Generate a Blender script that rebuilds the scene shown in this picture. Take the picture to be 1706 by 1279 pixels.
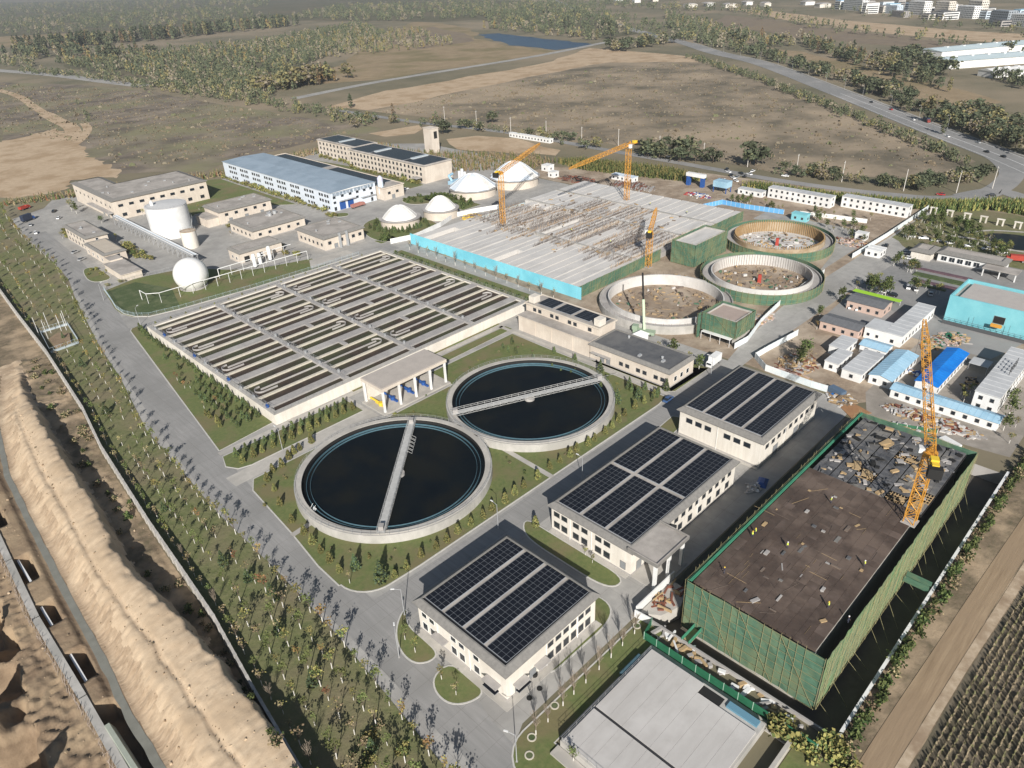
import bpy, math, random
from mathutils import Vector
rnd = random.Random(11)
PI = math.pi
SC = bpy.context.scene
COL = SC.collection
for o in list(bpy.data.objects): bpy.data.objects.remove(o)

# ---------------------------------------------------------------- camera, sky, sun, exposure
CAM_H = 120.0
RV = Vector((0.70208459, -0.71110903, -0.03743219)); DV = Vector((-0.37809218, -0.3277178, -0.86582177)); FV = Vector((0.60342649, 0.62203294, -0.49895039))
FPX = 1211.26
cd = bpy.data.cameras.new('camera'); cam = bpy.data.objects.new('camera', cd); COL.objects.link(cam)
from mathutils import Matrix
cam.matrix_world = Matrix(((RV.x, -DV.x, -FV.x, 0), (RV.y, -DV.y, -FV.y, 0), (RV.z, -DV.z, -FV.z, CAM_H), (0, 0, 0, 1)))
cd.sensor_fit = 'HORIZONTAL'; cd.sensor_width = 36.0; cd.lens = FPX / 1706 * 36.0
cd.clip_start = 1.0; cd.clip_end = 40000.0
SC.camera = cam

SUN_EL, SUN_AZ = math.radians(28.5), math.radians(228.0)     # the direction the light comes from
w = bpy.data.worlds.new('World'); SC.world = w; w.use_nodes = True
nt = w.node_tree; bg = nt.nodes['Background']
sky = nt.nodes.new('ShaderNodeTexSky'); sky.sky_type = 'NISHITA'; sky.sun_disc = False
sky.sun_elevation = SUN_EL; sky.sun_rotation = PI / 2 - SUN_AZ
sky.air_density = 1.2; sky.dust_density = 1.0; sky.altitude = 100
nt.links.new(sky.outputs[0], bg.inputs[0]); bg.inputs[1].default_value = 0.05
sl = bpy.data.lights.new('sun', 'SUN'); sl.energy = 5.0; sl.angle = math.radians(0.5); sl.color = (1.0, 0.955, 0.89)
sun = bpy.data.objects.new('sun', sl); COL.objects.link(sun)
sun.rotation_euler = Vector((math.cos(SUN_EL) * math.cos(SUN_AZ), math.cos(SUN_EL) * math.sin(SUN_AZ), math.sin(SUN_EL))).to_track_quat('Z', 'Y').to_euler()
SC.view_settings.view_transform = 'Standard'; SC.view_settings.look = 'None'
SC.view_settings.exposure = 0.35; SC.view_settings.gamma = 1.0

# ---------------------------------------------------------------- helpers
def g(px, py, z=0.0):
    """point of the terrain plane at height z seen at a place measured on the photograph"""
    d = RV * (px - 853) + DV * (py - 639.5) + FV * FPX
    k = (z - CAM_H) / d.z
    return (d.x * k, d.y * k)
def gp(pts, z=0.0): return [g(a, b, z) for a, b in pts]
def dist(x, y): return math.hypot(math.hypot(x, y), CAM_H)

def tag(o, label=None, cat=None, group=None, kind=None):
    if label: o['label'] = label
    if cat: o['category'] = cat
    if group: o['group'] = group
    if kind: o['kind'] = kind
    return o
def thing(name, label, cat, loc=(0, 0, 0), rz=0.0, group=None):
    o = bpy.data.objects.new(name, None); COL.objects.link(o)
    o.location = loc; o.rotation_euler = (0, 0, rz); o.empty_display_size = 1
    return tag(o, label, cat, group)

class MB:
    def __init__(s): s.v = []; s.f = []; s.m = []
    def face(s, pts, m=0):
        n = len(s.v); s.v.extend(pts); s.f.append(tuple(range(n, n + len(pts)))); s.m.append(m); return s
    def box(s, x0, x1, y0, y1, z0, z1, m=0, mt=None):
        n = len(s.v)
        s.v.extend([(x0, y0, z0), (x1, y0, z0), (x1, y1, z0), (x0, y1, z0), (x0, y0, z1), (x1, y0, z1), (x1, y1, z1), (x0, y1, z1)])
        for q, mm in (((0, 3, 2, 1), m), ((4, 5, 6, 7), m if mt is None else mt), ((0, 1, 5, 4), m), ((1, 2, 6, 5), m), ((2, 3, 7, 6), m), ((3, 0, 4, 7), m)):
            s.f.append(tuple(n + i for i in q)); s.m.append(mm)
        return s
    def obox(s, cx, cy, z0, z1, lx, ly, a=0.0, m=0, mt=None, tx=1.0, ty=1.0):
        c, q = math.cos(a), math.sin(a); n = len(s.v)
        for z, fx, fy in ((z0, 1, 1), (z1, tx, ty)):
            for u, v in ((-1, -1), (1, -1), (1, 1), (-1, 1)):
                X, Y = u * lx / 2 * fx, v * ly / 2 * fy
                s.v.append((cx + X * c - Y * q, cy + X * q + Y * c, z))
        for t, mm in (((0, 3, 2, 1), m), ((4, 5, 6, 7), m if mt is None else mt), ((0, 1, 5, 4), m), ((1, 2, 6, 5), m), ((2, 3, 7, 6), m), ((3, 0, 4, 7), m)):
            s.f.append(tuple(n + i for i in t)); s.m.append(mm)
        return s
    def prism(s, poly, z0, z1, m=0, ms=None):
        n = len(s.v); k = len(poly)
        s.v.extend([(x, y, z0) for x, y in poly]); s.v.extend([(x, y, z1) for x, y in poly])
        s.f.append(tuple(n + k + i for i in range(k))); s.m.append(m)
        for i in range(k):
            j = (i + 1) % k
            s.f.append((n + i, n + j, n + k + j, n + k + i)); s.m.append(m if ms is None else ms)
        return s
    def lathe(s, cx, cy, prof, n=32, m=0, ms=None):
        b = len(s.v); k = len(prof)
        for r, z in prof:
            for i in range(n):
                a = 2 * PI * i / n; s.v.append((cx + r * math.cos(a), cy + r * math.sin(a), z))
        for j in range(k - 1):
            for i in range(n):
                i2 = (i + 1) % n
                s.f.append((b + j * n + i, b + j * n + i2, b + (j + 1) * n + i2, b + (j + 1) * n + i)); s.m.append(ms[j] if ms else m)
        return s
    def cap(s, cx, cy, r, z, n=32, m=0):
        return s.face([(cx + r * math.cos(2 * PI * i / n), cy + r * math.sin(2 * PI * i / n), z) for i in range(n)], m)
    def cyl(s, cx, cy, z0, z1, r0, r1=None, n=12, m=0):
        r1 = r0 if r1 is None else r1
        s.lathe(cx, cy, [(r0, z0), (r1, z1)], n, m); return s.cap(cx, cy, r1, z1, n, m)
    def ring(s, cx, cy, ri, ro, z0, z1, n=64, m=0, mt=None):
        mt = m if mt is None else mt
        return s.lathe(cx, cy, [(ri, z0), (ri, z1), (ro, z1), (ro, z0)], n, m, [m, mt, m])
    def tube(s, p, q, r=0.05, n=4, m=0):
        p = Vector(p); q = Vector(q); d = q - p
        if d.length < 1e-6: return s
        d.normalize(); u = d.cross(Vector((0, 0, 1)))
        if u.length < 1e-3: u = Vector((1, 0, 0))
        u.normalize(); v = d.cross(u); b = len(s.v)
        for c in (p, q):
            for i in range(n):
                a = 2 * PI * (i + .5) / n; s.v.append(tuple(c + u * (r * math.cos(a)) + v * (r * math.sin(a))))
        for i in range(n):
            j = (i + 1) % n; s.f.append((b + i, b + j, b + n + j, b + n + i)); s.m.append(m)
        s.f.append(tuple(b + i for i in range(n))); s.m.append(m); s.f.append(tuple(b + n + i for i in range(n))); s.m.append(m)
        return s
    def path(s, pts, r=0.05, n=4, m=0):
        for a, b in zip(pts[:-1], pts[1:]): s.tube(a, b, r, n, m)
        return s
    def blob(s, cx, cy, cz, rx, ry, rz, n=10, k=6, m=0, jit=0.0):
        b = len(s.v)
        for j in range(k + 1):
            t = PI * j / k
            for i in range(n):
                a = 2 * PI * i / n; q = 1 + rnd.uniform(-jit, jit)
                s.v.append((cx + rx * q * math.sin(t) * math.cos(a), cy + ry * q * math.sin(t) * math.sin(a), cz - rz * math.cos(t)))
        for j in range(k):
            for i in range(n):
                i2 = (i + 1) % n
                s.f.append((b + j * n + i, b + j * n + i2, b + (j + 1) * n + i2, b + (j + 1) * n + i)); s.m.append(m)
        return s
    def mesh(s, name, mats, off=(0, 0, 0), smooth=False):
        me = bpy.data.meshes.new(name)
        ox, oy, oz = off
        me.from_pydata([(x - ox, y - oy, z - oz) for x, y, z in s.v], [], s.f)
        for m in (mats if isinstance(mats, (list, tuple)) else [mats]): me.materials.append(m)
        me.polygons.foreach_set('material_index', s.m)
        if smooth: me.polygons.foreach_set('use_smooth', [True] * len(s.f))
        me.update(); return me
    def build(s, name, mats, parent=None, smooth=False, loc=None):
        if parent is not None and loc is None:
            q, ov = parent, Vector((0, 0, 0))
            while q is not None: ov += q.matrix_basis.translation; q = q.parent
            off = tuple(ov)
        elif loc is not None: off = loc if parent is None else (0, 0, 0)
        else: off = (0, 0, 0)
        o = bpy.data.objects.new(name, s.mesh(name, mats, off, smooth)); COL.objects.link(o)
        if parent is not None:
            o.parent = parent
            if loc is not None: o.location = loc
        elif loc is not None: o.location = loc
        return o
def put(name, me, parent=None, loc=(0, 0, 0), rz=0.0, sc=1.0):
    o = bpy.data.objects.new(name, me); COL.objects.link(o); o.parent = parent
    o.location = loc; o.rotation_euler = (0, 0, rz)
    o.scale = (sc, sc, sc) if not isinstance(sc, tuple) else sc
    return o
def copy_thing(root, loc, rz=0.0, sc=None, label=None, group=None):
    r = root.copy(); COL.objects.link(r); r.location = loc; r.rotation_euler = (0, 0, rz)
    if sc is not None: r.scale = sc if isinstance(sc, tuple) else (sc, sc, sc)
    if label: r['label'] = label
    if group: r['group'] = group
    for ch in root.children:
        c = ch.copy(); COL.objects.link(c); c.parent = r
        for gc in ch.children:
            d = gc.copy(); COL.objects.link(d); d.parent = c
    return r

# ---------------------------------------------------------------- materials
MATS = {}
def mat(name, c1, c2=None, scale=0.3, rough=0.85, c3=None, big=0.03, metal=0.0, bump=0.0, spec=0.3, detail=6, stretch=None, rand=0.0, lo=0.35, hi=0.65, joints=0.0):
    """surface colour c1 broken up with c2 (fine noise) and c3 (broad patches)"""
    if name in MATS: return MATS[name]
    m = bpy.data.materials.new(name); m.use_nodes = True; MATS[name] = m
    t = m.node_tree; N = t.nodes; L = t.links; b = N['Principled BSDF']
    b.inputs['Roughness'].default_value = rough; b.inputs['Metallic'].default_value = metal
    b.inputs['Specular IOR Level'].default_value = spec
    def rgba(c): return (c[0], c[1], c[2], 1)
    geo = N.new('ShaderNodeNewGeometry'); pos = geo.outputs['Position']
    if stretch:
        mp = N.new('ShaderNodeMapping'); mp.inputs['Scale'].default_value = stretch; L.new(pos, mp.inputs[0]); pos = mp.outputs[0]
    col = None
    if c2 is not None:
        n1 = N.new('ShaderNodeTexNoise'); n1.inputs['Scale'].default_value = scale; n1.inputs['Detail'].default_value = detail; n1.inputs['Roughness'].default_value = .65
        L.new(pos, n1.inputs['Vector'])
        mr = N.new('ShaderNodeMapRange'); mr.inputs[1].default_value = lo; mr.inputs[2].default_value = hi; L.new(n1.outputs[0], mr.inputs[0])
        mx = N.new('ShaderNodeMix'); mx.data_type = 'RGBA'; mx.inputs[6].default_value = rgba(c1); mx.inputs[7].default_value = rgba(c2)
        L.new(mr.outputs[0], mx.inputs[0]); col = mx.outputs[2]
        if c3 is not None:
            n2 = N.new('ShaderNodeTexNoise'); n2.inputs['Scale'].default_value = big; n2.inputs['Detail'].default_value = 4; n2.inputs['Roughness'].default_value = .6
            L.new(geo.outputs['Position'], n2.inputs['Vector'])
            m2 = N.new('ShaderNodeMapRange'); m2.inputs[1].default_value = .46; m2.inputs[2].default_value = .62; L.new(n2.outputs[0], m2.inputs[0])
            mx2 = N.new('ShaderNodeMix'); mx2.data_type = 'RGBA'; mx2.inputs[7].default_value = rgba(c3)
            L.new(m2.outputs[0], mx2.inputs[0]); L.new(col, mx2.inputs[6]); col = mx2.outputs[2]
        if joints:
            bk = N.new('ShaderNodeTexBrick'); bk.offset = 0.0; bk.inputs['Scale'].default_value = 1.0; bk.inputs['Brick Width'].default_value = joints; bk.inputs['Row Height'].default_value = joints
            bk.inputs['Mortar Size'].default_value = .055; bk.inputs['Mortar Smooth'].default_value = .3; bk.inputs['Color1'].default_value = (1, 1, 1, 1); bk.inputs['Color2'].default_value = (.955, .955, .955, 1); bk.inputs['Mortar'].default_value = (.80, .79, .78, 1)
            L.new(geo.outputs['Position'], bk.inputs['Vector']); mj = N.new('ShaderNodeMix'); mj.data_type = 'RGBA'; mj.blend_type = 'MULTIPLY'; mj.inputs[0].default_value = 1.0
            L.new(col, mj.inputs[6]); L.new(bk.outputs['Color'], mj.inputs[7]); col = mj.outputs[2]
        if rand:
            oi = N.new('ShaderNodeObjectInfo'); hs = N.new('ShaderNodeHueSaturation')
            r1 = N.new('ShaderNodeMapRange'); r1.inputs[3].default_value = 1 - rand; r1.inputs[4].default_value = 1 + rand; L.new(oi.outputs['Random'], r1.inputs[0])
            r2 = N.new('ShaderNodeMapRange'); r2.inputs[3].default_value = .5 - rand * .07; r2.inputs[4].default_value = .5 + rand * .05; L.new(oi.outputs['Random'], r2.inputs[0])
            L.new(r1.outputs[0], hs.inputs['Value']); L.new(r2.outputs[0], hs.inputs['Hue']); L.new(col, hs.inputs['Color']); col = hs.outputs[0]
        L.new(col, b.inputs['Base Color'])
        if bump:
            bp = N.new('ShaderNodeBump'); bp.inputs['Strength'].default_value = min(1, bump); bp.inputs['Distance'].default_value = bump
            L.new(n1.outputs[0], bp.inputs['Height']); L.new(bp.outputs[0], b.inputs['Normal'])
    else:
        b.inputs['Base Color'].default_value = rgba(c1)
    return m
# ---------------------------------------------------------------- palette
CONC = mat('concrete_paving', (.42, .405, .38), (.34, .33, .31), .35, .9, (.30, .29, .275), .06, joints=5.0, detail=9)
ROADM = mat('road_concrete', (.33, .32, .31), (.27, .265, .255), .8, .9, (.25, .245, .235), .035, stretch=(1.4, .12, 1), detail=10, joints=4.75)
ASPH = mat('asphalt', (.27, .265, .26), (.22, .22, .215), .5, .9, (.32, .31, .30), .02)
PATHM = mat('path_concrete', (.50, .47, .43), (.42, .40, .36), .6, .9, (.38, .36, .33), .1)
KERB = mat('kerb_stone', (.56, .54, .50), (.46, .45, .42), 1.2, .85)
LAWN = mat('lawn_grass', (.108, .140, .048), (.158, .174, .068), .9, 1.0, (.175, .155, .078), .09, bump=.3, detail=9)
ROUGHGR = mat('rough_grass', (.115, .134, .052), (.185, .182, .088), .5, 1.0, (.195, .168, .10), .045, bump=.5)
GCOVER = mat('ground_cover_bed', (.05, .075, .03), (.09, .12, .05), 1.4, 1.0, (.12, .14, .07), .15, bump=.3)
FIELD = mat('dry_scrub_field', (.135, .116, .083), (.30, .24, .172), .024, 1.0, (.36, .285, .20), .009, bump=.8, detail=14, lo=.40, hi=.62)
FIELDL = mat('dark_scrub_field', (.120, .100, .080), (.27, .222, .17), .026, 1.0, (.215, .20, .115), .010, bump=.8, detail=14, lo=.40, hi=.62)
GROUNDM = mat('countryside_ground', (.135, .126, .08), (.21, .18, .12), .02, 1.0, (.28, .225, .155), .004, detail=12)
TANF = mat('tan_field', (.33, .25, .155), (.26, .195, .12), .06, 1.0, (.20, .165, .085), .012)
BROWNF = mat('ploughed_field', (.18, .14, .105), (.24, .19, .135), .05, 1.0, (.23, .18, .12), .01)
SAND = mat('sandy_soil', (.52, .40, .275), (.44, .33, .22), .22, 1.0, (.37, .265, .165), .045, bump=.5)
BERMS = mat('berm_sand', (.56, .44, .31), (.46, .35, .24), .6, 1.0, (.43, .325, .22), .07, bump=.35, stretch=(.6, 1.2, 1), detail=12)
DIRT = mat('site_dirt', (.34, .265, .195), (.24, .185, .135), .28, 1.0, (.42, .345, .265), .06, bump=.6)
SCRUBD = mat('scrub_soil', (.23, .175, .12), (.125, .105, .065), .45, 1.0, (.38, .29, .195), .08, bump=.5, detail=10)
MUD = mat('disturbed_soil', (.28, .205, .135), (.19, .135, .088), .30, 1.0, (.34, .255, .165), .08, bump=.6)
TRACK = mat('dirt_track', (.37, .275, .18), (.25, .18, .115), .5, 1.0, (.30, .22, .145), .05, stretch=(.12, 1.6, 1), bump=.3)
BEIGE = mat('beige_wall', (.66, .59, .51), (.57, .505, .43), .8, .9, (.55, .48, .41), .12, stretch=(1.2, 1.2, .12), detail=9)
CREAM = mat('cream_render', (.75, .71, .645), (.655, .61, .54), .8, .9, (.61, .565, .50), .1, stretch=(1.2, 1.2, .12), detail=9)
WHITE = mat('white_paint', (.80, .80, .79), (.73, .73, .72), .5, .6, (.68, .68, .67), .15)
WSTEEL = mat('white_steel', (.78, .78, .78), (.70, .70, .70), 1.0, .45)
PALEBL = mat('pale_blue_wall', (.62, .70, .78), (.56, .64, .72), .6, .6)
ROOFG = mat('grey_roof_felt', (.44, .405, .37), (.37, .34, .31), .35, .95, (.30, .275, .25), .12)
EAVEG = mat('grey_eave_tiles', (.24, .23, .215), (.185, .178, .168), 1.2, .9)
ROOFD = mat('dark_roof_felt', (.095, .098, .105), (.125, .127, .132), .4, .85, (.15, .15, .15), .1)
ROOFBL = mat('pale_blue_metal_roof', (.30, .375, .45), (.34, .415, .49), .4, .5, (.27, .34, .41), .08, metal=.0)
SHEETBL = mat('light_blue_sheet_roof', (.33, .52, .66), (.38, .57, .70), .7, .5, (.27, .45, .58), .15)
BRIGHTB = mat('bright_blue_sheet_roof', (.01, .19, .62), (.015, .22, .68), .6, .45, (.01, .16, .55), .2)
TEAL = mat('turquoise_cladding', (.20, .52, .58), (.24, .56, .62), .4, .6, (.17, .47, .54), .08)
HOARDB = mat('cyan_hoarding', (.20, .58, .70), (.25, .64, .75), .4, .55, (.17, .52, .64), .1)
HOARDW = mat('white_hoarding', (.70, .76, .78), (.60, .67, .70), .7, .6, (.75, .78, .78), .2)
GREENF = mat('green_sheet_fence', (.02, .115, .06), (.03, .15, .08), .8, .6)
GLASS = mat('window_glass', (.02, .026, .034), rough=.12, spec=.6)
PVG = mat('solar_glass', (.008, .010, .016), (.014, .016, .022), .25, .28, spec=.15)
PVF = mat('solar_frame', (.26, .28, .31), rough=.5)
PVB = mat('solar_back', (.035, .036, .04), rough=.8)
WATER = mat('clarifier_water', (.0035, .0062, .0095), (.0065, .0095, .0115), .10, .3, (.011, .012, .011), .07, spec=.06)
POND = mat('pond_water', (.012, .040, .10), (.018, .055, .12), .02, .3, spec=.08)
MUDW = mat('aeration_water', (.070, .048, .036), (.040, .032, .026), .35, .4, (.055, .058, .03), .06, spec=.15)
DITCHW = mat('ditch_water', (.24, .24, .21), (.19, .19, .165), .3, .3)
TANKC = mat('tank_concrete', (.485, .465, .435), (.40, .385, .36), .6, .9, (.34, .33, .305), .09, stretch=(1, 1, .3), detail=9)
CREAMC = mat('cream_coping', (.60, .555, .46), (.50, .46, .39), .8, .9)
GREYC = mat('grey_deck_concrete', (.37, .35, .335), (.31, .295, .285), .8, .9, (.42, .40, .38), .12)
RAIL = mat('railing_steel', (.45, .46, .47), rough=.5, metal=.3)
BLUEW = mat('weir_plate_blue', (.06, .12, .155), (.085, .155, .19), 1.0, .5)
TRUSS = mat('bridge_steel', (.50, .50, .49), (.40, .40, .39), .8, .6)
NET = mat('green_scaffold_net', (.055, .125, .085), (.095, .18, .12), .7, .95, (.145, .19, .11), .12, stretch=(.6, .6, 5), detail=9)
BAMBOO = mat('bamboo_pole', (.33, .30, .16), (.25, .225, .12), 1.0, .8)
BROWNP = mat('brown_formwork', (.092, .066, .053), (.066, .049, .041), .5, .75, (.15, .112, .09), .11, spec=.3, detail=10)
BROWNQ = mat('worn_brown_formwork', (.105, .077, .062), (.075, .056, .046), .6, .8, (.14, .105, .088), .15, detail=10)
BROWNR = mat('reddish_formwork', (.10, .064, .048), (.072, .048, .039), .5, .8, (.12, .088, .072), .12, detail=10)
BLACKP = mat('black_formwork', (.06, .063, .07), (.15, .15, .155), .5, .6, (.21, .20, .185), .13, spec=.3)
PLY = mat('raw_plywood', (.46, .33, .18), (.38, .27, .15), .8, .85)
REBAR = mat('rusty_rebar', (.20, .155, .125), (.13, .105, .09), .6, .9)
SLABW = mat('fresh_concrete', (.60, .585, .565), (.48, .465, .445), .25, .9, (.60, .575, .545), .05, stretch=(.3, 1.5, 1))
ORANGE = mat('crane_yellow', (.66, .33, .05), (.52, .25, .05), .6, .5)
BLACK = mat('black_rubber', (.02, .02, .02), rough=.8)
REDP = mat('red_paint', (.42, .06, .04), (.34, .05, .035), .6, .6)
BLUEP = mat('blue_paint', (.03, .10, .33), (.025, .08, .27), .6, .5)
YELP = mat('yellow_paint', (.75, .52, .05), rough=.5)
DOMEW = mat('white_membrane', (.78, .765, .735), (.72, .70, .67), .4, .6, (.66, .64, .60), .15)
DOMEB = mat('pale_blue_membrane', (.62, .68, .74), (.56, .62, .69), .4, .6)
RUST = mat('red_brown_steel', (.22, .085, .055), (.16, .065, .045), .7, .7)
PINKW = mat('pink_brick_wall', (.56, .42, .36), (.50, .37, .31), .8, .9)
TRUNKW = mat('whitewashed_bark', (.72, .70, .66), (.58, .55, .50), 2., .9)
BARK = mat('bark', (.16, .125, .095), (.11, .085, .065), 2., .95)
TWIG = mat('bare_twigs', (.30, .245, .19), (.22, .18, .14), 2., .95)
HIVIS = mat('lime_vest', (.62, .72, .10), rough=.8)
CLOTH = mat('dark_workwear', (.05, .055, .08), rough=.9)
SKIN = mat('skin', (.45, .28, .19), rough=.6)
LGREEN = mat('lime_green_sheet', (.35, .62, .05), rough=.6)
def leaf(name, a, b, c=None, rand=.25): return mat(name, a, b, .9, .8, c, .2, rand=rand, spec=.2)
LG = leaf('leaf_green', (.095, .125, .042), (.135, .16, .055))
LGL = leaf('leaf_light_green', (.125, .142, .052), (.15, .165, .06))
FLG = leaf('far_leaf_green', (.118, .126, .068), (.152, .155, .086), rand=.2)
FLD = leaf('far_leaf_dark', (.068, .084, .050), (.092, .106, .062), rand=.2)
FLY = leaf('far_leaf_yellow', (.195, .172, .078), (.23, .20, .09), rand=.2)
FLT = leaf('far_leaf_grey', (.205, .178, .13), (.25, .215, .16), rand=.2)
FLO = leaf('far_leaf_orange', (.19, .125, .055), (.22, .15, .07), rand=.2)
LGD = leaf('leaf_dark_green', (.028, .048, .016), (.045, .068, .022))
LY = leaf('leaf_yellow_green', (.235, .215, .075), (.28, .245, .09))
LO = leaf('leaf_orange', (.23, .145, .055), (.27, .175, .07))
LR = leaf('leaf_russet', (.20, .095, .05), (.25, .13, .065))
LB = leaf('leaf_bluegreen', (.060, .092, .05), (.085, .12, .068))
LT = leaf('leaf_tan', (.25, .20, .115), (.31, .25, .15))

# ---------------------------------------------------------------- setting: ground, roads, lawns
def sheet(name, poly, z, m, kind='structure'):
    mb = MB(); mb.face([(x, y, z) for x, y in poly])
    o = mb.build(name, m); o['kind'] = kind
    return o
def rough_poly(poly, step, amp, seed=1):
    r = random.Random(seed); out = []
    for i, (a, b) in enumerate(zip(poly, poly[1:] + poly[:1])):
        d = math.hypot(b[0] - a[0], b[1] - a[1]); n = max(1, int(d / step))
        for k in range(n):
            t = k / n; out.append((a[0] + (b[0] - a[0]) * t + r.uniform(-amp, amp), a[1] + (b[1] - a[1]) * t + r.uniform(-amp, amp)))
    return out
def smooth_line(pts, n=8):
    out = []
    P = [pts[0]] + list(pts) + [pts[-1]]
    for i in range(1, len(P) - 2):
        p0, p1, p2, p3 = P[i - 1], P[i], P[i + 1], P[i + 2]
        for k in range(n):
            t = k / n
            out.append(tuple(.5 * ((2 * p1[j]) + (-p0[j] + p2[j]) * t + (2 * p0[j] - 5 * p1[j] + 4 * p2[j] - p3[j]) * t * t + (-p0[j] + 3 * p1[j] - 3 * p2[j] + p3[j]) * t ** 3) for j in range(2)))
    out.append(tuple(pts[-1])); return out
def ribbon(pts, wd):
    L, R = [], []
    for i, p in enumerate(pts):
        a = pts[max(0, i - 1)]; b = pts[min(len(pts) - 1, i + 1)]
        dx, dy = b[0] - a[0], b[1] - a[1]; d = math.hypot(dx, dy) or 1
        ww = wd[min(i, len(wd) - 1)] if isinstance(wd, (list, tuple)) else wd
        L.append((p[0] - dy / d * ww / 2, p[1] + dx / d * ww / 2)); R.append((p[0] + dy / d * ww / 2, p[1] - dx / d * ww / 2))
    return L, R
def road(name, pts, wd, z, m, n=8):
    P = smooth_line(pts, n); L, R = ribbon(P, wd); mb = MB()
    for i in range(len(P) - 1): mb.face([(*L[i], z), (*R[i], z), (*R[i + 1], z), (*L[i + 1], z)])
    o = mb.build(name, m); o['kind'] = 'structure'; return P
def off_line(P, d):
    L, _ = ribbon(P, 2 * d); return L

# ground: one sheet with rectangular openings where the site is dug out
HOLES = [(-90, 8.4, 40, 262), (93.5, 196, 18.6, 60.6)]
def ground():
    xs = sorted({-9000, -300, 30000 * .8, 600, 2500} | {h[0] for h in HOLES} | {h[1] for h in HOLES})
    ys = sorted({-9000, -300, 24000, 600, 2500} | {h[2] for h in HOLES} | {h[3] for h in HOLES})
    mb = MB()
    for x0, x1 in zip(xs[:-1], xs[1:]):
        for y0, y1 in zip(ys[:-1], ys[1:]):
            cx, cy = (x0 + x1) / 2, (y0 + y1) / 2
            if any(h[0] < cx < h[1] and h[2] < cy < h[3] for h in HOLES): continue
            mb.face([(x0, y0, 0), (x1, y0, 0), (x1, y1, 0), (x0, y1, 0)])
    o = mb.build('ground', GROUNDM); o['kind'] = 'structure'
ground()
# pit round the slab building
mb = MB(); X0, X1, Y0, Y1 = HOLES[1]; PZ = -3.6
mb.face([(X0, Y0, PZ), (X1, Y0, PZ), (X1, Y1, PZ), (X0, Y1, PZ)])
for a, b in (((X0, Y0), (X1, Y0)), ((X1, Y0), (X1, Y1)), ((X1, Y1), (X0, Y1)), ((X0, Y1), (X0, Y0))):
    mb.face([(*a, PZ), (*b, PZ), (*b, .0), (*a, .0)], 1)
mb.build('pit_floor', [mat('pit_soil', (.10, .09, .075), (.07, .065, .055), .4, .9, (.13, .115, .09), .1), GREYC])['kind'] = 'structure'

# fields round the plant
sheet('dry_field', rough_poly(gp([(600, 182), (700, 167), (900, 122), (1010, 100), (1150, 98), (1250, 130), (1400, 186), (1500, 220), (1630, 268), (1600, 288), (1500, 297), (1300, 286), (1130, 259), (880, 213), (690, 193)]), 40, 5), .05, FIELD)
sheet('scrub_field', rough_poly(gp([(0, 137), (110, 140), (240, 150), (500, 196), (640, 213), (610, 228), (540, 232), (380, 268), (345, 285), (180, 290), (120, 302), (70, 345), (0, 375)]), 30, 4), .05, FIELDL)
sheet('sand_patch', rough_poly(gp([(-20, 240), (40, 228), (90, 214), (125, 228), (150, 262), (200, 283), (198, 296), (165, 294), (118, 301), (110, 315), (60, 326), (-20, 332)]), 5, 3.2, 3), .10, SAND)
road('dirt_path', gp([(-10, 148), (30, 160), (60, 180), (95, 200), (118, 212), (122, 228), (105, 245)]), [10] * 20 + [14] * 60, .15, SAND)
road('branch_path', gp([(118, 245), (135, 232), (146, 216), (140, 205)]), 8, .16, SAND)
sheet('tan_strip', rough_poly(gp([(540, 178), (640, 152), (780, 128), (900, 107), (980, 80), (1060, 86), (1136, 92), (1185, 103), (1010, 104), (900, 124), (700, 168), (620, 184)]), 30, 5, 4), .09, SAND)
sheet('tan_meadow', rough_poly(gp([(585, 95), (640, 62), (690, 36), (740, 38), (800, 54), (795, 64), (850, 76), (925, 84), (900, 92), (760, 112), (620, 134), (520, 140)]), 40, 8, 5), .06, TANF)
road('pale_road', gp([(490, 164), (620, 138), (760, 115), (900, 92), (1010, 70)]), 15, .16, CONC)
sheet('pond', rough_poly(gp([(795, 58), (830, 55), (920, 66), (988, 73), (960, 79), (930, 83), (850, 75)]), 25, 5, 6), .14, POND)
sheet('sand_ridge', rough_poly(gp([(1225, 14), (1300, 19), (1450, 39), (1706, 57), (1760, 62), (1760, 78), (1550, 63), (1400, 46), (1250, 23)]), 60, 10, 7), .12, SAND)
sheet('ploughed_field', rough_poly(gp([(1215, 24), (1400, 49), (1550, 66), (1706, 80), (1700, 90), (1500, 78), (1330, 62), (1180, 38)]), 60, 10, 8), .08, BROWNF)
sheet('tan_field', rough_poly(gp([(1270, 76), (1330, 86), (1400, 100), (1560, 140), (1680, 170), (1600, 186), (1500, 152), (1390, 122)]), 30, 6, 9), .08, TANF)
sheet('sand_corner', rough_poly(gp([(1655, 203), (1740, 200), (1740, 240), (1690, 226)]), 15, 3, 10), .08, SAND)
sheet('tan_field_far', rough_poly(gp([(300, 40), (380, 30), (520, 8), (560, 12), (480, 34), (380, 44)]), 120, 20, 12), .1, TANF)
sheet('tan_field_left', rough_poly(gp([(-20, 60), (60, 52), (140, 48), (240, 42), (260, 50), (150, 62), (20, 78), (-20, 80)]), 80, 14, 13), .1, TANF)
sheet('pond_meadow', rough_poly(gp([(640, 70), (720, 44), (780, 58), (790, 68), (700, 82)]), 40, 6, 14), .09, BROWNF)
sheet('spoil_yard', rough_poly(gp([(735, 232), (790, 226), (860, 232), (930, 250), (925, 258), (850, 256), (760, 248)]), 14, 3, 15), .08, SAND)
sheet('spoil_yard_left', rough_poly(gp([(615, 222), (700, 208), (706, 214), (690, 222), (640, 228)]), 14, 2, 16), .08, SAND)
road('field_road', gp([(-20, 116), (60, 122), (110, 127), (180, 136), (240, 143)]), 22, .12, CONC)
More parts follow.
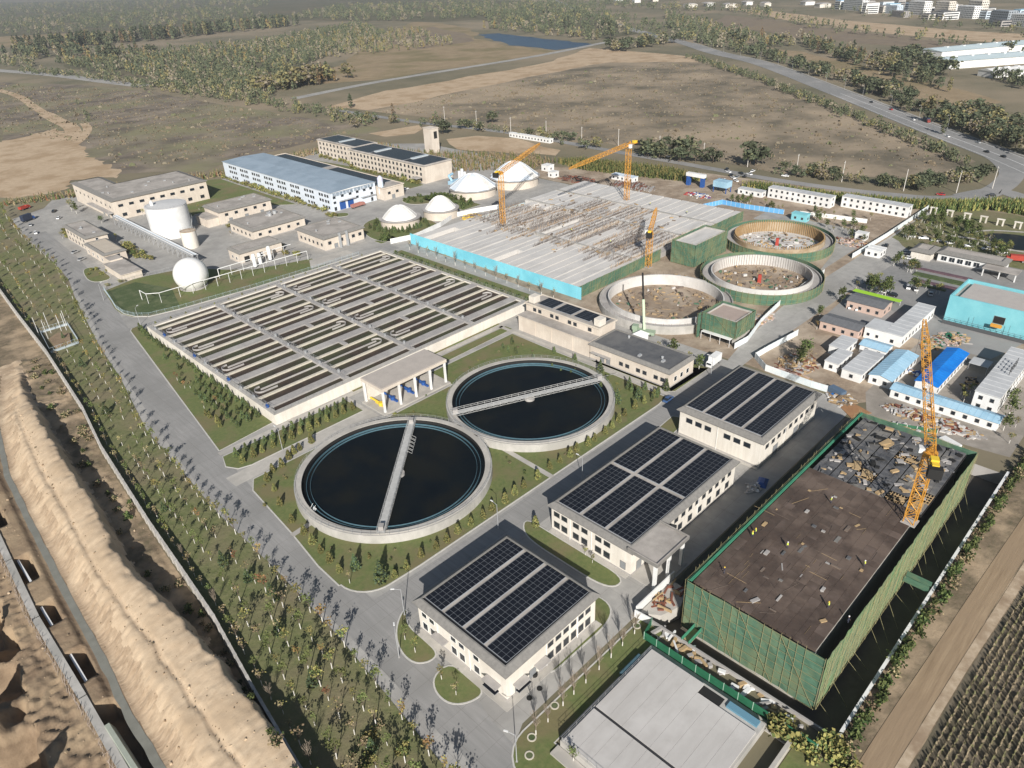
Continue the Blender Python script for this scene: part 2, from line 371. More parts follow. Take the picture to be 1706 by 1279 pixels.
BR = road('boundary_road', gp([(560, 183), (690, 203), (800, 215), (880, 226), (1000, 248), (1130, 271), (1300, 301), (1450, 321), (1540, 331), (1610, 330), (1655, 318), (1680, 300), (1684, 286), (1668, 268), (1640, 252)]), [8] * 56 + [9, 10, 11, 12] + [13] * 60, .12, ASPH)
HW = [(505, 62), (564, 114), (630, 181), (757, 305), (930, 480), (1016, 599), (1127, 728), (1350, 1013), (1696, 1404), (2300, 2060), (3400, 3300)]
HWP = road('highway', HW, 23, .14, ASPH, 10)
for nm, d, wd in (('road_marking', 0.0, .5), ('road_marking', 9.6, .35), ('road_marking', -9.6, .35)):
    L, R = ribbon(off_line(HWP, d), wd); mb = MB()
    for i in range(30): mb.face([(*L[i], .18), (*R[i], .18), (*R[i + 1], .18), (*L[i + 1], .18)])
    mb.build(nm, WHITE)['kind'] = 'structure'
LNK = road('link_road', gp([(1706, 330), (1660, 318), (1600, 328)]), 11, .16, ASPH)
road('highway_verge', off_line(HWP, -13.5)[:60], 2.6, .10, CONC, 1)
# plant paving
sheet('plant_yard', [(40, 40), (50, 57), (58, 60.9), (93.4, 60.9), (196.2, 60.9), (205, 62), (205, 110), (213, 113), (213, 290), (346, 290), (346, 345), (372, 380), (372, 470), (335, 522), (262, 522), (195, 490), (190, 522), (98, 548), (90, 520), (84, 470), (82, 425), (86, 413), (72, 346), (62, 290), (50, 214), (47, 162), (47, 120), (44, 77)], .02, CONC)
LR_PTS = [(47.5, 40), (51, 70), (52.5, 100), (52.5, 140), (55, 180), (62.5, 240), (69.5, 290), (79, 345), (86, 400), (90, 470)]
road('plant_road', LR_PTS, [8] * 8 + [9.5] * 16 + [10.5] * 40, .05, ROADM)
road('plant_road', [(54, 101), (80, 100.2), (110, 100.6), (150, 100.5), (198, 100.5)], 9.5, .054, ROADM)
road('plant_road', [(74, 293.5), (100, 292), (150, 290.5), (205, 291)], 7, .046, ROADM)
sheet('site_ground', rough_poly([(205.5, 62), (232, 40), (270, 20), (330, 20), (430, 60), (440, 110), (432, 160), (424, 210), (418, 250), (372, 340), (347, 342), (347, 289), (214, 289.5), (206, 180), (206, 111)], 10, 1.0, 21), .028, DIRT)
sheet('site_road', [(196, 99), (212, 99.6), (286, 98.6), (345, 96), (440, 99), (440, 111.5), (364, 111.5), (281, 112.5), (258, 112), (218, 107.5), (205, 105), (196, 106)], .06, CONC)
sheet('office_yard', [(262, 40), (286, 34), (400, 30), (432, 60), (432, 97), (300, 97.8), (286, 97.4), (262, 96)], .045, ASPH)
sheet('container_yard', [(205, 20), (262, 20), (262, 62), (214, 62), (200, 56)], .040, mat('yard_dust', (.36, .325, .285), (.29, .26, .225), .3, .95, (.25, .225, .195), .08))
sheet('site_ramp', [(300, 117), (345, 117), (366, 128), (366, 176), (352, 176), (350, 140), (326, 122)], .05, CONC)
# lawns with kerbs
def lawn(poly, z=.10, m=None, kerb=True, name='lawn'):
    mb = MB(); mb.prism(poly, 0, z, 0, 1); o = mb.build(name, [m or LAWN, KERB]); o['kind'] = 'structure'
    if kerb:
        L, R = [], []
        n = len(poly); cx = sum(p[0] for p in poly) / n; A = sum(poly[i][0] * poly[(i + 1) % n][1] - poly[(i + 1) % n][0] * poly[i][1] for i in range(n))
        sg = -1 if A > 0 else 1
        out = []
        for i in range(n):
            a, b, c = poly[i - 1], poly[i], poly[(i + 1) % n]
            t = Vector((c[0] - a[0], c[1] - a[1]));
            if t.length < 1e-6: t = Vector((1, 0))
            t.normalize(); out.append((b[0] - t.y * .32 * sg, b[1] + t.x * .32 * sg))
        kb = MB()
        for i in range(n):
            j = (i + 1) % n
            kb.face([(*poly[i], z + .03), (*poly[j], z + .03), (*out[j], z + .03), (*out[i], z + .03)])
            kb.face([(*out[i], 0), (*out[j], 0), (*out[j], z + .03), (*out[i], z + .03)])
        kb.build('kerb', KERB)['kind'] = 'structure'
def soft(p, n=2):
    for _ in range(n):
        p = [q for a, b in zip(p, p[1:] + p[:1]) for q in ((a[0] * .75 + b[0] * .25, a[1] * .75 + b[1] * .25), (a[0] * .25 + b[0] * .75, a[1] * .25 + b[1] * .75))]
    return p
def arc(cx, cy, r, a0, a1, n=8): return [(cx + r * math.cos(math.radians(a0 + (a1 - a0) * i / n)), cy + r * math.sin(math.radians(a0 + (a1 - a0) * i / n))) for i in range(n + 1)]
lawn([(79.2, 296), (77, 295.6), (75.8, 293.5), (61, 187), (81, 189.2)])
lawn([(60.2, 183.2), (58.6, 178), (60.5, 174.5), (64, 173.4), (103.5, 173.4), (103.5, 183.2)])
lawn([(61, 166.5), (58.5, 162), (56.6, 139), (54.8, 124), (54.6, 115)] + arc(63, 115, 8, 180, 270, 8) + [(71, 106.6), (166, 106.2), (171, 107), (171.6, 124), (171.6, 160), (172, 176), (131.8, 176), (131.8, 164), (104, 164), (98, 166.5)])
lawn([(107, 185.5), (175, 185.5), (175, 187.6), (107, 187.6)], kerb=False)
lawn([(132, 178), (175, 179), (175, 182.5), (132, 182.5)], kerb=False)
lawn([(174.6, 108.4), (176, 106.8), (196, 106.8), (196, 124), (191.6, 124), (191.6, 107.4), (175.2, 107.6), (175, 140), (174.6, 140)], kerb=False)
lawn(soft([(61, 98.8), (57.5, 97), (54.6, 94), (52.8, 90), (52.8, 86), (55, 84), (57.5, 84.2), (57.7, 89), (57.7, 95)]))
lawn(soft([(57.8, 80.6), (53.4, 80.6), (51.4, 77.5), (51.6, 73.6), (54.4, 71.2), (57.8, 70.8), (57.8, 75)]))
lawn(soft([(87.4, 71.5), (91.4, 71), (91, 66), (86.5, 64), (78, 64.2), (70, 64.2), (70, 65.4), (80, 65.2), (86.6, 66)], 2))
lawn(soft([(99.4, 99.6), (95.8, 97), (94.4, 92), (94.4, 82), (94.4, 73), (96, 69), (99.4, 69.4), (99.4, 80), (99.4, 92)]))
lawn([(155.2, 98.4), (153.2, 96.5), (152, 92), (152, 72), (155, 72), (155, 93.8), (165, 94.4), (163, 99)])
lawn([(48.2, 20), (50, 52)] + arc(57, 53, 6.6, 180, 90, 6) + [(92.6, 59.4), (92.6, 54), (77, 54.2), (59, 54.2), (58.5, 20)])
lawn([(84, 347), (81.5, 331), (79.8, 322), (79.8, 314), (81.6, 307), (86, 302.6), (98, 300), (129, 297.2), (168, 295.6), (168, 309), (142, 318), (132, 330), (122, 346), (100, 352)], name='lawn', m=LAWN, kerb=False)
sheet('planting_bed', [(84.4, 345), (82.4, 331), (80.8, 321), (81, 313), (83, 307.6), (88, 304), (100, 304), (106, 326), (98, 347)], .115, GCOVER)
sheet('gas_apron', [(160, 297), (186, 296.6), (186, 306), (166, 308)], .12, PATHM)
lawn(soft([(88, 386), (85.4, 376), (84.2, 366), (86.6, 360.6), (92.8, 361), (92.9, 372), (92.9, 384)]))
lawn([(196.5, 190), (203.5, 190), (203.5, 284), (196.5, 284)], kerb=False)
lawn([(158, 430), (190, 425), (214, 400), (214.5, 500), (206, 505), (190, 500)], kerb=False)
lawn(soft([(205, 300), (215, 298), (228, 300), (241, 296), (246, 320), (236, 336), (222, 338), (212, 330), (205, 315)]))
lawn(soft([(256, 342), (270, 334), (279, 346), (268, 358), (258, 356)]))
lawn([(268, 310), (282, 310), (282, 345), (274, 352), (268, 345)], kerb=False)
lawn(soft([(214, 358), (220, 354), (224, 360), (216, 366)]))
lawn([(203, 300), (214, 300), (214, 306), (203, 306)], kerb=False)
lawn([(270, 372), (290, 372), (290, 458), (284, 505), (270, 505)], kerb=False)
def path(pts, wd, z=.145): 
    L, R = ribbon(pts, wd); mb = MB()
    for i in range(len(pts) - 1): mb.face([(*L[i], z), (*R[i], z), (*R[i + 1], z), (*L[i + 1], z)])
    mb.build('path', PATHM)['kind'] = 'structure'
path([(60, 185.2), (109, 184.4), (143, 184), (175, 183.8)], 1.9)
path([(173.4, 184), (173.2, 159), (173.2, 142), (172.8, 124), (173, 107)], 1.7)
path([(117.2, 134), (116.4, 106)], 1.6)
path([(56, 138), (66, 139)], 1.6)
path([(56, 170), (75, 170.5), (104, 170)], 5.6, .06)
path([(84, 184), (84, 189)], 2.2, .15)
path([(103, 184), (103, 172)], 1.6, .15)
# plantation strip between the boundary wall and the plant road
WALL = [(22, 55), (25, 84), (27, 102), (30, 125), (31.2, 141), (33, 167), (37, 212), (41, 240), (46, 295), (49, 345), (52.5, 395), (57, 450), (64, 520), (70, 570)]
EDGE = [(42, 45), (42.8, 65), (45, 89), (46.2, 103), (47.2, 129), (47.4, 162), (49.4, 190), (50.6, 214), (58, 256), (62.4, 290), (72, 346), (81, 402), (81.5, 425), (83.5, 470), (89, 520), (96, 565)]
def interp(line, y):
    for (x0, y0), (x1, y1) in zip(line[:-1], line[1:]):
        if y0 <= y <= y1: return x0 + (x1 - x0) * (y - y0) / (y1 - y0)
    return line[0][0] if y < line[0][1] else line[-1][0]
mb = MB(); ys = [45 + i * 5 for i in range(104)]
for a, b in zip(ys[:-1], ys[1:]):
    mb.face([(interp(WALL, a), a, .09), (interp(EDGE, a), a, .09), (interp(EDGE, b), b, .09), (interp(WALL, b), b, .09)])
mb.build('plantation_ground', ROUGHGR)['kind'] = 'structure'

# the excavated land outside the wall: berm, ditch, culvert trench (height field)
def ss(a, b, t): t = max(0, min(1, (t - a) / (b - a))); return t * t * (3 - 2 * t)
from mathutils import noise as mn
def land_h(x, y):
    xr = interp([(24.5, 40), (24.2, 125), (23.6, 132), (22.3, 146), (22.3, 160), (24.8, 180), (26.4, 210), (28.6, 240), (31, 270), (36, 300)], y)
    xl = interp([(9.4, 40), (9.6, 115), (11, 135), (11.9, 160), (13.6, 192), (15.4, 221), (21, 257), (30, 290)], y)
    n = mn.noise(Vector((x * .22, y * .22, 0))); n2 = mn.noise(Vector((x * .7, y * .7, 3)))
    H = 5.2 * (1 - ss(236, 275, y)) + .4
    if y > 236: H = max(H, 2.6 * (1 - ss(275, 300, y)))
    e = xr + n * .9 + n2 * .25
    h = H * (.72 * ss(xl - .2, xl + 5.6, x) + .28 * ss(xl + 5, max(xl + 6.5, xr - 1), x)) * (1 - ss(e, e + 2.6, x))
    crack = abs(x - (xl + xr) / 2 - n * .6 - .6)
    h -= .5 * (1 - ss(0, .7, crack)) * (H > 3)
    n3 = mn.noise(Vector((x * 1.7, y * 1.7, 11))); n4 = mn.noise(Vector((x * 3.1, y * 3.1, 15)))
    h += (.16 * n + .07 * n2 + .045 * n3 + .05 * n4) * ss(xl, xl + 2, x)
    gl = mn.noise(Vector((x * .12, y * .75, 21))); h -= .8 * max(0, .14 - abs(gl)) / .14 * .55 * ss(xl, xl + 2, x) * (1 - ss(xl + 4, xl + 6.5, x))
    gr = mn.noise(Vector((x * .2, y * .38, 27))); h -= .8 * max(0, gr - .1) * ss(e - 4, e - .5, x) * (1 - ss(e + 1.5, e + 3, x))
    wl = interp(WALL, y)
    h += .2 * mn.noise(Vector((x * .9, y * .9, 7))) * ss(xl + 2, xl + 5, x) * .5
    h += .9 * (mn.noise(Vector((x * .35, y * .35, 9))) + .15) * ss(e + 1.5, e + 3, x) * (1 - ss(wl - 2.6, wl - 1.2, x))
    xc = xl - 1.5
    h = h * 1.0 if x > xl - .2 else 0.15
    if xc - .9 < x <= xl - .2: h = .12
    elif x <= xc - .9: h = .12 + .9 * ss(xc - .9, xc - 2.4, x) if False else .12 + .8 * (1 - ss(xc - 2.2, xc - .9, x))
    tl = interp([(2, 60), (2.4, 110), (2.2, 155), (3.4, 185), (5, 260)], y)
    if x < tl + 5.6 and x < 8.3:
        h += .15 * n2
        if tl + 1.5 < x < tl + 5.4:
            for a, b in OPEN:
                if a < y < b: h = -4.6
        if x < tl - .4:
            h += .5 * n + .7 * n2 - .3
            pit = mn.noise(Vector((x * .09 + 3.3, y * .075, 5)))
            for mx, my, mh, mr in ((-15.5, 107, 11, 4.5), (-13.5, 132.5, 9.5, 4.0), (-9.5, 154.5, 7.5, 3.4), (-22, 120, 10, 5)): h += mh * math.exp(-((x - mx) ** 2 + (y - my) ** 2) / (mr * mr)) * (1 + .4 * n)
            if x < tl - 3.5: h -= 5.5 * ss(.10, .26, pit)
            for ya, yb, xe in ((113, 127.5, -5.0), (136, 147.5, -3.2), (158, 171, -1.4)):
                if ya < y < yb: h -= 7.0 * (1 - ss(xe - 1.2 + n * 1.5, xe + n * 1.5, x)) * ss(ya, ya + 1.3, y) * (1 - ss(yb - 1.3, yb, y))
    if x > 8.1: h = max(h, .06)
    return h
OPEN = [(100, 122), (130, 140), (151, 159), (168.5, 180), (196, 206)]
mb = MB(); nx, ny = 124, 400; YA, YB = 42.0, 300.0; idx = []
for j in range(ny + 1):
    y = YA + (YB - YA) * j / ny; x1 = interp(WALL, y) - .5
    for i in range(nx + 1):
        t = i / nx; x = (-60 + (-14 + 60) * (t / .2)) if t < .2 else -14 + (x1 + 14) * ((t - .2) / .8)
        mb.v.append((x, y, land_h(x, y)))
for j in range(ny):
    for i in range(nx):
        a = j * (nx + 1) + i; q = (a, a + 1, a + nx + 2, a + nx + 1)
        x, y, z = mb.v[a]; xl = interp([(9.4, 40), (9.6, 115), (11, 135), (11.9, 160), (13.6, 192), (15.4, 221), (21, 257), (30, 290)], y)
        zz = max(mb.v[k][2] for k in q)
        xr = interp([(24.5, 40), (24.2, 125), (23.6, 132), (22.3, 146), (22.3, 160), (24.8, 180), (26.4, 210), (28.6, 240), (31, 270), (36, 300)], y)
        nn = mn.noise(Vector((x * .3, y * .3, 1)))
        if x <= xl - .9 + nn * .4: m = 2
        elif x > xr + 2.0 + nn * 1.5: m = 3
        elif x < xl + 3.6 + nn * 2.2: m = 4
        else: m = 0
        mb.f.append(q); mb.m.append(m)
DL = [(interp([(9.4, 40), (9.6, 115), (11, 135), (11.9, 160), (13.6, 192), (15.4, 221), (21, 257), (30, 290)], yy) - 1.35 + .25 * mn.noise(Vector((yy * .2, 0, 4))), yy) for yy in range(44, 262, 3)]
road('ditch_water', DL, [1.5 + .5 * mn.noise(Vector((k * .21, 3, 0))) for k in range(300)], .17, DITCHW, 2)
o = mb.build('excavated_land', [BERMS, DITCHW, MUD, SCRUBD, mat('cut_bank_soil', (.47, .36, .25), (.33, .24, .16), .7, 1.0, (.55, .43, .30), .12, bump=.5, stretch=(.5, 2.2, 1), detail=11)], smooth=True); o['kind'] = 'structure'
sheet('scrub_margin', rough_poly([(-60, 300), (37, 300), (46.5, 300), (49, 345), (52, 392), (56.5, 450), (63.5, 520), (69, 570), (-60, 570)], 10, 1.0, 31), .07, SCRUBD)
# right-hand dirt track and crop field
P = road('dirt_track', [(60, 11.5), (93, 11.6), (125, 10.6), (170, 9), (260, 5), (400, -5)], [4.6] * 60, .12, TRACK)
sheet('track_verge', [(60, 4), (95, 5.5), (165, 3.5), (260, -4), (400, -20), (400, 8), (260, 15), (196.4, 18.4), (93.2, 18.4), (60, 18)], .05, SCRUBD)
sheet('track_verge', [(60, 8), (95, 9.2), (125, 8.2), (170, 6.4), (260, 2), (400, -10), (400, -13), (260, -1), (170, 4.2), (125, 6.6), (95, 7.6), (60, 6.5)], .09, mat('straw_verge', (.52, .42, .31), (.38, .29, .20), .6, 1., (.30, .22, .15), .12))
sheet('crop_field', [(60, 6.5), (95, 7.4), (125, 6.4), (170, 4), (260, -1.2), (400, -14), (400, -160), (20, -160), (20, 6.5)], .07, mat('crop_soil', (.15, .125, .09), (.20, .165, .12), .5, 1., (.12, .105, .07), .05))
# crop stubble rows (nobody could count the stalks)
mb = MB(); rr = random.Random(5)
for k in range(54):
    y0 = 6.0 - k * 1.1
    x = 62.0 + k * .2
    while x < 205:
        if x > 62:
            yy = y0 - (x - 95) * .034 + rr.uniform(-.09, .09); hh = rr.uniform(.45, 1.05); a = rr.uniform(0, PI); s = rr.uniform(.10, .22)
            dx, dy = math.cos(a) * s, math.sin(a) * s
            mb.face([(x - dx, yy - dy, .07), (x + dx, yy + dy, .07), (x + dx * .6 + rr.uniform(-.3, .3), yy + dy * .6, hh), (x - dx * .7, yy - dy * .7 + rr.uniform(-.2, .2), hh * .9)], 0 if rr.random() < .6 else 1)
        x += rr.uniform(.16, .36)
tag(mb.build('crop_rows', [mat('dry_maize_leaf', (.30, .245, .165), (.22, .18, .12), 1., .95), mat('green_maize_leaf', (.17, .175, .085), (.21, .19, .10), 1., .95)]), 'dry brown crop standing in rows beside the dirt track', 'crop', kind='stuff')
# ---------------------------------------------------------------- buildings
WIN = {}
def win_mesh(w_, h_, style='win'):
    k = (round(w_, 2), round(h_, 2), style)
    if k not in WIN:
        mb = MB(); f = .09
        fm = 0
        mb.box(-w_ / 2 - f, w_ / 2 + f, -.07, -.001, -f, 0, fm); mb.box(-w_ / 2 - f, w_ / 2 + f, -.07, -.001, h_, h_ + f, fm)
        mb.box(-w_ / 2 - f, -w_ / 2, -.07, -.001, 0, h_, fm); mb.box(w_ / 2, w_ / 2 + f, -.07, -.001, 0, h_, fm)
        mb.face([(-w_ / 2, -.02, 0), (w_ / 2, -.02, 0), (w_ / 2, -.02, h_), (-w_ / 2, -.02, h_)], 1)
        if style == 'win':
            n = max(1, int(w_ / 1.0))
            for i in range(1, n): mb.box(-w_ / 2 + w_ * i / n - .035, -w_ / 2 + w_ * i / n + .035, -.05, -.021, 0, h_, fm)
        ms = {'win': [WHITE, GLASS], 'door': [EAVEG, mat('steel_door', (.24, .25, .26), rough=.6)], 'blue': [WHITE, BLUEP], 'dark': [EAVEG, GLASS], 'open': [EAVEG, BLACK]}[style]
        WIN[k] = mb.mesh('window' if style in ('win', 'dark') else 'door', ms)
    return WIN[k]
def wins(parent, face, c, us, z, w_, h_, style='win', nm=None):
    """windows on the wall plane x=c ('x', facing -x) or y=c ('y', facing -y) at positions us"""
    px, py, _ = parent.matrix_basis.translation
    nm = nm or ('window' if style in ('win', 'dark') else 'door')
    me = win_mesh(w_, h_, style)
    for u in us:
        if face == 'y': put(nm, me, parent, (u - px, c - py, z))
        else: put(nm, me, parent, (c - px, u - py, z), -PI / 2)
def spread(a, b, n): return [a + (b - a) * (i + .5) / n for i in range(n)]
def skirt_roof(x0, x1, y0, y1, z, e=.8, inset=.45, rise=.95):
    """flat roof behind a sloped tiled eave"""
    mb = MB()
    o = [(x0 - e, y0 - e), (x1 + e, y0 - e), (x1 + e, y1 + e), (x0 - e, y1 + e)]
    i = [(x0 + inset, y0 + inset), (x1 - inset, y0 + inset), (x1 - inset, y1 - inset), (x0 + inset, y1 - inset)]
    k = [(x0 + inset + .3, y0 + inset + .3), (x1 - inset - .3, y0 + inset + .3), (x1 - inset - .3, y1 - inset - .3), (x0 + inset + .3, y1 - inset - .3)]
    za, zb, zc, zd = z - .05, z + .2, z + rise + .2, z + rise - .25
    for a in range(4):
        b = (a + 1) % 4
        mb.face([(*o[a], za), (*o[b], za), (*o[b], zb), (*o[a], zb)], 1)
        mb.face([(*o[a], zb), (*o[b], zb), (*i[b], zc), (*i[a], zc)], 0)
        mb.face([(*i[a], zc), (*i[b], zc), (*k[b], zc), (*k[a], zc)], 1)
        mb.face([(*k[a], zc), (*k[b], zc), (*k[b], zd), (*k[a], zd)], 1)
    mb.face([(*p, za) for p in o[::-1]], 1)
    mb.face([(*p, zd) for p in k], 2)
    return mb, zd
def flat_roof(x0, x1, y0, y1, z, e=.3, par=.45, t=.35):
    mb = MB()
    mb.box(x0 - e, x1 + e, y0 - e, y1 + e, z, z + .25, 1, 2)
    for a in ((x0 - e, x1 + e, y0 - e, y0 - e + t), (x0 - e, x1 + e, y1 + e - t, y1 + e), (x0 - e, x0 - e + t, y0 - e + t, y1 + e - t), (x1 + e - t, x1 + e, y0 - e + t, y1 + e - t)):
        mb.box(*a, z + .25, z + .25 + par, 1, 0)
    return mb, z + .25
def hall(name, label, x0, x1, y0, y1, h, wm, kind='skirt', rm=None, eave=EAVEG, cat='building', plinth=True, **kw):
    r = thing(name, label, cat, ((x0 + x1) / 2, (y0 + y1) / 2, 0))
    mb = MB(); mb.box(x0, x1, y0, y1, 0, h, 0)
    if plinth: mb.box(x0 - .06, x1 + .06, y0 - .06, y1 + .06, 0, .5, 1)
    mb.build('wall', [wm, GREYC], r)
    mb, zr = (skirt_roof if kind == 'skirt' else flat_roof)(x0, x1, y0, y1, h, **kw)
    global ROOF
    ROOF = mb.build('roof', [eave, eave if kind == 'skirt' else wm, rm or ROOFG], r)
    return r, zr
def vents(parent, pts, z, nm='roof_vent'):
    for x, y in pts:
        MB().box(x - .5, x + .5, y - .4, y + .4, z, z + .9, 0).build(nm, [RAIL], parent)
def pv(parent, x0, x1, y0, y1, z, nx, ny, gap=.065, tilt=0.0):
    mb = MB(); H = lambda y: z + .25 + tilt * (y - y0)
    mb.v.extend([(x0, y0, z), (x1, y0, z), (x1, y1, z), (x0, y1, z), (x0, y0, H(y0)), (x1, y0, H(y0)), (x1, y1, H(y1)), (x0, y1, H(y1))])
    for q in ((4, 5, 6, 7), (0, 1, 5, 4), (1, 2, 6, 5), (2, 3, 7, 6), (3, 0, 4, 7)): mb.f.append(q); mb.m.append(1)
    for i in range(nx):
        for j in range(ny):
            a, b = x0 + (x1 - x0) * i / nx + gap / 2, x0 + (x1 - x0) * (i + 1) / nx - gap / 2
            c, d = y0 + (y1 - y0) * j / ny + gap / 2, y0 + (y1 - y0) * (j + 1) / ny - gap / 2
            mb.face([(a, c, H(c) + .02), (b, c, H(c) + .02), (b, d, H(d) + .02), (a, d, H(d) + .02)], 0)
    o = mb.build('solar_array', [PVG, PVF], parent); return o
def plinth_pad(parent, x0, x1, y0, y1, nm='apron'):
    MB().box(x0, x1, y0, y1, 0, .14).build(nm, [PATHM], parent)
def pipes(parent, pts, z0, z1, r=.07, nm='downpipe', m=None):
    for x, y in pts: MB().tube((x, y, z0), (x, y, z1), r, 6).build(nm, [m or WHITE], parent)

# three solar-roofed halls along the main road
b, zr = hall('solar_hall', 'cream two storey hall with four long solar strips on its roof, nearest the camera', 59.4, 85.4, 66.2, 91.9, 7.6, CREAM)
for k in range(4): pv(ROOF, 60.9, 84.6, 67.4 + k * 6.15, 72.5 + k * 6.15, zr, 20, 4, .055)
MB().box(60.2, 60.85, 66.9, 91.2, zr + .01, zr + .05, 0).box(60.86, 84.9, 66.9, 67.35, zr + .01, zr + .05).build('roof_membrane', [PVB], ROOF)  # dark strips between the eave and the panels on the two near edges
plinth_pad(b, 57.7, 59.4, 66.2, 91.9); plinth_pad(b, 57.7, 85.8, 64.6, 66.2)
for z, hh in ((1.0, 1.9), (4.6, 1.2)):
    wins(b, 'x', 59.4, [90, 87.6, 81, 78.6, 74.4], z, 1.5, hh); wins(b, 'y', 66.2, [71.6, 73.9, 76.2, 78.5, 80.8, 83], z, 1.5, hh, 'dark')
wins(b, 'x', 59.4, [69.5], .2, 1.6, 2.4, 'door'); wins(b, 'y', 66.2, [62.5, 66.4], .2, 1.8, 2.6, 'door')
for y in (84.5, 69.5): MB().box(57.8, 59.35, y - 1.9, y + 1.9, 3.1, 3.35).build('canopy', [GREYC], b)
for x in (62.6, 68.4): MB().box(x - 1.6, x + 1.6, 64.6, 66.15, 3.1, 3.35).build('canopy', [GREYC], b)
pipes(b, [(59.3, 85.8), (59.3, 76.3), (70.4, 66.1), (79.7, 66.1)], 0, 7.6)

b, zr = hall('solar_hall', 'cream two storey hall with six solar blocks and a corner portico, middle of the three', 101.0, 145.4, 68.6, 92.3, 7.3, CREAM)
for k in range(3):
    for a, c in ((102.4, 122.6), (123.8, 144.4)): pv(ROOF, a, c, 69.8 + k * 7.5, 76.2 + k * 7.5, zr, 14, 5, .055)
mb = MB(); mb.box(100.2, 112.6, 61.4, 69.3, 7.62, 8.25, 1, 0)
for a in ((100.2, 112.6, 61.4, 61.75), (100.2, 100.55, 61.75, 69.3), (112.25, 112.6, 61.75, 69.3)): mb.box(*a, 8.25, 8.6, 1, 0)
mb.build('portico_roof', [ROOFG, EAVEG], b)
for x, y in ((101.2, 62.4), (106.4, 62.4), (111.6, 62.4)): MB().box(x - .35, x + .35, y - .35, y + .35, 0, 7.62).build('portico_column', [WHITE], b)
plinth_pad(b, 99.6, 101, 69, 92.3); plinth_pad(b, 101, 113, 61.5, 68.6)
for z, hh in ((1.3, 1.7), (4.7, 1.3)): wins(b, 'x', 101.0, [90.6, 88.2, 84.6, 82, 77.9, 75.4, 71.6][:6], z, 1.7, hh, 'dark')
wins(b, 'y', 68.6, spread(114, 144, 10), 4.6, 1.5, 1.2, 'dark'); wins(b, 'y', 68.6, spread(114, 144, 7), 1.2, 1.7, 1.8, 'dark')
wins(b, 'y', 68.6, [104, 108.5], .15, 1.8, 2.8, 'door'); wins(b, 'x', 101.0, [70.8], 1.0, 1.4, 2.0, 'door')
pipes(b, [(100.9, 86.4), (100.9, 79.9), (128, 68.5)], 0, 7.4)

b, zr = hall('solar_hall', 'cream hall with four solar strips and one upper row of windows, farthest of the three', 156.4, 189.4, 67.3, 92.6, 8.2, CREAM)
for k in range(4): pv(ROOF, 158.2, 188.4, 68.6 + k * 6.05, 73.6 + k * 6.05, zr, 24, 4, .055)
wins(b, 'x', 156.4, [89.4, 86.4, 83.4, 77.4, 74.4, 71.4], 5.0, 1.9, 1.4, 'dark')
wins(b, 'y', 67.3, spread(158, 188, 9), 4.9, 1.7, 1.3, 'dark'); wins(b, 'y', 67.3, [165, 177], .1, 2.6, 3.2, 'door')
plinth_pad(b, 155.2, 156.4, 67.3, 92.6)
pipes(b, [(156.3, 80.4), (170, 67.2)], 0, 8.2)

# pump house by the second clarifier: low part with dark roof, tall part with solar roof
b, zr = hall('pump_house', 'low beige pump house with a flat dark roof beside the second clarifier', 175.8, 190.0, 109.2, 141.6, 5.5, BEIGE, rm=ROOFD, inset=.45, e=.5)
wins(b, 'x', 175.8, [111.6, 114.2, 118.6, 121.2, 125.6, 128.2], 1.9, 1.5, 1.3, 'dark'); wins(b, 'x', 175.8, [133.6, 136.2], .2, 1.6, 2.6, 'door'); wins(b, 'x', 175.8, [138.8], 1.9, 1.5, 1.3)
wins(b, 'y', 109.2, [179.5, 183, 186.5], 1.6, 1.4, 1.6)
MB().box(174.4, 175.75, 132.4, 140.4, 3.1, 3.3).build('canopy', [GREYC], b)
b = thing('blower_house', 'pale two step blower house with small solar panels on its upper roof', 'building', (183, 159, 0))
mb = MB(); mb.box(176.2, 181.4, 142.2, 176.6, 0, 6.0, 0, 1); mb.box(181.4, 190.6, 142.2, 177.4, 0, 9.0, 0, 1); mb.build('wall', [BEIGE, GREYC], b)
mb, z = flat_roof(181.4, 190.6, 142.2, 177.4, 9.0, e=.5, par=.25); ROOF = mb.build('roof', [CREAMC, BEIGE, ROOFG], b)
mb = MB(); mb.box(175.8, 181.38, 141.9, 176.9, 6.01, 6.3, 0, 1); RF = mb.build('ledge_roof', [BEIGE, ROOFG], b)
for y in (143.6, 175): MB().box(181.8, 185.2, y - 1.3, y + 1.3, 9.6, 12.2).build('stair_head', [CREAM], b)
for k, (a, c) in enumerate(((165.6, 173), (156.6, 164), (148, 155.2), (143.4, 147))): pv(ROOF, 185.0 if k == 3 else 183.0, 189.6, a, c, 9.45, 5, 3)
wins(b, 'x', 181.4, [173, 170.4, 164.4, 161.8, 155.8, 153.2, 146.4], 6.9, 1.5, 1.3, 'dark')
pipes(b, [(176.1, 168), (176.1, 160), (176.1, 150)], 0, 5.8, .09, 'downpipe', BEIGE)

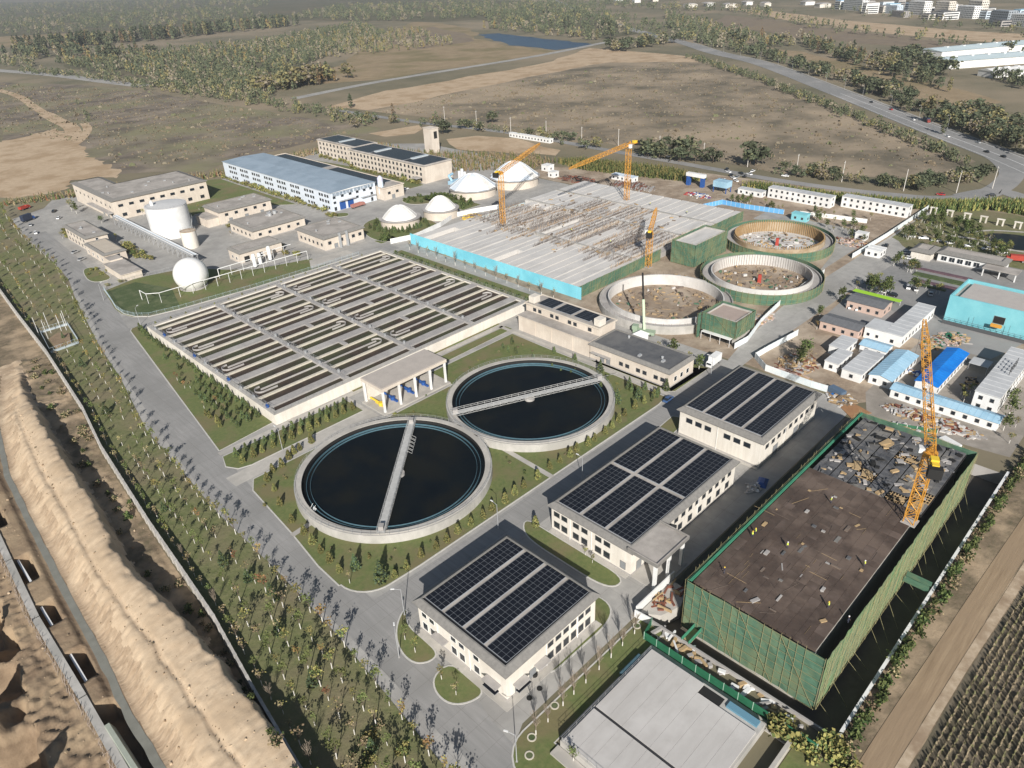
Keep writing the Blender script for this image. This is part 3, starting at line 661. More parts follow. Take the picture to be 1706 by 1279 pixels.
# buildings of the sludge and gas yards, top left
b = thing('sludge_house', 'long beige L shaped building with a flat roof behind the parking', 'building', (157, 478, 0))
poly = [(129.6, 457), (186.4, 457), (186.4, 497), (147, 497), (147, 524), (129.6, 524)]
mb = MB(); mb.prism(poly, 0, 11.2, 0); mb.build('wall', [BEIGE], b)
def grow(p, e):
    out = []
    n = len(p)
    for i in range(n):
        a, q, c = Vector(p[i - 1]), Vector(p[i]), Vector(p[(i + 1) % n]); d1 = (q - a).normalized(); d2 = (c - q).normalized()
        out.append((q.x + (d1.y + d2.y) * e, q.y - (d1.x + d2.x) * e))
    return out
mb = MB(); po, pi_ = grow(poly, .8), grow(poly, -2.2)
for i in range(6):
    j = (i + 1) % 6
    mb.face([(*po[i], 11.1), (*po[j], 11.1), (*po[j], 11.4), (*po[i], 11.4)], 0); mb.face([(*po[i], 11.4), (*po[j], 11.4), (*pi_[j], 12.3), (*pi_[i], 12.3)], 0)
mb.face([(*p, 11.1) for p in po[::-1]], 0); mb.face([(*p, 12.1) for p in pi_], 1); mb.build('roof', [EAVEG, ROOFG], b)
wins(b, 'y', 457, spread(131, 186, 9), 7.2, 2.6, 1.4, 'dark'); wins(b, 'y', 457, spread(131, 186, 7), 1.6, 2.4, 1.8, 'dark')
wins(b, 'x', 129.6, spread(458, 523, 9), 6.6, 1.5, 1.2, 'dark'); wins(b, 'x', 129.6, spread(458, 480, 3), .2, 3, 3.4, 'door')
MB().box(126.4, 129.5, 458, 494, 4.2, 4.5).build('canopy', [GREYC], b)

b, zr = hall('control_house', 'two storey beige control house with stepped roofs beside the parking', 98.8, 109.4, 409.0, 441.6, 7.4, BEIGE)
wins(b, 'x', 98.8, spread(411, 440, 6), 4.6, 1.4, 1.3, 'dark'); wins(b, 'x', 98.8, spread(411, 440, 6), 1.3, 1.4, 1.5, 'dark'); wins(b, 'y', 409.0, [104], 5.6, 1.2, 1.0)
mb = MB(); mb.box(97.6, 107.9, 381.6, 408.9, 0, 5.0); mb.build('lower_wall', [BEIGE], b)
mb, z = skirt_roof(97.6, 107.9, 381.6, 408.0, 5.0, e=.6, inset=.5, rise=.7); mb.build('lower_roof', [EAVEG, EAVEG, mat('cream_roof_screed', (.52, .46, .38), (.46, .40, .33), .4, .9)], b)
mb = MB(); mb.box(94.6, 103.4, 351.6, 374, 0, 3.2, 0, 1); mb.box(94.2, 103.8, 351.2, 374.4, 3.21, 3.5, 0, 1); mb.box(97.4, 103.4, 374.01, 381.5, 0, 4.2, 0, 1); mb.build('annex', [BEIGE, ROOFG], b)
wins(b, 'y', 381.6, [100, 104], 3.4, 1.6, .8, 'dark'); wins(b, 'x', 97.6, spread(383, 408, 4), 1.2, 1.5, 1.5)

b, zr = hall('dosing_house', 'beige house with a stepped roof behind the tall white tank', 164.8, 196.4, 397, 415.6, 7.4, BEIGE)
wins(b, 'y', 397, spread(166, 195, 5), 4.6, 1.8, 1.4, 'dark'); wins(b, 'y', 397, spread(166, 195, 3), .8, 2, 2.2, 'door')
MB().box(158, 164.7, 399, 413, 0, 4.6).build('annex', [BEIGE], b); MB().box(157.6, 164.7, 398.6, 413.4, 4.61, 5.0).build('annex_roof', [ROOFG], b)
b, zr = hall('filter_house', 'wide low beige house with two grey fans on its roof', 163.0, 193.6, 356.2, 381.6, 5.4, BEIGE, inset=.6)
wins(b, 'y', 356.2, spread(164, 192, 5), 2.2, 1.6, 1.3, 'dark'); wins(b, 'x', 163.0, spread(358, 380, 5), 2.0, 1.3, 1.3, 'dark')
for x, y in ((186, 374), (182, 372)): MB().cyl(x, y, zr, zr + 1.5, 1.1, n=10).build('roof_fan', [RAIL], b)
b, zr = hall('compressor_house', 'narrow beige house behind the white gas piping', 141.6, 164.0, 329.2, 340.8, 5.2, BEIGE, e=.5, inset=.5)
wins(b, 'y', 329.2, [145, 152], .3, 2.6, 3, 'open'); wins(b, 'x', 141.6, [333, 337], 1.6, 1.3, 1.3)
b, zr = hall('boiler_house', 'beige house with grey flat roof and tall doors at the junction of the inner roads', 178.0, 201.4, 312.2, 337.4, 6.4, BEIGE, inset=.6)
wins(b, 'y', 312.2, [181, 188, 195, 199], 3.0, 1.7, 1.5, 'dark'); wins(b, 'y', 312.2, [184.5, 191.5], .1, 2, 2.6, 'door'); wins(b, 'x', 178.0, spread(313, 336, 6), 2.3, 1.3, 1.4, 'dark')
for x in (186.6, 190.8): MB().box(x - .5, x + .5, 311, 312.1, 0, 7.6).build('flue', [RAIL], b)

b = thing('factory_hall', 'long white factory hall with a pale blue metal roof and blue shutters', 'building', (234, 435, 0))
x0, x1, y0, y1 = 219.0, 250.0, 368.0, 501.0; mb = MB(); mb.box(x0, x1, y0, y1, 0, 10.8, 0); mb.build('wall', [mat('white_blue_wall', (.66, .71, .78), (.60, .66, .73), .5, .7)], b)
mb = MB(); xm = (x0 + x1) / 2
for a, c, za, zb in ((x0 - .5, xm, 10.9, 11.5), (xm, x1 + .5, 11.5, 10.9)): mb.face([(a, y0 - .6, za), (c, y0 - .6, zb), (c, y1 + .6, zb), (a, y1 + .6, za)], 0)
mb.face([(x0 - .5, y0 - .6, 10.81), (x1 + .5, y0 - .6, 10.81), (x1 + .5, y0 - .6, 10.9), (xm, y0 - .6, 11.5), (x0 - .5, y0 - .6, 10.9)], 1)
mb.face([(x0 - .5, y0 - .6, 10.81), (x0 - .5, y1 + .6, 10.81), (x0 - .5, y1 + .6, 10.9), (x0 - .5, y0 - .6, 10.9)], 1); mb.build('roof', [ROOFBL, WHITE], b)
for z in (1.2, 4.6, 7.8):
    for k in range(8): wins(b, 'x', x0, [371.5 + k * 16 + q for q in (0, 2.6, 5.8, 8.4)][:4 if z > 2 else 3], z, 1.7, 1.5, 'dark')
wins(b, 'y', y0, [221, 226.6, 232, 237, 242, 246.6], 7.3, 1.7, 1.3, 'dark'); wins(b, 'y', y0, [221, 236.6, 247], 4.4, 1.6, 1.2, 'dark')
wins(b, 'y', y0, [226, 231.6], .1, 4.2, 4.6, 'blue'); wins(b, 'y', y0, [221, 246.8], .4, 1.5, 2.0, 'dark')
MB().box(224, 234.6, y0 - 1.6, y0 - .05, 5.2, 5.5).build('canopy', [RAIL], b)
MB().box(239, 249, y0 - 1.6, y0 - .05, 4.0, 4.3).build('canopy', [RAIL], b)
try:
    fc = bpy.data.curves.new('sign_letters', 'FONT'); fc.body = '科技改变环境 环保引领未来'; fc.size = 2.1; fc.extrude = .06; fc.align_x = 'CENTER'; fc.space_character = 1.12
    fo = bpy.data.objects.new('sign_letters', fc); COL.objects.link(fo)
    dg = bpy.context.evaluated_depsgraph_get(); me = bpy.data.meshes.new_from_object(fo.evaluated_get(dg)); bpy.data.objects.remove(fo)
    me.materials.clear(); me.materials.append(mat('sign_grey_blue', (.22, .29, .36), rough=.6))
    so = put('sign_letters', me, b, (0, y0 - .75 - 435 + .0, 9.05)); so.rotation_euler = (PI / 2, 0, 0)
    wdt = max(v.co.x for v in me.vertices) - min(v.co.x for v in me.vertices); so.scale = (28.5 / max(wdt, 1), 1, 1)
except Exception as ex: print('sign failed', ex)
b = thing('silo', 'pale blue tapered silo tower at the corner of the factory hall', 'silo', (252.8, 366.2, 0))
mb = MB(); mb.obox(252.8, 366.2, 0, 3.6, 2.6, 2.6); mb.build('base', [BLUEP], b); MB().cyl(252.8, 366.2, 3.6, 11, 1.7, n=14).build('shell', [PALEBL], b); MB().lathe(252.8, 366.2, [(1.7, 11), (1.7, 13), (.5, 14.3), (0, 14.3)], 14).build('cap', [mat('lilac_steel', (.55, .55, .68), rough=.5)], b)
b, zr = hall('solar_annex', 'low beige annex with two solar fields behind the factory hall', 251.2, 266, 361.5, 500, 7.4, BEIGE, 'flat', e=.4)
pv(ROOF, 252.6, 265, 372, 430, zr + .1, 8, 30); pv(ROOF, 252.6, 265, 438, 498, zr + .1, 8, 30)
wins(b, 'y', 361.5, [255, 261], 3.6, 1.8, 1.4, 'dark'); wins(b, 'y', 361.5, [258], .1, 2.2, 2.8, 'door')
b = thing('office_block', 'three storey beige block with a dark solar roof and three skylights', 'building', (304, 440, 0))
mb = MB(); mb.box(292.4, 315.4, 373, 458, 0, 11.0); mb.box(298.6, 318, 458.01, 508, 0, 11.0); mb.build('wall', [BEIGE], b)
mb, z = skirt_roof(292.4, 315.4, 373, 458, 11.0, e=.5, inset=.5, rise=.5); RA = mb.build('roof', [ROOFG, ROOFG, PVB], b)
mb, z2 = skirt_roof(298.6, 318, 458.6, 508, 11.05, e=.5, inset=.5, rise=.5); RB = mb.build('roof', [ROOFG, ROOFG, PVB], b)
pv(RA, 293.6, 314.4, 374.5, 393, z, 12, 10); pv(RA, 293.6, 314.4, 397, 431, z, 12, 18); pv(RA, 293.6, 314.4, 435, 457, z, 12, 11); pv(RB, 299.8, 316.8, 460, 481, z2, 10, 11); pv(RB, 299.8, 316.8, 485, 507, z2, 10, 12)
for x, y, q in ((307, 395, z), (305, 433, z), (309, 482.5, z2)): MB().box(x - 7, x + 6, y - 1.5, y + 1.5, q, q + .8).build('skylight', [mat('skylight_glass', (.50, .55, .58), rough=.3)], b)
for zz in (1.2, 4.7, 8.0):
    wins(b, 'x', 292.4, spread(375, 457, 20), zz, 1.6, 1.7, 'dark'); wins(b, 'x', 298.6, spread(460, 507, 10), zz, 1.6, 1.7, 'dark')
MB().box(287.5, 292.3, 376, 382, 3.4, 3.7).build('canopy', [GREYC], b)
b = thing('stair_tower', 'tall narrow beige tower with a dark opening near its top', 'tower', (355, 441, 0))
mb = MB(); mb.box(351.5, 358.5, 436.5, 445.5, 0, 17.5); mb.box(351.2, 358.8, 436.2, 445.8, 17.51, 18.0); mb.build('wall', [BEIGE], b); wins(b, 'y', 436.5, [355.4], 10.5, 3.0, 5.0, 'open')

# open canopy between the basin and the clarifiers
b = thing('valve_canopy', 'open concrete canopy on tall white columns beside the aeration basin', 'canopy', (118.4, 171.6, 0))
x0, x1, y0, y1 = 105.4, 131.6, 166.0, 177.2
mb = MB(); mb.box(x0, x1, y0, y1, 8.0, 9.1, 1, 0); mb.box(x0 + .3, x1 - .3, y0 + .3, y1 - .3, 9.1, 9.25, 0); mb.build('roof', [mat('canopy_roof', (.46, .415, .375), (.41, .37, .335), .4, .9), BEIGE], b)
for i in range(5):
    for y in ((y0 + .6, y1 - .6) if i in (0, 4) else (y0 + .6,)): x = x0 + .6 + (x1 - x0 - 1.2) * i / 4; MB().box(x - .3, x + .3, y - .3, y + .3, .5, 8.0).build('column', [WHITE], b)
MB().box(x0 + .3, x1 - .3, y1 - .29, y1 - .05, .5, 8.0).build('back_wall', [CREAM], b)
MB().box(x0 - .6, x1 + .4, y0 - .6, y1 + .2, 0, .5).build('floor_slab', [PATHM], b)
for i, x in enumerate((107.6, 112.3, 119, 125)):
    mb = MB(); mb.cyl(x, 171, .5, 1.6, .75, n=10); mb.box(x - .3, x + .3, 168.6, 173.6, .5, 1.1); mb.tube((x, 171, 1.2), (x, 176.5, 1.2), .35, 8)
    tag(mb.build('pump_set', [YELP if i == 0 else BLUEP], loc=(x, 171, .5)), ['yellow pump set on the canopy floor nearest the camera', 'blue pump set second along the canopy floor', 'blue pump set third along the canopy floor', 'blue pump set at the far end of the canopy floor'][i], 'pump')

for par, xs, ys, z, n, nm in ((bpy.data.objects['sludge_house'], (132, 184), (460, 494), 12.1, 9, 'roof_vent'), (bpy.data.objects['filter_house'], (166, 190), (358, 379), 6.1, 5, 'roof_vent'), (bpy.data.objects['boiler_house'], (181, 199), (315, 335), 7.1, 5, 'roof_vent'), (bpy.data.objects['dosing_house'], (168, 194), (399, 414), 8.1, 5, 'roof_vent'), (bpy.data.objects['pump_house'], (178, 188), (112, 139), 6.2, 4, 'roof_vent'), (bpy.data.objects['control_house'], (101, 107), (412, 439), 8.1, 3, 'roof_vent')):
    rv_ = random.Random(n)
    for i in range(n):
        x, y = rv_.uniform(*xs), rv_.uniform(*ys); mb = MB()
        if i % 2: mb.cyl(x, y, z - .3, z + .7, .35, n=10); mb.cyl(x, y, z + .7, z + .95, .55, .2, n=10)
        else: mb.obox(x, y, z - .3, z + .6, 1.4, .9)
        mb.build(nm, [RAIL], par)
# ---------------------------------------------------------------- clarifiers
def rail_ring(parent, cx, cy, r, z, n=72, h=1.05, nm='railing'):
    mb = MB()
    for i in range(n):
        a, c = 2 * PI * i / n, 2 * PI * (i + 1) / n
        p, q = (cx + r * math.cos(a), cy + r * math.sin(a)), (cx + r * math.cos(c), cy + r * math.sin(c))
        mb.tube((*p, z), (*p, z + h), .035)
        for k in (.5, 1.0): mb.tube((*p, z + h * k), (*q, z + h * k), .03)
    return mb.build(nm, [RAIL], parent)
def clarifier(cx, cy, R, label, a0, bridge):
    t = thing('clarifier', label, 'settling tank', (cx, cy, 0))
    mb = MB(); mb.ring(cx, cy, R - .45, R, 0, 2.6, 96, 0); mb.build('outer_wall', [TANKC], t)
    mb = MB(); mb.ring(cx, cy, R - 1.9, R - .46, 2.0, 2.75, 96, 0); mb.build('walkway', [PATHM], t)
    mb = MB(); mb.ring(cx, cy, R - 3.2, R - 3.1, 1.0, 2.1, 96, 0); mb.ring(cx, cy, R - 4.2, R - 4.12, 1.0, 1.95, 96, 0); mb.ring(cx, cy, R - 1.95, R - 1.91, 1.3, 2.6, 96, 1); mb.build('weir', [BLUEW, BLACK], t)
    mb = MB(); mb.cap(cx, cy, R - 1.9, 1.55, 96); mb.build('water', [WATER], t)
    rail_ring(t, cx, cy, R - .2, 2.6)
    # scraper bridge
    a, b, off = bridge
    d = Vector((b[0] - a[0], b[1] - a[1])); L = d.length; d.normalize(); n = Vector((-d.y, d.x))
    mb = MB(); z = 3.1; W = .95
    P = lambda s, k, zz: (a[0] + d.x * s + n.x * k, a[1] + d.y * s + n.y * k, zz)
    mb.face([P(0, -W, z), P(L, -W, z), P(L, W, z), P(0, W, z)]); mb.face([P(0, W, z - .08), P(L, W, z - .08), P(L, -W, z - .08), P(0, -W, z - .08)])
    BD = mb.build('bridge_deck', [TRUSS], t)
    mb = MB(); m = int(L / 2.2)
    for k in (-W, W):
        for zz in (z + 1.1, z + .55, z - .08, z - .75): mb.tube(P(0, k, zz), P(L, k, zz), .06)
        for i in range(m + 1):
            s = L * i / m; mb.tube(P(s, k, z - .75), P(s, k, z + 1.1), .05)
            if i < m: mb.tube(P(s, k, z - .75), P(s + L / m, k, z - .08), .04)
    mb.build('bridge_truss', [TRUSS], BD)
    for s in off[:1]:
        mb = MB()
        for i in range(5): 
            q = s + i * 1.7
            mb.path([P(q, W, z), P(q, W + 1.3, z - .9), P(q + 1.2, W + 1.3, z - .9), P(q + 1.2, W, z)], .05)
        mb.build('scum_arms', [TRUSS], t)
    for s in (1.2, L - 1.2):
        mb = MB(); mb.obox(*P(s, 0, 0)[:2], z, z + 1.3, 1.5, 1.2, math.atan2(d.y, d.x)); mb.build('drive_unit', [GREYC], BD)
    mb = MB(); p = P(L / 2, 0, 0); mb.cyl(p[0], p[1], .8, z - .8, 1.6, n=20); mb.build('centre_column', [GREYC], t)
    return t
c1 = (81.5, 137.4); c2 = (144.3, 143.6)
def ringpt(c, r, px, py, z=3.1):
    x, y = g(px, py, z); a = math.atan2(y - c[1], x - c[0]); return (c[0] + r * math.cos(a), c[1] + r * math.sin(a))
C1, C2 = (88.0, 138.0), (140.0, 136.4)
clarifier(*C1, 26.6, 'round clarifier of dark water nearest the camera, its bridge pointing at the viewer', 0, ((106.4, 153.2), (69.8, 119.4), [8]))
clarifier(*C2, 26.4, 'round clarifier of dark water behind the nearest one, its bridge lying across the view', 0, ((116.6, 147.2), (163.4, 126.2), [50]))

# ---------------------------------------------------------------- aeration basin
t = thing('aeration_basin', 'large rectangular aeration basin with many parallel channels of brown water', 'basin', (135.5, 235, 0))
BX0, BX1, BY0, BY1, BZ = 79.4, 192.0, 186.6, 284.4, 3.6
mb = MB()
for a in ((BX0, BX1, BY0, BY0 + 2.3), (BX0, BX1, BY1 - 1.6, BY1), (BX0, BX0 + 1.8, BY0 + 2.3, BY1 - 1.6), (BX1 - 1.6, BX1, BY0 + 2.3, BY1 - 1.6)): mb.box(*a, 0, BZ, 0, 1)
mb.build('outer_wall', [CREAM, PATHM], t)
MB().face([(BX0 + 1, BY0 + 1, 3.05), (BX1 - 1, BY0 + 1, 3.05), (BX1 - 1, BY1 - 1, 3.05), (BX0 + 1, BY1 - 1, 3.05)]).build('water', [MUDW], t)
XC = [BX0 + 1.8, 107.6, 135.4, 163.6, BX1 - 1.6]
for c in range(4):
    xa, xb = XC[c] + (.9 if c else 0), XC[c + 1] - (.9 if c < 3 else 0)
    y = BY0 + 2.3 + 3.0
    for u in range(4):
        if y > BY1 - 4: break
        mb = MB()
        if c in (0, 3): mb.box(xa, xb, y, y + 3.4, 1.5, BZ, 0)
        else:
            gap = xa + (xb - xa) * .52
            mb.box(xa, xb, y, y + 3.6, 1.5, BZ, 0); mb.box(gap - .8, gap + .8, y - 3.98, y, 1.5, BZ, 0) if u else None
        mb.build('deck', [GREYC], t)
        if y + 7.6 < BY1: MB().box(xa, xb, y + 7.6, y + 8.6, 1.5, BZ + .02).build('channel_wall', [CREAMC], t)
        if y + 18 < BY1: MB().box(xa, xb, y + 17.4, y + 18.4, 1.5, BZ + .02).build('channel_wall', [CREAMC], t)
        ym = y + 13.05
        if ym + 2.4 < BY1 - 1.6:
            left = (c % 2 == 0); e0, e1 = (xa + 3.6, xb) if left else (xa, xb - 3.6)
            mb = MB(); mb.box(e0, e1, ym - .11, ym + .11, 1.5, BZ + .03)
            cx = e0 if left else e1; rr_ = 2.0
            for k in range(10):
                a0, a1 = (PI / 2 + PI * k / 10, PI / 2 + PI * (k + 1) / 10); s = 1 if left else -1
                q = [(cx + s * r_ * math.cos(a), ym + r_ * math.sin(a)) for r_, a in ((rr_ - .10, a0), (rr_ + .10, a0), (rr_ + .10, a1), (rr_ - .10, a1))]
                mb.prism(q if not left else q, 1.5, BZ + .04)
            for sgn in (1, -1):
                L2 = 5.0 if sgn < 0 else .6
                mb.box(cx, cx + L2, ym + sgn * 2 - .1, ym + sgn * 2 + .1, 1.5, BZ + .03) if left else mb.box(cx - L2, cx, ym + sgn * 2 - .1, ym + sgn * 2 + .1, 1.5, BZ + .03)
            mb.build('baffle', [GREYC], t)
        y += 22.95
for x in XC[1:4]:
    mb = MB(); mb.box(x - .9, x + .9, BY0 + 2.3, BY1 - 1.6, 1.5, BZ + .12, 0)
    mb.build('walkway', [GREYC], t)
def rail_line(mb, p, q, z, h=1.1, st=2.6, r=.03):
    d = math.hypot(q[0] - p[0], q[1] - p[1]); n = max(1, int(d / st)); L = [(p[0] + (q[0] - p[0]) * i / n, p[1] + (q[1] - p[1]) * i / n) for i in range(n + 1)]
    for a in L: mb.tube((*a, z), (*a, z + h), r)
    for k in (.5, 1): mb.tube((*L[0], z + h * k), (*L[-1], z + h * k), r)
for ln in [((BX0 + .2, BY0 + .2), (BX0 + .2, BY1 - .2)), ((BX0 + .2, BY1 - .2), (BX1 - .2, BY1 - .2)), ((BX0 + .2, BY0 + .2), (104, BY0 + .2)), ((132, BY0 + .2), (BX1 - .2, BY0 + .2)), ((BX1 - .2, BY0 + .2), (BX1 - .2, BY1 - .2)), ((BX0 + 1.7, BY0 + 3), (BX0 + 1.7, BY1 - 2))] + [((x + s, BY0 + 3), (x + s, BY1 - 2)) for x in XC[1:4] for s in (-.85, .85)]:
    mb = MB(); rail_line(mb, *ln, BZ + .1); mb.build('railing', [RAIL], t)
for k in range(11):
    x, y = BX0 + 1.0, BY0 + 6 + k * 8.6; mb = MB(); mb.box(x - .35, x + .35, y - .5, y + .5, BZ, BZ + .9); mb.tube((x, y, BZ + .9), (x, y, BZ + 1.7), .06); mb.build('valve_actuator', [BLUEP if k % 3 == 0 else RAIL], t)
for c in range(1, 4):
    for k in range(9):
        x, y = XC[c] + (-.4 if k % 2 else .4), BY0 + 8 + k * 10.4; mb = MB(); mb.box(x - .3, x + .3, y - .3, y + .3, BZ + .12, BZ + 1.2); mb.build('valve_actuator', [RAIL], t)

# ---------------------------------------------------------------- tanks of the gas yard
t = thing('digester_tank', 'tall white cylindrical tank with a railed flat top', 'tank', (140.6, 404.8, 0))
MB().lathe(140.6, 404.8, [(10.5, 0), (10.5, 16)], 40).build('shell', [WHITE], t, smooth=True)
MB().lathe(140.6, 404.8, [(10.5, 16), (10.6, 16.1), (10.6, 16.3), (8, 16.6), (0, 17)], 40).build('roof', [mat('grey_white_roof', (.60, .60, .60), (.54, .54, .54), .6, .7)], t)
rail_ring(t, 140.6, 404.8, 10.3, 16.4, 36)
mb = MB(); mb.cyl(134.6, 407.4, 16.3, 18.6, .9, n=10); mb.cyl(134.6, 407.4, 18.6, 19.2, .5, n=10); mb.build('roof_vessel', [WHITE], t)
mb = MB()
for i in range(22):
    a = math.radians(-70 + i * 5); b_ = math.radians(-65 + i * 5); z = .5 + i * .72
    mb.tube((140.6 + 10.9 * math.cos(a), 404.8 + 10.9 * math.sin(a), z), (140.6 + 10.9 * math.cos(b_), 404.8 + 10.9 * math.sin(b_), z + .72), .12); mb.tube((140.6 + 11.3 * math.cos(a), 404.8 + 11.3 * math.sin(a), z + 1), (140.6 + 11.3 * math.cos(b_), 404.8 + 11.3 * math.sin(b_), z + 1.72), .05)
mb.build('spiral_stair', [RAIL], t)
t = thing('buffer_tank', 'small white tank with a rusty rim in front of the tall white tank', 'tank', (137.4, 374.8, 0))
MB().lathe(137.4, 374.8, [(3.9, 0), (3.9, 8.6)], 28).build('shell', [CREAM], t, smooth=True); MB().lathe(137.4, 374.8, [(3.9, 8.6), (4.0, 8.7), (0, 9.3)], 28).build('roof', [mat('rust_streaked_roof', (.55, .47, .38), (.40, .27, .16), 1.0, .8)], t); rail_ring(t, 137.4, 374.8, 3.8, 8.7, 18)
t = thing('gas_holder', 'big white spherical gas holder on the green bed', 'gas holder', (113.6, 319.6, 0))
prof = [(7.4 * math.sin(PI * j / 20), 6.0 - 7.4 * math.cos(PI * j / 20)) for j in range(4, 21)]
MB().lathe(113.6, 319.6, [(prof[0][0], -.0)] + prof, 40).build('membrane', [mat('gas_membrane', (.80, .79, .77), (.75, .74, .72), .3, .5)], t, smooth=True)
MB().ring(113.6, 319.6, 5.2, 6.0, 0, .5, 40).build('base_ring', [GREYC], t)
def dome(x, y, r, h, ht, label, m1, m2, n, name='dome_tank', rr=.82):
    t = thing(name, label, 'tank', (x, y, 0))
    MB().lathe(x, y, [(r * .93, 0), (r * .93, h)], 40).build('wall', [BEIGE], t, smooth=True)
    mb = MB(); mb.lathe(x, y, [(r * .93, h), (r, h), (r, h + .35), (r * rr, h + .36)], 40); mb.build('rim', [GREYC], t)
    k = 7; pr = [(r * rr * (1 - (j / k)), h + .36 + ht * math.sin(PI / 2 * (j / k)) ** (1.0 if n > 20 else 1.15)) for j in range(k)] + [(0.01, h + .36 + ht)]
    mb = MB(); mb.lathe(x, y, pr, n)
    if m2: mb.m = [0 if (i % n) % (n // 4 or 1) < (n // 8 or 1) else 1 for i in range(len(mb.f))]
    mb.build('membrane_roof', [m1, m2 or m1], t, smooth=(n > 20))
    mb = MB()
    for i in range(n if n < 20 else 12):
        a = 2 * PI * i / (n if n < 20 else 12)
        mb.path([(x + q * 1.005 * math.cos(a), y + q * 1.005 * math.sin(a), z + .05) for q, z in pr], .09)
    mb.build('ribs', [WSTEEL], t)
dome(229.4, 318.2, 11.4, 4.0, 6.2, 'grey white domed tank nearest the blue hoarding', DOMEW, None, 28)
dome(253.2, 312.0, 10.4, 4.4, 6.6, 'grey white domed tank behind the first domed tank', DOMEW, None, 28)
dome(294.7, 330.5, 15.0, 4.6, 7.6, 'large tent roofed tank with white panels beside the reed bed', DOMEW, DOMEB, 12, rr=.95)
dome(326.6, 326.5, 16.2, 5.0, 9.0, 'large tent roofed tank with blue and white panels, farthest of the domes', DOMEW, DOMEB, 12, rr=.95)
t = thing('scrubber_unit', 'pale blue gas scrubber with white upright columns beside the tent roofed tank', 'machine', (304, 356, 0))
mb = MB(); mb.box(300, 312, 352, 360, 0, 2.2); mb.path([(302, 358, 2), (302, 361, 5), (306, 362, 5.4)], .8, 10); mb.build('duct', [SHEETBL], t)
for x, y, h in ((305, 354, 8.5), (309, 356, 8.8), (312.5, 357.5, 6)): MB().cyl(x, y, 2.2, h, .9, n=12).build('column', [WSTEEL], t)

# pipe rack, gas pipe frame, green fences
t = thing('pipe_rack', 'long grey steel pipe rack leaning over the gas yard road', 'pipe rack', (127, 395, 0))
for x, y0_, y1_ in ((125.6, 345, 448), (128.2, 345, 448)): MB().box(x - .35, x + .35, y0_, y1_, 4.9, 5.3).build('beam', [RAIL], t)
for k in range(4): MB().tube((126 + k * .6, 345, 5.55), (126 + k * .6, 448, 5.55), .2, 6).build('pipe', [[WSTEEL, RAIL, PALEBL, WSTEEL][k]], t)
for k in range(18):
    y = 346 + k * 6; mb = MB(); mb.tube((125.6, y, 0), (125.6, y, 5), .14); mb.tube((128.2, y, 0), (128.2, y, 5), .14); mb.tube((125.6, y, 1), (128.2, y, 4.8), .07); mb.tube((125.6, y, 4.8), (125.6, y + 6, 1), .06); mb.build('trestle', [RAIL], t)
t = thing('gas_pipe', 'thin white gas pipe on a row of slender posts along the fence', 'pipe', (120, 312, 0))
GP = [(91.6, 322.5), (91.8, 316), (96, 312.6)] + [(98.6 + i * 5.6, 312.6 - i * .32) for i in range(1, 13)]
mb = MB(); mb.path([(*p, 4.6) for p in GP], .16, 6); mb.tube((*GP[0], 4.6), (*GP[0], .6), .16, 6); mb.build('pipe', [WHITE], t)
for p in GP: MB().tube((*p, 0), (*p, 4.6), .10).build('post', [WHITE], t)
t = thing('gas_pipe', 'white pipe bend running from the sphere to the compressor house', 'pipe', (130, 322, 0))
mb = MB(); mb.path([(120, 320, 1.2), (126, 320, 1.2), (126, 320, 4.6), (150, 320, 4.6), (150, 324, 4.6), (166, 324, 4.6)], .18, 6); mb.build('pipe', [WHITE], t)
for x, y in ((126, 320), (132, 320), (138, 320), (144, 320), (150, 320), (156, 324), (162, 324)): MB().tube((x, y, 0), (x, y, 4.6), .1).build('post', [WHITE], t)
for i, (x, y, h, lb) in enumerate(((143.8, 319.5, 7, 'white upright vessel nearest the sphere'), (147.6, 321.5, 6, 'shorter white upright vessel between its two neighbours'), (153.4, 322.6, 7.5, 'white upright vessel farthest from the sphere'))):
    t = thing('process_vessel', lb + ' in the gas piping', 'vessel', (x, y, 0))
    MB().lathe(x, y, [(.9, .8), (.9, h - .6), (.5, h - .1), (0, h)], 14).build('shell', [WHITE], t, smooth=True)
    for a in range(3): MB().tube((x + .8 * math.cos(a * 2.1), y + .8 * math.sin(a * 2.1), 0), (x + .8 * math.cos(a * 2.1), y + .8 * math.sin(a * 2.1), 1.4), .08).build('leg', [RAIL], t)
def mesh_fence(name, label, pts, h, m, pm, st=3.0, solid=True, t_=.05, cat='fence', base=.0, th=.0):
    t = thing(name, label, cat, (pts[0][0], pts[0][1], 0))
    mb = MB(); pb = MB()
    for a, b in zip(pts[:-1], pts[1:]):
        d = math.hypot(b[0] - a[0], b[1] - a[1]); n = max(1, int(d / st)); ang = math.atan2(b[1] - a[1], b[0] - a[0])
        for i in range(n):
            s = (i + .5) / n; mb.obox(a[0] + (b[0] - a[0]) * s, a[1] + (b[1] - a[1]) * s, base + .05, h, d / n - (.06 if solid else 0), t_, ang)
        for i in range(n + 1):
            s = i / n; pb.obox(a[0] + (b[0] - a[0]) * s, a[1] + (b[1] - a[1]) * s, 0, h + .12, .12, .12, ang)
    mb.build('panels', [m], t); pb.build('posts', [pm], t)
    return t
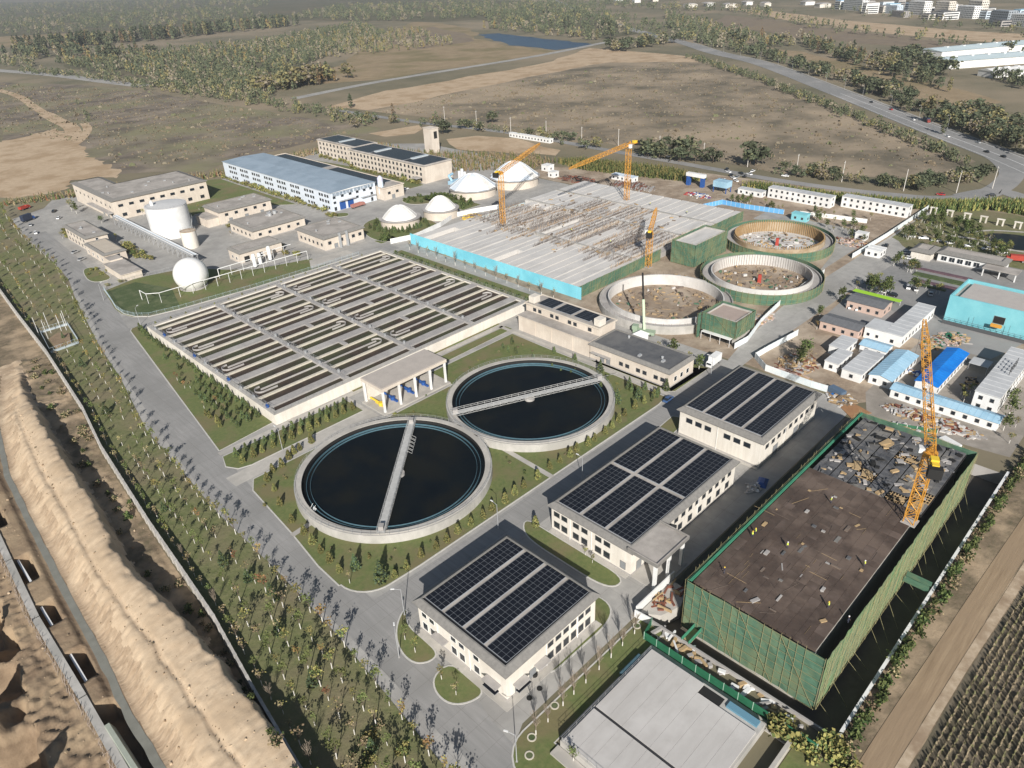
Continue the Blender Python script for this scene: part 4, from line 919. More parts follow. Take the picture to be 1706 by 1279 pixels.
def bar_fence(name, label, pts, h, m, st=.45, cat='fence'):
    t = thing(name, label, cat, (pts[0][0], pts[0][1], 0)); mb = MB(); pb = MB()
    for a, b in zip(pts[:-1], pts[1:]):
        d = math.hypot(b[0] - a[0], b[1] - a[1]); n = max(1, int(d / st))
        for z in (.3, h - .15): mb.tube((*a, z), (*b, z), .035)
        for i in range(n + 1):
            s = i / n; p = (a[0] + (b[0] - a[0]) * s, a[1] + (b[1] - a[1]) * s)
            if i % 7 == 0: pb.tube((*p, 0), (*p, h + .1), .06)
            else: mb.tube((*p, .1), (*p, h), .022)
    mb.build('bars', [m], t); pb.build('posts', [m], t); return t
GF = [(84.6, 348), (82.2, 332), (80.4, 322), (80.4, 313.6), (82.4, 306.6), (86.4, 302), (98, 299.4), (129, 296.6), (160, 295.2), (186, 295)]
bar_fence('yard_fence', 'pale blue grey bar fence round the gas holder bed', GF, 1.9, mat('fence_blue_grey', (.38, .47, .52), rough=.6))
MB_ = MB()
for a, b in zip(GF[:-1], GF[1:]): MB_.obox((a[0] + b[0]) / 2, (a[1] + b[1]) / 2, 0, .3, math.hypot(b[0] - a[0], b[1] - a[1]) + .1, .3, math.atan2(b[1] - a[1], b[0] - a[0]))
tag(MB_.build('fence_footing', [PATHM], loc=(84.6, 348, 0)), 'low pale concrete footing under the bar fence of the gas holder bed', 'footing')
bar_fence('yard_fence', 'grey bar fence behind the gas holder along the inner road', [(85.4, 350), (99, 351), (120, 349), (124, 345)], 1.8, RAIL)
# boundary wall of the plantation
t = thing('boundary_wall', 'long pale concrete boundary wall between the plantation and the sandy bank', 'wall', (30, 140, 0))
mb = MB(); pb = MB()
for a, b in zip(WALL[:-1], WALL[1:]):
    d = math.hypot(b[0] - a[0], b[1] - a[1]); n = max(1, int(d / 3.2)); ang = math.atan2(b[1] - a[1], b[0] - a[0])
    for i in range(n):
        s = (i + .5) / n; mb.obox(a[0] + (b[0] - a[0]) * s, a[1] + (b[1] - a[1]) * s, 0, 2.9, d / n, .38, ang); pb.obox(a[0] + (b[0] - a[0]) * i / n, a[1] + (b[1] - a[1]) * i / n, 0, 3.1, .62, .62, ang)
    mb.obox((a[0] + b[0]) / 2, (a[1] + b[1]) / 2, 2.9, 3.05, d, .55, ang, 0)
mb.build('panels', [mat('wall_concrete', (.48, .455, .42), (.36, .34, .31), .8, .95, (.54, .51, .47), .2)], t); pb.build('piers', [TANKC], t)
for y in (76.5, 78.0):
    x = interp(WALL, y) - 1.6; MB().obox(x, y, 0, 2.0, 2.6, .4, .3).build('buttress', [WHITE], t)
# substation in the plantation
t = thing('substation_enclosure', 'small fenced enclosure of blue grey panels with poles in the plantation', 'enclosure', (54, 309, 0))
sp = [(47.6, 297), (58, 298), (60.6, 320), (50.6, 320), (47.6, 297)]
mb = MB()
for a, b in zip(sp[:-1], sp[1:]): rail_line(mb, a, b, 0, 2.2, 1.2, .05); mb.obox((a[0] + b[0]) / 2, (a[1] + b[1]) / 2, .1, .9, math.hypot(b[0] - a[0], b[1] - a[1]), .06, math.atan2(b[1] - a[1], b[0] - a[0]))
mb.build('fence', [mat('enclosure_panel', (.42, .48, .52), rough=.6)], t)
MB().prism([(50, 300), (56, 301), (58, 309), (55, 313), (51, 310)], 0, 1.0).build('mound', [MUD], t)
for x, y, h in ((49.5, 318, 8), (51, 312, 8), (53.5, 317, 9), (57, 316, 7), (58.6, 315, 7.4), (60, 319, 7)): MB().tube((x, y, 0), (x, y, h), .09, 6).build('pole', [WHITE], t)
# culvert trench outside the wall
t = thing('concrete_culvert', 'long concrete culvert wall in the open trench outside the plant', 'culvert', (4, 140, 0))
CUL = [(3.2, 40), (3.5, 100), (3.6, 126), (3.4, 155), (4.4, 180), (6, 215)]
mb = MB()
for a, b in zip(CUL[:-1], CUL[1:]): mb.obox((a[0] + b[0]) / 2, (a[1] + b[1]) / 2, -.5, 1.25, math.hypot(b[0] - a[0], b[1] - a[1]) + .2, 1.5, math.atan2(b[1] - a[1], b[0] - a[0]))
mb.build('wall', [TANKC], t)
mb = MB()
for y in range(100, 214, 2):
    x = interp(CUL, y); rr_ = random.Random(y)
    for q in range(3): mb.tube((x - 1.2 + rr_.uniform(-.5, .2), y + rr_.uniform(-1, 1), .9), (x - .7 + rr_.uniform(-.8, .3), y + rr_.uniform(-.5, 2.5), 1.5 + rr_.uniform(0, .5)), .045)
tag(mb.build('rebar', [mat('pale_rebar', (.42, .36, .31), (.26, .20, .16), 2, .9)], t), kind='stuff')
for a, b in OPEN[1:4]:
    xm = interp(CUL, (a + b) / 2)
    MB().obox(xm + 1.9, (a + b) / 2, -1.6, .3, .5, b - a - .3, 0.0).build('shuttering', [WSTEEL], t)
MB().obox(5.0, 102, -.5, 1.6, 2.0, 28, .02, tx=.4).build('concrete_wall', [mat('green_grey_concrete', (.36, .39, .33), (.30, .33, .28), .5, .9)], t)
# ---------------------------------------------------------------- construction site
def net_face(parent, p, q, z0, z1, out, poles=True, m=None, step=1.6, lift=1.5, nm='net'):
    """scaffold netting on a face with bamboo standards and ledgers in front of it"""
    d = Vector((q[0] - p[0], q[1] - p[1])); L = d.length; d.normalize(); n = max(1, int(L / step)); rr_ = random.Random(int(p[0] * 7 + q[1]))
    mb = MB(); k = max(2, int((z1 - z0) / 1.8))
    P = lambda s, z, o: (p[0] + d.x * s + out[0] * o, p[1] + d.y * s + out[1] * o, z)
    off = [[.12 + rr_.uniform(-.12, .14) for _ in range(k + 1)] for _ in range(n + 1)]
    for i in range(n):
        for j in range(k):
            s0, s1 = L * i / n, L * (i + 1) / n; za, zb = z0 + (z1 - z0) * j / k, z0 + (z1 - z0) * (j + 1) / k
            mb.face([P(s0, za, off[i][j]), P(s1, za, off[i + 1][j]), P(s1, zb, off[i + 1][j + 1]), P(s0, zb, off[i][j + 1])])
    mb.build(nm, [m or NET], parent)
    if poles:
        mb = MB()
        for i in range(n + 1):
            if rr_.random() < .7: mb.tube(P(L * i / n, z0 - .3, .3), P(L * i / n + rr_.uniform(-.3, .3), z1 + rr_.uniform(.1, lift), .36), .042)
        for j in range(k + 1): mb.tube(P(0, z0 + (z1 - z0) * j / k, .32), P(L, z0 + (z1 - z0) * j / k + rr_.uniform(-.25, .25), .34), .032)
        for i in range(0, n - 4, 5): mb.tube(P(L * i / n, z0, .42), P(L * min(n, i + 5) / n, z1, .42), .04)
        mb.build('scaffold_poles', [BAMBOO], parent)
def scaffold_block(name, label, x0, x1, y0, y1, z0, z1, topm, back=True, deck=.0, faces='xyXY'):
    t = thing(name, label, 'building', ((x0 + x1) / 2, (y0 + y1) / 2, 0))
    MB().box(x0 + .9, x1 - .9, y0 + .9, y1 - .9, min(z0, 0), z1 - .9, 0, 1).build('concrete_frame', [TANKC, topm], t)
    mb = MB()
    for a in ((x0 + .9, x1 - .9, y0 + .9, y0 + 1.2), (x0 + .9, x1 - .9, y1 - 1.2, y1 - .9), (x0 + .9, x0 + 1.2, y0 + 1.2, y1 - 1.2), (x1 - 1.2, x1 - .9, y0 + 1.2, y1 - 1.2)): mb.box(*a, z1 - .9, z1 - .35)
    mb.build('parapet', [TANKC], t)
    F = {'x': ((x0, y0), (x0, y1), (-1, 0)), 'y': ((x0, y0), (x1, y0), (0, -1)), 'X': ((x1, y0), (x1, y1), (1, 0)), 'Y': ((x0, y1), (x1, y1), (0, 1))}
    for f in faces: net_face(t, F[f][0], F[f][1], z0, z1, F[f][2])
    return t
# the big new basin
t = thing('new_basin', 'huge half built concrete basin of pale slabs and rusty rebar behind cyan hoarding', 'basin', (279, 231, 0))
NX0, NX1, NY0, NY1, NZ = 214.6, 345.0, 179.4, 284.6, 4.6
mb = MB(); mb.box(NX0, NX1, NY0, NY1, 0, 2.4, 0); mb.build('base_slab', [GREYC], t)
rr = random.Random(8); y = NY0; k = 0
while y < NY1 - 2:
    wd = rr.choice((3.4, 4.4, 5.2)); xs = [NX0, NX0 + 38 + rr.uniform(-2, 2), NX0 + 78 + rr.uniform(-3, 3), NX1]
    for i in range(3):
        a, b = xs[i], xs[i + 1] - (.5 if i < 2 else 0)
        if i == 1 and rr.random() < .42: continue
        if i == 0 and rr.random() < .06: a += rr.uniform(14, 24)
        MB().box(a, b, y, min(NY1, y + wd), 2.4, NZ + rr.uniform(-.12, .12), 0).build('deck_slab', [SLABW], t)
    y += wd + (.55 if k % 2 else .9); k += 1
for x in (NX0 + 39, NX0 + 79, NX0 + 104): MB().box(x, x + 1.6, NY0, NY1, 2.41, NZ + .35).build('cross_wall', [TANKC], t)
for k in range(34):
    y = NY0 + 2 + k * 3.05; mb = MB()
    zones = [(NX0 + 30, NX0 + 39), (NX0 + 41, NX0 + 78)] if k % 5 else [(NX0 + 22, NX0 + 90)]
    if 10 < k < 24: zones.append((NX0 + 81, NX0 + 102))
    if k > 26: zones = [(NX0 + 34, NX0 + 70)]
    if k in (9, 10, 17, 18): zones = [(NX0 + 66, NX0 + 90)]
    for a, b in zones:
        x = a + rr.uniform(0, 2)
        while x < b:
            h = rr.uniform(.8, 2.3); mb.tube((x, y + rr.uniform(-.3, .3), NZ - .4), (x + rr.uniform(-.15, .15), y + rr.uniform(-.4, .4), NZ + h), .055, 3)
            if rr.random() < .5: mb.tube((x, y - .2, NZ + .3), (x + rr.uniform(1, 4), y + rr.uniform(-.4, .8), NZ + .35 + rr.uniform(0, .8)), .06, 3)
            x += rr.uniform(.3, .75)
    mb.build('rebar_row', [REBAR if k % 4 else mat('tan_timber', (.42, .29, .17), (.32, .22, .13), 1., .9)], t)
mb = MB()
for i in range(90):
    x, y = rr.uniform(NX0 + 24, NX1 - 20), rr.uniform(NY0 + 3, NY1 - 3); mb.obox(x, y, NZ + .15, NZ + .15 + rr.uniform(.1, .5), rr.uniform(.8, 3), rr.uniform(.3, 1.2), rr.uniform(0, PI), rr.randrange(2))
tag(mb.build('loose_timber', [PLY, REBAR], t), kind='stuff')
def hoarding(name, label, pts, h, m, pm=None, st=2.4): return mesh_fence(name, label, pts, h, m, pm or WSTEEL, st, True, .08, 'hoarding')
hoarding('hoarding', 'bright cyan hoarding along the front of the new basin', [(212.8, 176.6), (212.8, 288)], 5.4, HOARDB, HOARDB)
hoarding('hoarding', 'low pale blue hoarding along the far left edge of the new basin', [(213, 288.4), (282, 287.6), (346, 287)], 2.3, mat('pale_blue_hoarding', (.50, .64, .70), (.58, .68, .72), .4, .6))
hoarding('hoarding', 'blue hoarding behind the farthest round pit', [(351, 206), (365, 202), (365, 188), (368, 167)], 2.6, mat('mid_blue_hoarding', (.12, .36, .66), (.15, .41, .70), .4, .6))
hoarding('hoarding', 'white hoarding beside the two nearest domed tanks', [(206, 296), (218.6, 292.4), (240, 297), (256, 303.8), (268, 301), (282, 295.7)], 2.6, WHITE)
t = thing('basin_scaffold', 'green netted scaffold along the right edge of the new basin', 'scaffold', (258, 178, 0))
net_face(t, (213.4, 178.2), (271, 178.2), .2, 5.4, (0, -1), lift=.8); net_face(t, (300, 178.2), (345, 178.2), .2, 5.4, (0, -1), lift=.8)
# round tanks under construction
def round_pit(cx, cy, R, label, style, H):
    t = thing('round_pit', label, 'tank', (cx, cy, 0))
    MB().cap(cx, cy, R - 1, .12, 64).build('floor', [DIRT if style != 2 else SLABW], t)
    mb = MB(); mb.ring(cx, cy, R - .4, R, 0, H * .72, 80); mb.build('outer_wall', [TANKC], t)
    mb = MB(); mb.ring(cx, cy, R - 3.4, R - .42, H * .4, H * .55, 80); mb.build('channel', [GREYC], t)
    mb = MB(); mb.ring(cx, cy, R - 3.9, R - 3.42, 0, H, 80, 0); mb.build('inner_wall', [mat('weathered_timber', (.36, .27, .17), (.28, .20, .12), .5, .9, (.44, .36, .26), .1) if style == 2 else SLABW], t)
    mb = MB()
    for i in range(110):
        a = 2 * PI * i / 110
        r_ = R - 4.0; c, s = math.cos(a), math.sin(a)
        if style == 2: mb.obox(cx + r_ * c, cy + r_ * s, .1, H + .9, .3, .35, a)
        elif style == 1: mb.tube((cx + (r_ - .15) * c, cy + (r_ - .15) * s, .1), (cx + (r_ - .15) * c, cy + (r_ - .15) * s, H + .5), .05)
        elif i % 2: mb.tube((cx + (R - .2) * c, cy + (R - .2) * s, H * .72), (cx + (R - .2) * c, cy + (R - .2) * s, H * .72 + 1.1), .04)
    mb.build('formwork_ribs' if style else 'starter_bars', [mat('ochre_timber', (.36, .24, .12), (.28, .18, .08), .8, .85) if style == 2 else REBAR], t)
    if style:
        n = 64; mb = MB(); pb = MB(); rq = R + .7
        for i in range(n):
            a, b = 2 * PI * i / n, 2 * PI * (i + 1) / n
            for z0, z1 in ((0, H * .45), (H * .45, H * .95)):
                mb.face([(cx + rq * math.cos(a), cy + rq * math.sin(a), z0), (cx + rq * math.cos(b), cy + rq * math.sin(b), z0), (cx + rq * math.cos(b), cy + rq * math.sin(b), z1), (cx + rq * math.cos(a), cy + rq * math.sin(a), z1)])
            pb.tube((cx + (rq + .2) * math.cos(a), cy + (rq + .2) * math.sin(a), 0), (cx + (rq + .2) * math.cos(a), cy + (rq + .2) * math.sin(a), H + .4), .06)
            for z in (.6, H * .5, H * .93): pb.tube((cx + (rq + .2) * math.cos(a), cy + (rq + .2) * math.sin(a), z), (cx + (rq + .2) * math.cos(b), cy + (rq + .2) * math.sin(b), z), .05)
        mb.build('net', [NET], t); pb.build('scaffold_poles', [BAMBOO], t)
    rr_ = random.Random(int(cx)); mb = MB()
    for i in range(230):
        a, q = rr_.uniform(0, 2 * PI), (R - 5.5) * math.sqrt(rr_.random())
        x, y = cx + q * math.cos(a), cy + q * math.sin(a)
        if rr_.random() < .55: mb.obox(x, y, .12, .12 + rr_.uniform(.15, .9), rr_.uniform(.3, 2.2), rr_.uniform(.3, 1.0), rr_.uniform(0, PI), rr_.choice((0, 1, 2, 2, 4, 4, 3)))
        else: mb.tube((x, y, .3), (x + rr_.uniform(-3, 3), y + rr_.uniform(-3, 3), .4), .08, 4, rr_.choice((0, 2)))
    tag(mb.build('loose_material', [PLY, SLABW, REBAR, NET, MUD], t), kind='stuff')
    if style:
        MB().obox(cx - 1, cy, .12, 3.6, 1.5, 1.5, .5, tx=.9, ty=.9).build('centre_pillar', [REDP], t)
    return t
round_pit(229.4, 147.2, 26, 'round concrete pit nearest the pump house, bare grey rims and no netting', 0, 4.6)
round_pit(275.6, 130.8, 24, 'middle round pit with pale inner wall and green net skirt', 1, 4.7)
round_pit(322.5, 147.0, 24, 'farthest round pit lined with ochre timber ribs', 2, 4.8)
scaffold_block('netted_block', 'green netted block standing between the new basin and the round pits', 272, 299, 161, 173, .3, 10.6, SLABW)
b = scaffold_block('netted_block', 'small green netted block by the road junction with an open ground floor', 215.4, 228.6, 108.6, 122, 3.0, 9.6, mat('pinkish_roof_screed', (.42, .34, .30), (.37, .30, .26), .4, .9))
MB().box(213.6, 215.3, 109.4, 121, 2.9, 3.15).build('canopy', [WHITE], b)
for y in (109.6, 113.4, 117.2, 121): MB().tube((213.8, y, 0), (213.8, y, 2.9), .09).build('post', [WSTEEL], b)
MB().box(216.25, 216.29, 110, 121, .1, 2.8).build('dark_opening', [BLACK], b)
net_face(b, (213.2, 122.4), (215.3, 122.4), 0, 9.6, (0, 1), lift=.4)

# slab building in the pit, lower right
t = thing('slab_building', 'big scaffolded slab building with a brown and black formwork deck in green netting', 'building', (139, 39, 0))
SX0, SX1, SY0, SY1, SZ = 98.0, 182.0, 24.4, 52.8, 11.4
MB().box(SX0 + 1, SX1 - 1, SY0 + 2.6, SY1 - 1, PZ, SZ - 1.2).build('concrete_frame', [TANKC], t)
SPL = 150.0
mb = MB(); rr = random.Random(3)
nx_, ny_ = 26, 12
for i in range(nx_):
    for j in range(ny_):
        a, b_ = SX0 + .9 + (SPL - SX0 - .9) * i / nx_, SX0 + .9 + (SPL - SX0 - .9) * (i + 1) / nx_
        c, d_ = SY0 + 2.4 + (SY1 - SY0 - 3.2) * j / ny_, SY0 + 2.4 + (SY1 - SY0 - 3.2) * (j + 1) / ny_
        mb.box(a + .02, b_ - .02, c + .02, d_ - .02, SZ - .5, SZ - .02 + rr.uniform(0, .04), rr.choice((0, 0, 0, 0, 0, 1)))
mb.build('brown_deck', [BROWNP, BROWNQ, BROWNR], t)
mb = MB()
for i in range(90):
    x, y, a = rr.uniform(SX0 + 3, SPL - 3), rr.uniform(SY0 + 4, SY1 - 2), rr.choice((0, 0, 1.57, rr.uniform(0, 3)))
    if rr.random() < .6: q = rr.uniform(1, 5); mb.tube((x, y, SZ + .07), (x + q * math.cos(a), y + q * math.sin(a), SZ + .09), .03, 3, rr.choice((0, 1)))
    else: mb.obox(x, y, SZ + .03, SZ + .06 + rr.uniform(0, .25), rr.uniform(.3, 2.2), rr.uniform(.15, .8), a, rr.choice((0, 1, 2, 3)))
tag(mb.build('deck_clutter', [PLY, REBAR, BLACKP, GREYC], t), kind='stuff')
MB().box(SPL, SX1 - 1, SY0 + 1.7, SY1 - 1.1, SZ - 1.19, SZ - .7).build('black_underlay', [BLACK], t)
nx_, ny_ = 7, 6
for i in range(nx_):
    for j in range(ny_):
        a, b_ = SPL + .2 + (SX1 - 1.2 - SPL) * i / nx_, SPL + .2 + (SX1 - 1.2 - SPL) * (i + 1) / nx_ - .3
        c, d_ = SY0 + 1.9 + (SY1 - SY0 - 3.2) * j / ny_, SY0 + 1.9 + (SY1 - SY0 - 3.2) * (j + 1) / ny_ - .25
        mb = MB()
        if (i, j) in ((1, 3), (0, 1), (4, 2), (1, 0)):
            for q in range(6): mb.box(a, b_, c + (d_ - c) * q / 6, c + (d_ - c) * q / 6 + .16, SZ - .6, SZ - .4, 1)
            for q in range(4): mb.box(a + (b_ - a) * q / 4, a + (b_ - a) * q / 4 + .14, c, d_, SZ - .39, SZ - .25, 1)
        else:
            for q in range(3): mb.obox((a + b_) / 2, c + (d_ - c) * (q + .5) / 3, SZ - .5, SZ - .2 + rr.uniform(-.05, .1), b_ - a, (d_ - c) / 3 - .04, rr.uniform(-.012, .012), 0)
        for q in range(5):
            if rr.random() < .8: mb.obox(rr.uniform(a + .6, b_ - .6), rr.uniform(c + .5, d_ - .5), SZ - .1, SZ + rr.uniform(.0, .35), rr.uniform(.6, 2.4), rr.uniform(.2, 1.2), rr.uniform(0, PI), rr.choice((1, 2, 3, 0)))
        mb.build('black_deck', [BLACKP, PLY, GREYC, BLACK], t)
for x, y, a in ((158, 44, .2), (156.5, 40.6, .5), (172, 42, -.3), (152, 27.6, .1)):
    mb = MB()
    for q in range(7): mb.obox(x + rr.uniform(-.6, .6), y + rr.uniform(-.7, .7), SZ + .05 * q, SZ + .05 * q + .14, rr.uniform(2, 3.4), rr.uniform(.8, 1.3), a + rr.uniform(-.25, .25))
    mb.build('plywood_stack', [PLY], t)
net_face(t, (SX0, SY0), (SX0, SY1), PZ + 2, SZ + .35, (-1, 0), lift=1.1); net_face(t, (SX0, SY1), (SX1, SY1), PZ + 2, SZ + .4, (0, 1), lift=1.1)
net_face(t, (SX1, SY0), (SX1, SY1), PZ + 2, SZ + .35, (1, 0), lift=.6)
OLIVEN = mat('olive_scaffold_net', (.14, .20, .12), (.21, .25, .145), .5, .95, (.14, .24, .12), .15)
net_face(t, (SX0, SY0), (SX1, SY0), PZ + 2, SZ + .3, (0, -1), m=OLIVEN, step=1.1, lift=.4)
mb = MB()
for x in range(100, 182, 5): mb.tube((x + rr.uniform(-1.5, 1.5), SY0 - .4, rr.uniform(0, 3)), (x + rr.uniform(-2, 2), rr.uniform(20, 21.8), PZ + .1), .035)
mb.build('raking_props', [BAMBOO], t)
mb = MB(); mb.box(SX0 + .3, SX1 - .3, SY1 - .75, SY1 - .25, SZ + .2, SZ + .5); mb.build('edge_net', [mat('bright_green_net', (.04, .20, .12), (.06, .26, .155), .6, .9)], t)
mb = MB(); mb.box(139.4, 139.5, 18.9, SY0 - .4, .4, 2.0); mb.box(141.2, 141.3, 18.9, SY0 - .4, .4, 2.0); mb.box(139.5, 141.2, 18.9, SY0 - .4, .35, .5); mb.build('loading_bridge', [NET], t)
# pit edge wall
t = thing('pit_wall', 'thin white topped wall along the far side of the dark pit beside the hedge', 'wall', (140, 18.4, 0))
mb = MB(); mb.box(93.3, 196, 18.1, 18.5, 0, 1.0); mb.box(92.9, 93.3, 18.1, 60.6, 0, .9); mb.build('wall', [GREYC], t); MB().box(92.8, 196.1, 18.0, 18.6, 1.01, 1.12).build('coping', [WHITE], t)
# lower right covered tank
t = thing('covered_tank', 'low covered tank with a wide pale concrete roof and railings', 'tank', (73, 26, 0))
mb = MB(); mb.box(59.2, 86.4, 28.4, 52.8, 0, 2.0, 0); mb.build('wall', [TANKC], t)
for k, (a, c) in enumerate(((59.6, 68.0), (68.6, 86.0))):
    mb = MB()
    for q in range(8):
        ya, yb = 28.8 + q * 2.95, 28.8 + (q + 1) * 2.95 - .03
        xe = c if k == 0 or yb > 42 else c - 2.4
        mb.box(a, xe, ya, yb, 2.01, 2.35)
    mb.build('roof_slab', [mat('pale_slab', (.50, .48, .46), (.45, .43, .41), .3, .9, (.54, .52, .50), .1, stretch=(.4, 2, 1))], t)
MB().box(68.02, 68.58, 28.8, 52.4, 2.0, 2.2).build('expansion_joint', [PVB], t)
for ln in (((59.3, 28.6), (59.3, 52.6)), ((59.3, 52.6), (86, 52.6))):
    mb = MB(); rail_line(mb, *ln, 2.0, 1.1, 2.0); mb.build('railing', [RAIL], t)
mb = MB(); mb.box(86.5, 88.4, 23.5, 54, -.0, .25); mb.box(57, 59.1, 23.5, 53.2, 0, .5); mb.box(59.1, 86.5, 23.5, 24.2, 0, 1.6); mb.build('apron', [PATHM], t)
mb = MB(); mb.box(78, 84, 52.9, 54.1, 0, 1.5); mb.build('blue_trough', [BLUEW], t)
MB().box(84.6, 86.0, 29.2, 35.2, 2.01, 2.45).build('blue_hatch', [mat('hatch_blue', (.13, .27, .36), rough=.6)], t); MB().box(83.7, 85.9, 36.2, 41.8, 2.0, 2.05).build('dark_slot', [BLACK], t)
lawn([(59, 0), (88, 0), (88, 23.3), (59, 23.3)], kerb=False)
# concrete side basins and clutter beside the slab building
t = thing('loading_bay', 'curved pale concrete loading bay full of planks behind the portico hall', 'bay', (97, 63, 0))
mb = MB(); mb.prism([(93.6, 60.8), (96, 57), (101, 55.4), (106, 57), (106, 60.8)], -3.5, .15); mb.build('slab', [PATHM], t)
mb = MB(); mb.obox(100, 61.2, 0, 2.2, 14, .25, .0); mb.obox(92.4, 59, 0, 2, .25, 4, .1); mb.build('white_panels', [WHITE], t)
mb = MB()
for i in range(26): mb.obox(rr.uniform(95, 106), rr.uniform(57, 60.5), .15, .15 + rr.uniform(.1, .8), rr.uniform(1, 3.5), rr.uniform(.2, .5), rr.uniform(0, PI), rr.randrange(2))
mb.build('planks', [PLY, RUST], t)
mesh_fence('site_fence', 'dark green sheet fence between the covered tank and the pit', [(88.8, 20), (88.6, 56), (92.6, 57)], 2.2, GREENF, mat('pale_green_post', (.40, .55, .45)), 3, True, .07)
t = thing('pit_gangway', 'green railed gangway from the pit edge to the slab building', 'gangway', (95.5, 49, 0))
MB().box(93, 97.7, 48.4, 50, .3, .5).build('deck', [PLY], t); mb = MB()
for y in (48.4, 50): mb.box(93, 97.7, y - .04, y + .04, .5, 1.7)
mb.build('side_nets', [mat('bright_green_net', (.05, .27, .15))], t)
mb = MB()
for i in range(40): mb.obox(rr.uniform(90, 93), rr.uniform(24, 56), .0, rr.uniform(.2, .9), rr.uniform(.6, 3), rr.uniform(.3, 1), rr.uniform(0, PI), rr.randrange(3))
tag(mb.build('site_debris', [WHITE, PLY, GREYC], loc=(91.5, 40, 0)), 'scattered white boards and planks along the edge of the pit', 'debris', kind='stuff')

# hoardings of the road on the right
hoarding('hoarding', 'white hoarding along the far side of the concrete site road', [(214, 107.6), (222, 107.0), (238, 110.6), (258, 113.2), (281, 114.2), (300, 114.4)], 2.4, HOARDW)
hoarding('hoarding', 'white hoarding running on towards the container cabins', [(326, 113.2), (364, 112.4), (400, 112.6), (433, 113)], 2.4, HOARDW)
hoarding('hoarding', 'white hoarding round the rubble yard facing the solar hall', [(238, 96), (220, 98), (212, 98.6), (206.6, 92), (206, 76), (206.4, 71)], 2.4, HOARDW)
hoarding('hoarding', 'white hoarding in front of the container cabins', [(372, 160), (376, 145), (379, 128)], 2.2, WHITE)
hoarding('hoarding', 'dark green netted fence across the rubble behind the slab building', [(186, 56), (199, 50), (204, 38)], 1.6, mat('dark_green_net', (.03, .12, .06), (.05, .16, .09), .6, .9))
# container cabins and sheds
def cabin(name, label, x0, x1, y0, y1, h, roofm=None, wallm=None, floors=1, style='flat', cat='cabin', nw=None, parts=None):
    t = thing(name, label, cat, ((x0 + x1) / 2, (y0 + y1) / 2, 0)); wm = wallm or WHITE; rm = roofm or mat('cabin_roof', (.55, .56, .57), (.49, .50, .51), .5, .6, (.44, .45, .46), .1)
    mb = MB(); mb.box(x0, x1, y0, y1, 0, h); mb.build('wall', [wm], t)
    mb = MB()
    if style == 'flat':
        mb.box(x0 - .15, x1 + .15, y0 - .15, y1 + .15, h, h + .22)
        n = max(1, int((x1 - x0) / 3)); m_ = max(1, int((y1 - y0) / 3))
        if x1 - x0 > y1 - y0:
            for i in range(n + 1): q = x0 + (x1 - x0) * i / n; mb.box(q - .07, q + .07, y0 - .15, y1 + .15, h + .22, h + .3)
        else:
            for i in range(m_ + 1): q = y0 + (y1 - y0) * i / m_; mb.box(x0 - .15, x1 + .15, q - .07, q + .07, h + .22, h + .3)
    else:
        if x1 - x0 > y1 - y0:
            ym = (y0 + y1) / 2
            for a, c, za, zb in ((y0 - .4, ym, h, h + .9), (ym, y1 + .4, h + .9, h)): mb.face([(x0 - .4, a, za), (x1 + .4, a, za), (x1 + .4, c, zb), (x0 - .4, c, zb)])
            mb.face([(x0 - .01, y0, h), (x0 - .01, ym, h + .88), (x0 - .01, y1, h)], 1); mb.face([(x1 + .01, y0, h), (x1 + .01, ym, h + .88), (x1 + .01, y1, h)], 1)
            n = int((x1 - x0) / 1.5)
            for i in range(n + 1):
                q = x0 + (x1 - x0) * i / n
                mb.tube((q, y0 - .4, h + .02), (q, ym, h + .93), .045); mb.tube((q, ym, h + .93), (q, y1 + .4, h + .02), .045)
        else:
            xm = (x0 + x1) / 2
            for a, c, za, zb in ((x0 - .4, xm, h, h + .9), (xm, x1 + .4, h + .9, h)): mb.face([(a, y0 - .4, za), (c, y0 - .4, zb), (c, y1 + .4, zb), (a, y1 + .4, za)])
            n = int((y1 - y0) / 1.5)
            for i in range(n + 1):
                q = y0 + (y1 - y0) * i / n
                mb.tube((x0 - .4, q, h + .02), (xm, q, h + .93), .045); mb.tube((xm, q, h + .93), (x1 + .4, q, h + .02), .045)
            mb.face([(x0, y0 - .01, h), (xm, y0 - .01, h + .88), (x1, y0 - .01, h)], 1)
    mb.build('roof', [rm, wm], t)
    for f in range(floors):
        z = 1.0 + f * 2.8
        wins(t, 'x', x0, spread(y0 + .3, y1 - .3, max(1, int((y1 - y0) / 3.2))), z, 1.0, 1.1, 'dark'); wins(t, 'y', y0, spread(x0 + .3, x1 - .3, max(1, int((x1 - x0) / 3.2))), z, 1.0, 1.1, 'dark')
    return t
b = cabin('white_cabin', 'white two winged site cabin block with a flat pale roof', 251.4, 284, 65.4, 71.4, 4.2)
MB().box(251.4, 260, 71.41, 78, 0, 4.2).build('wing', [WHITE], b); MB().box(251.2, 260.2, 71.61, 78.2, 4.21, 4.42).build('wing_roof', [mat('cabin_roof', (.55, .56, .57))], b); wins(b, 'x', 251.4, [73.5, 76.5], 1.2, 1, 1.1)
cabin('white_cabin', 'white cabin with striped grey roof between the light blue shed and the rubble yard', 218.4, 236.6, 65.6, 71.8, 3.0)
cabin('white_cabin', 'small white cabin at the back of the rubble yard', 231.8, 242, 76.6, 82, 3.0)
cabin('white_cabin', 'narrow white cabin joined in front of the small one by the rubble yard', 220.4, 231.6, 74, 78.4, 3.0)
cabin('blue_roofed_shed', 'white shed with a wide light blue ridged roof beside the striped cabin', 220.6, 243, 57.2, 64, 3.0, SHEETBL, style='gable', cat='shed')
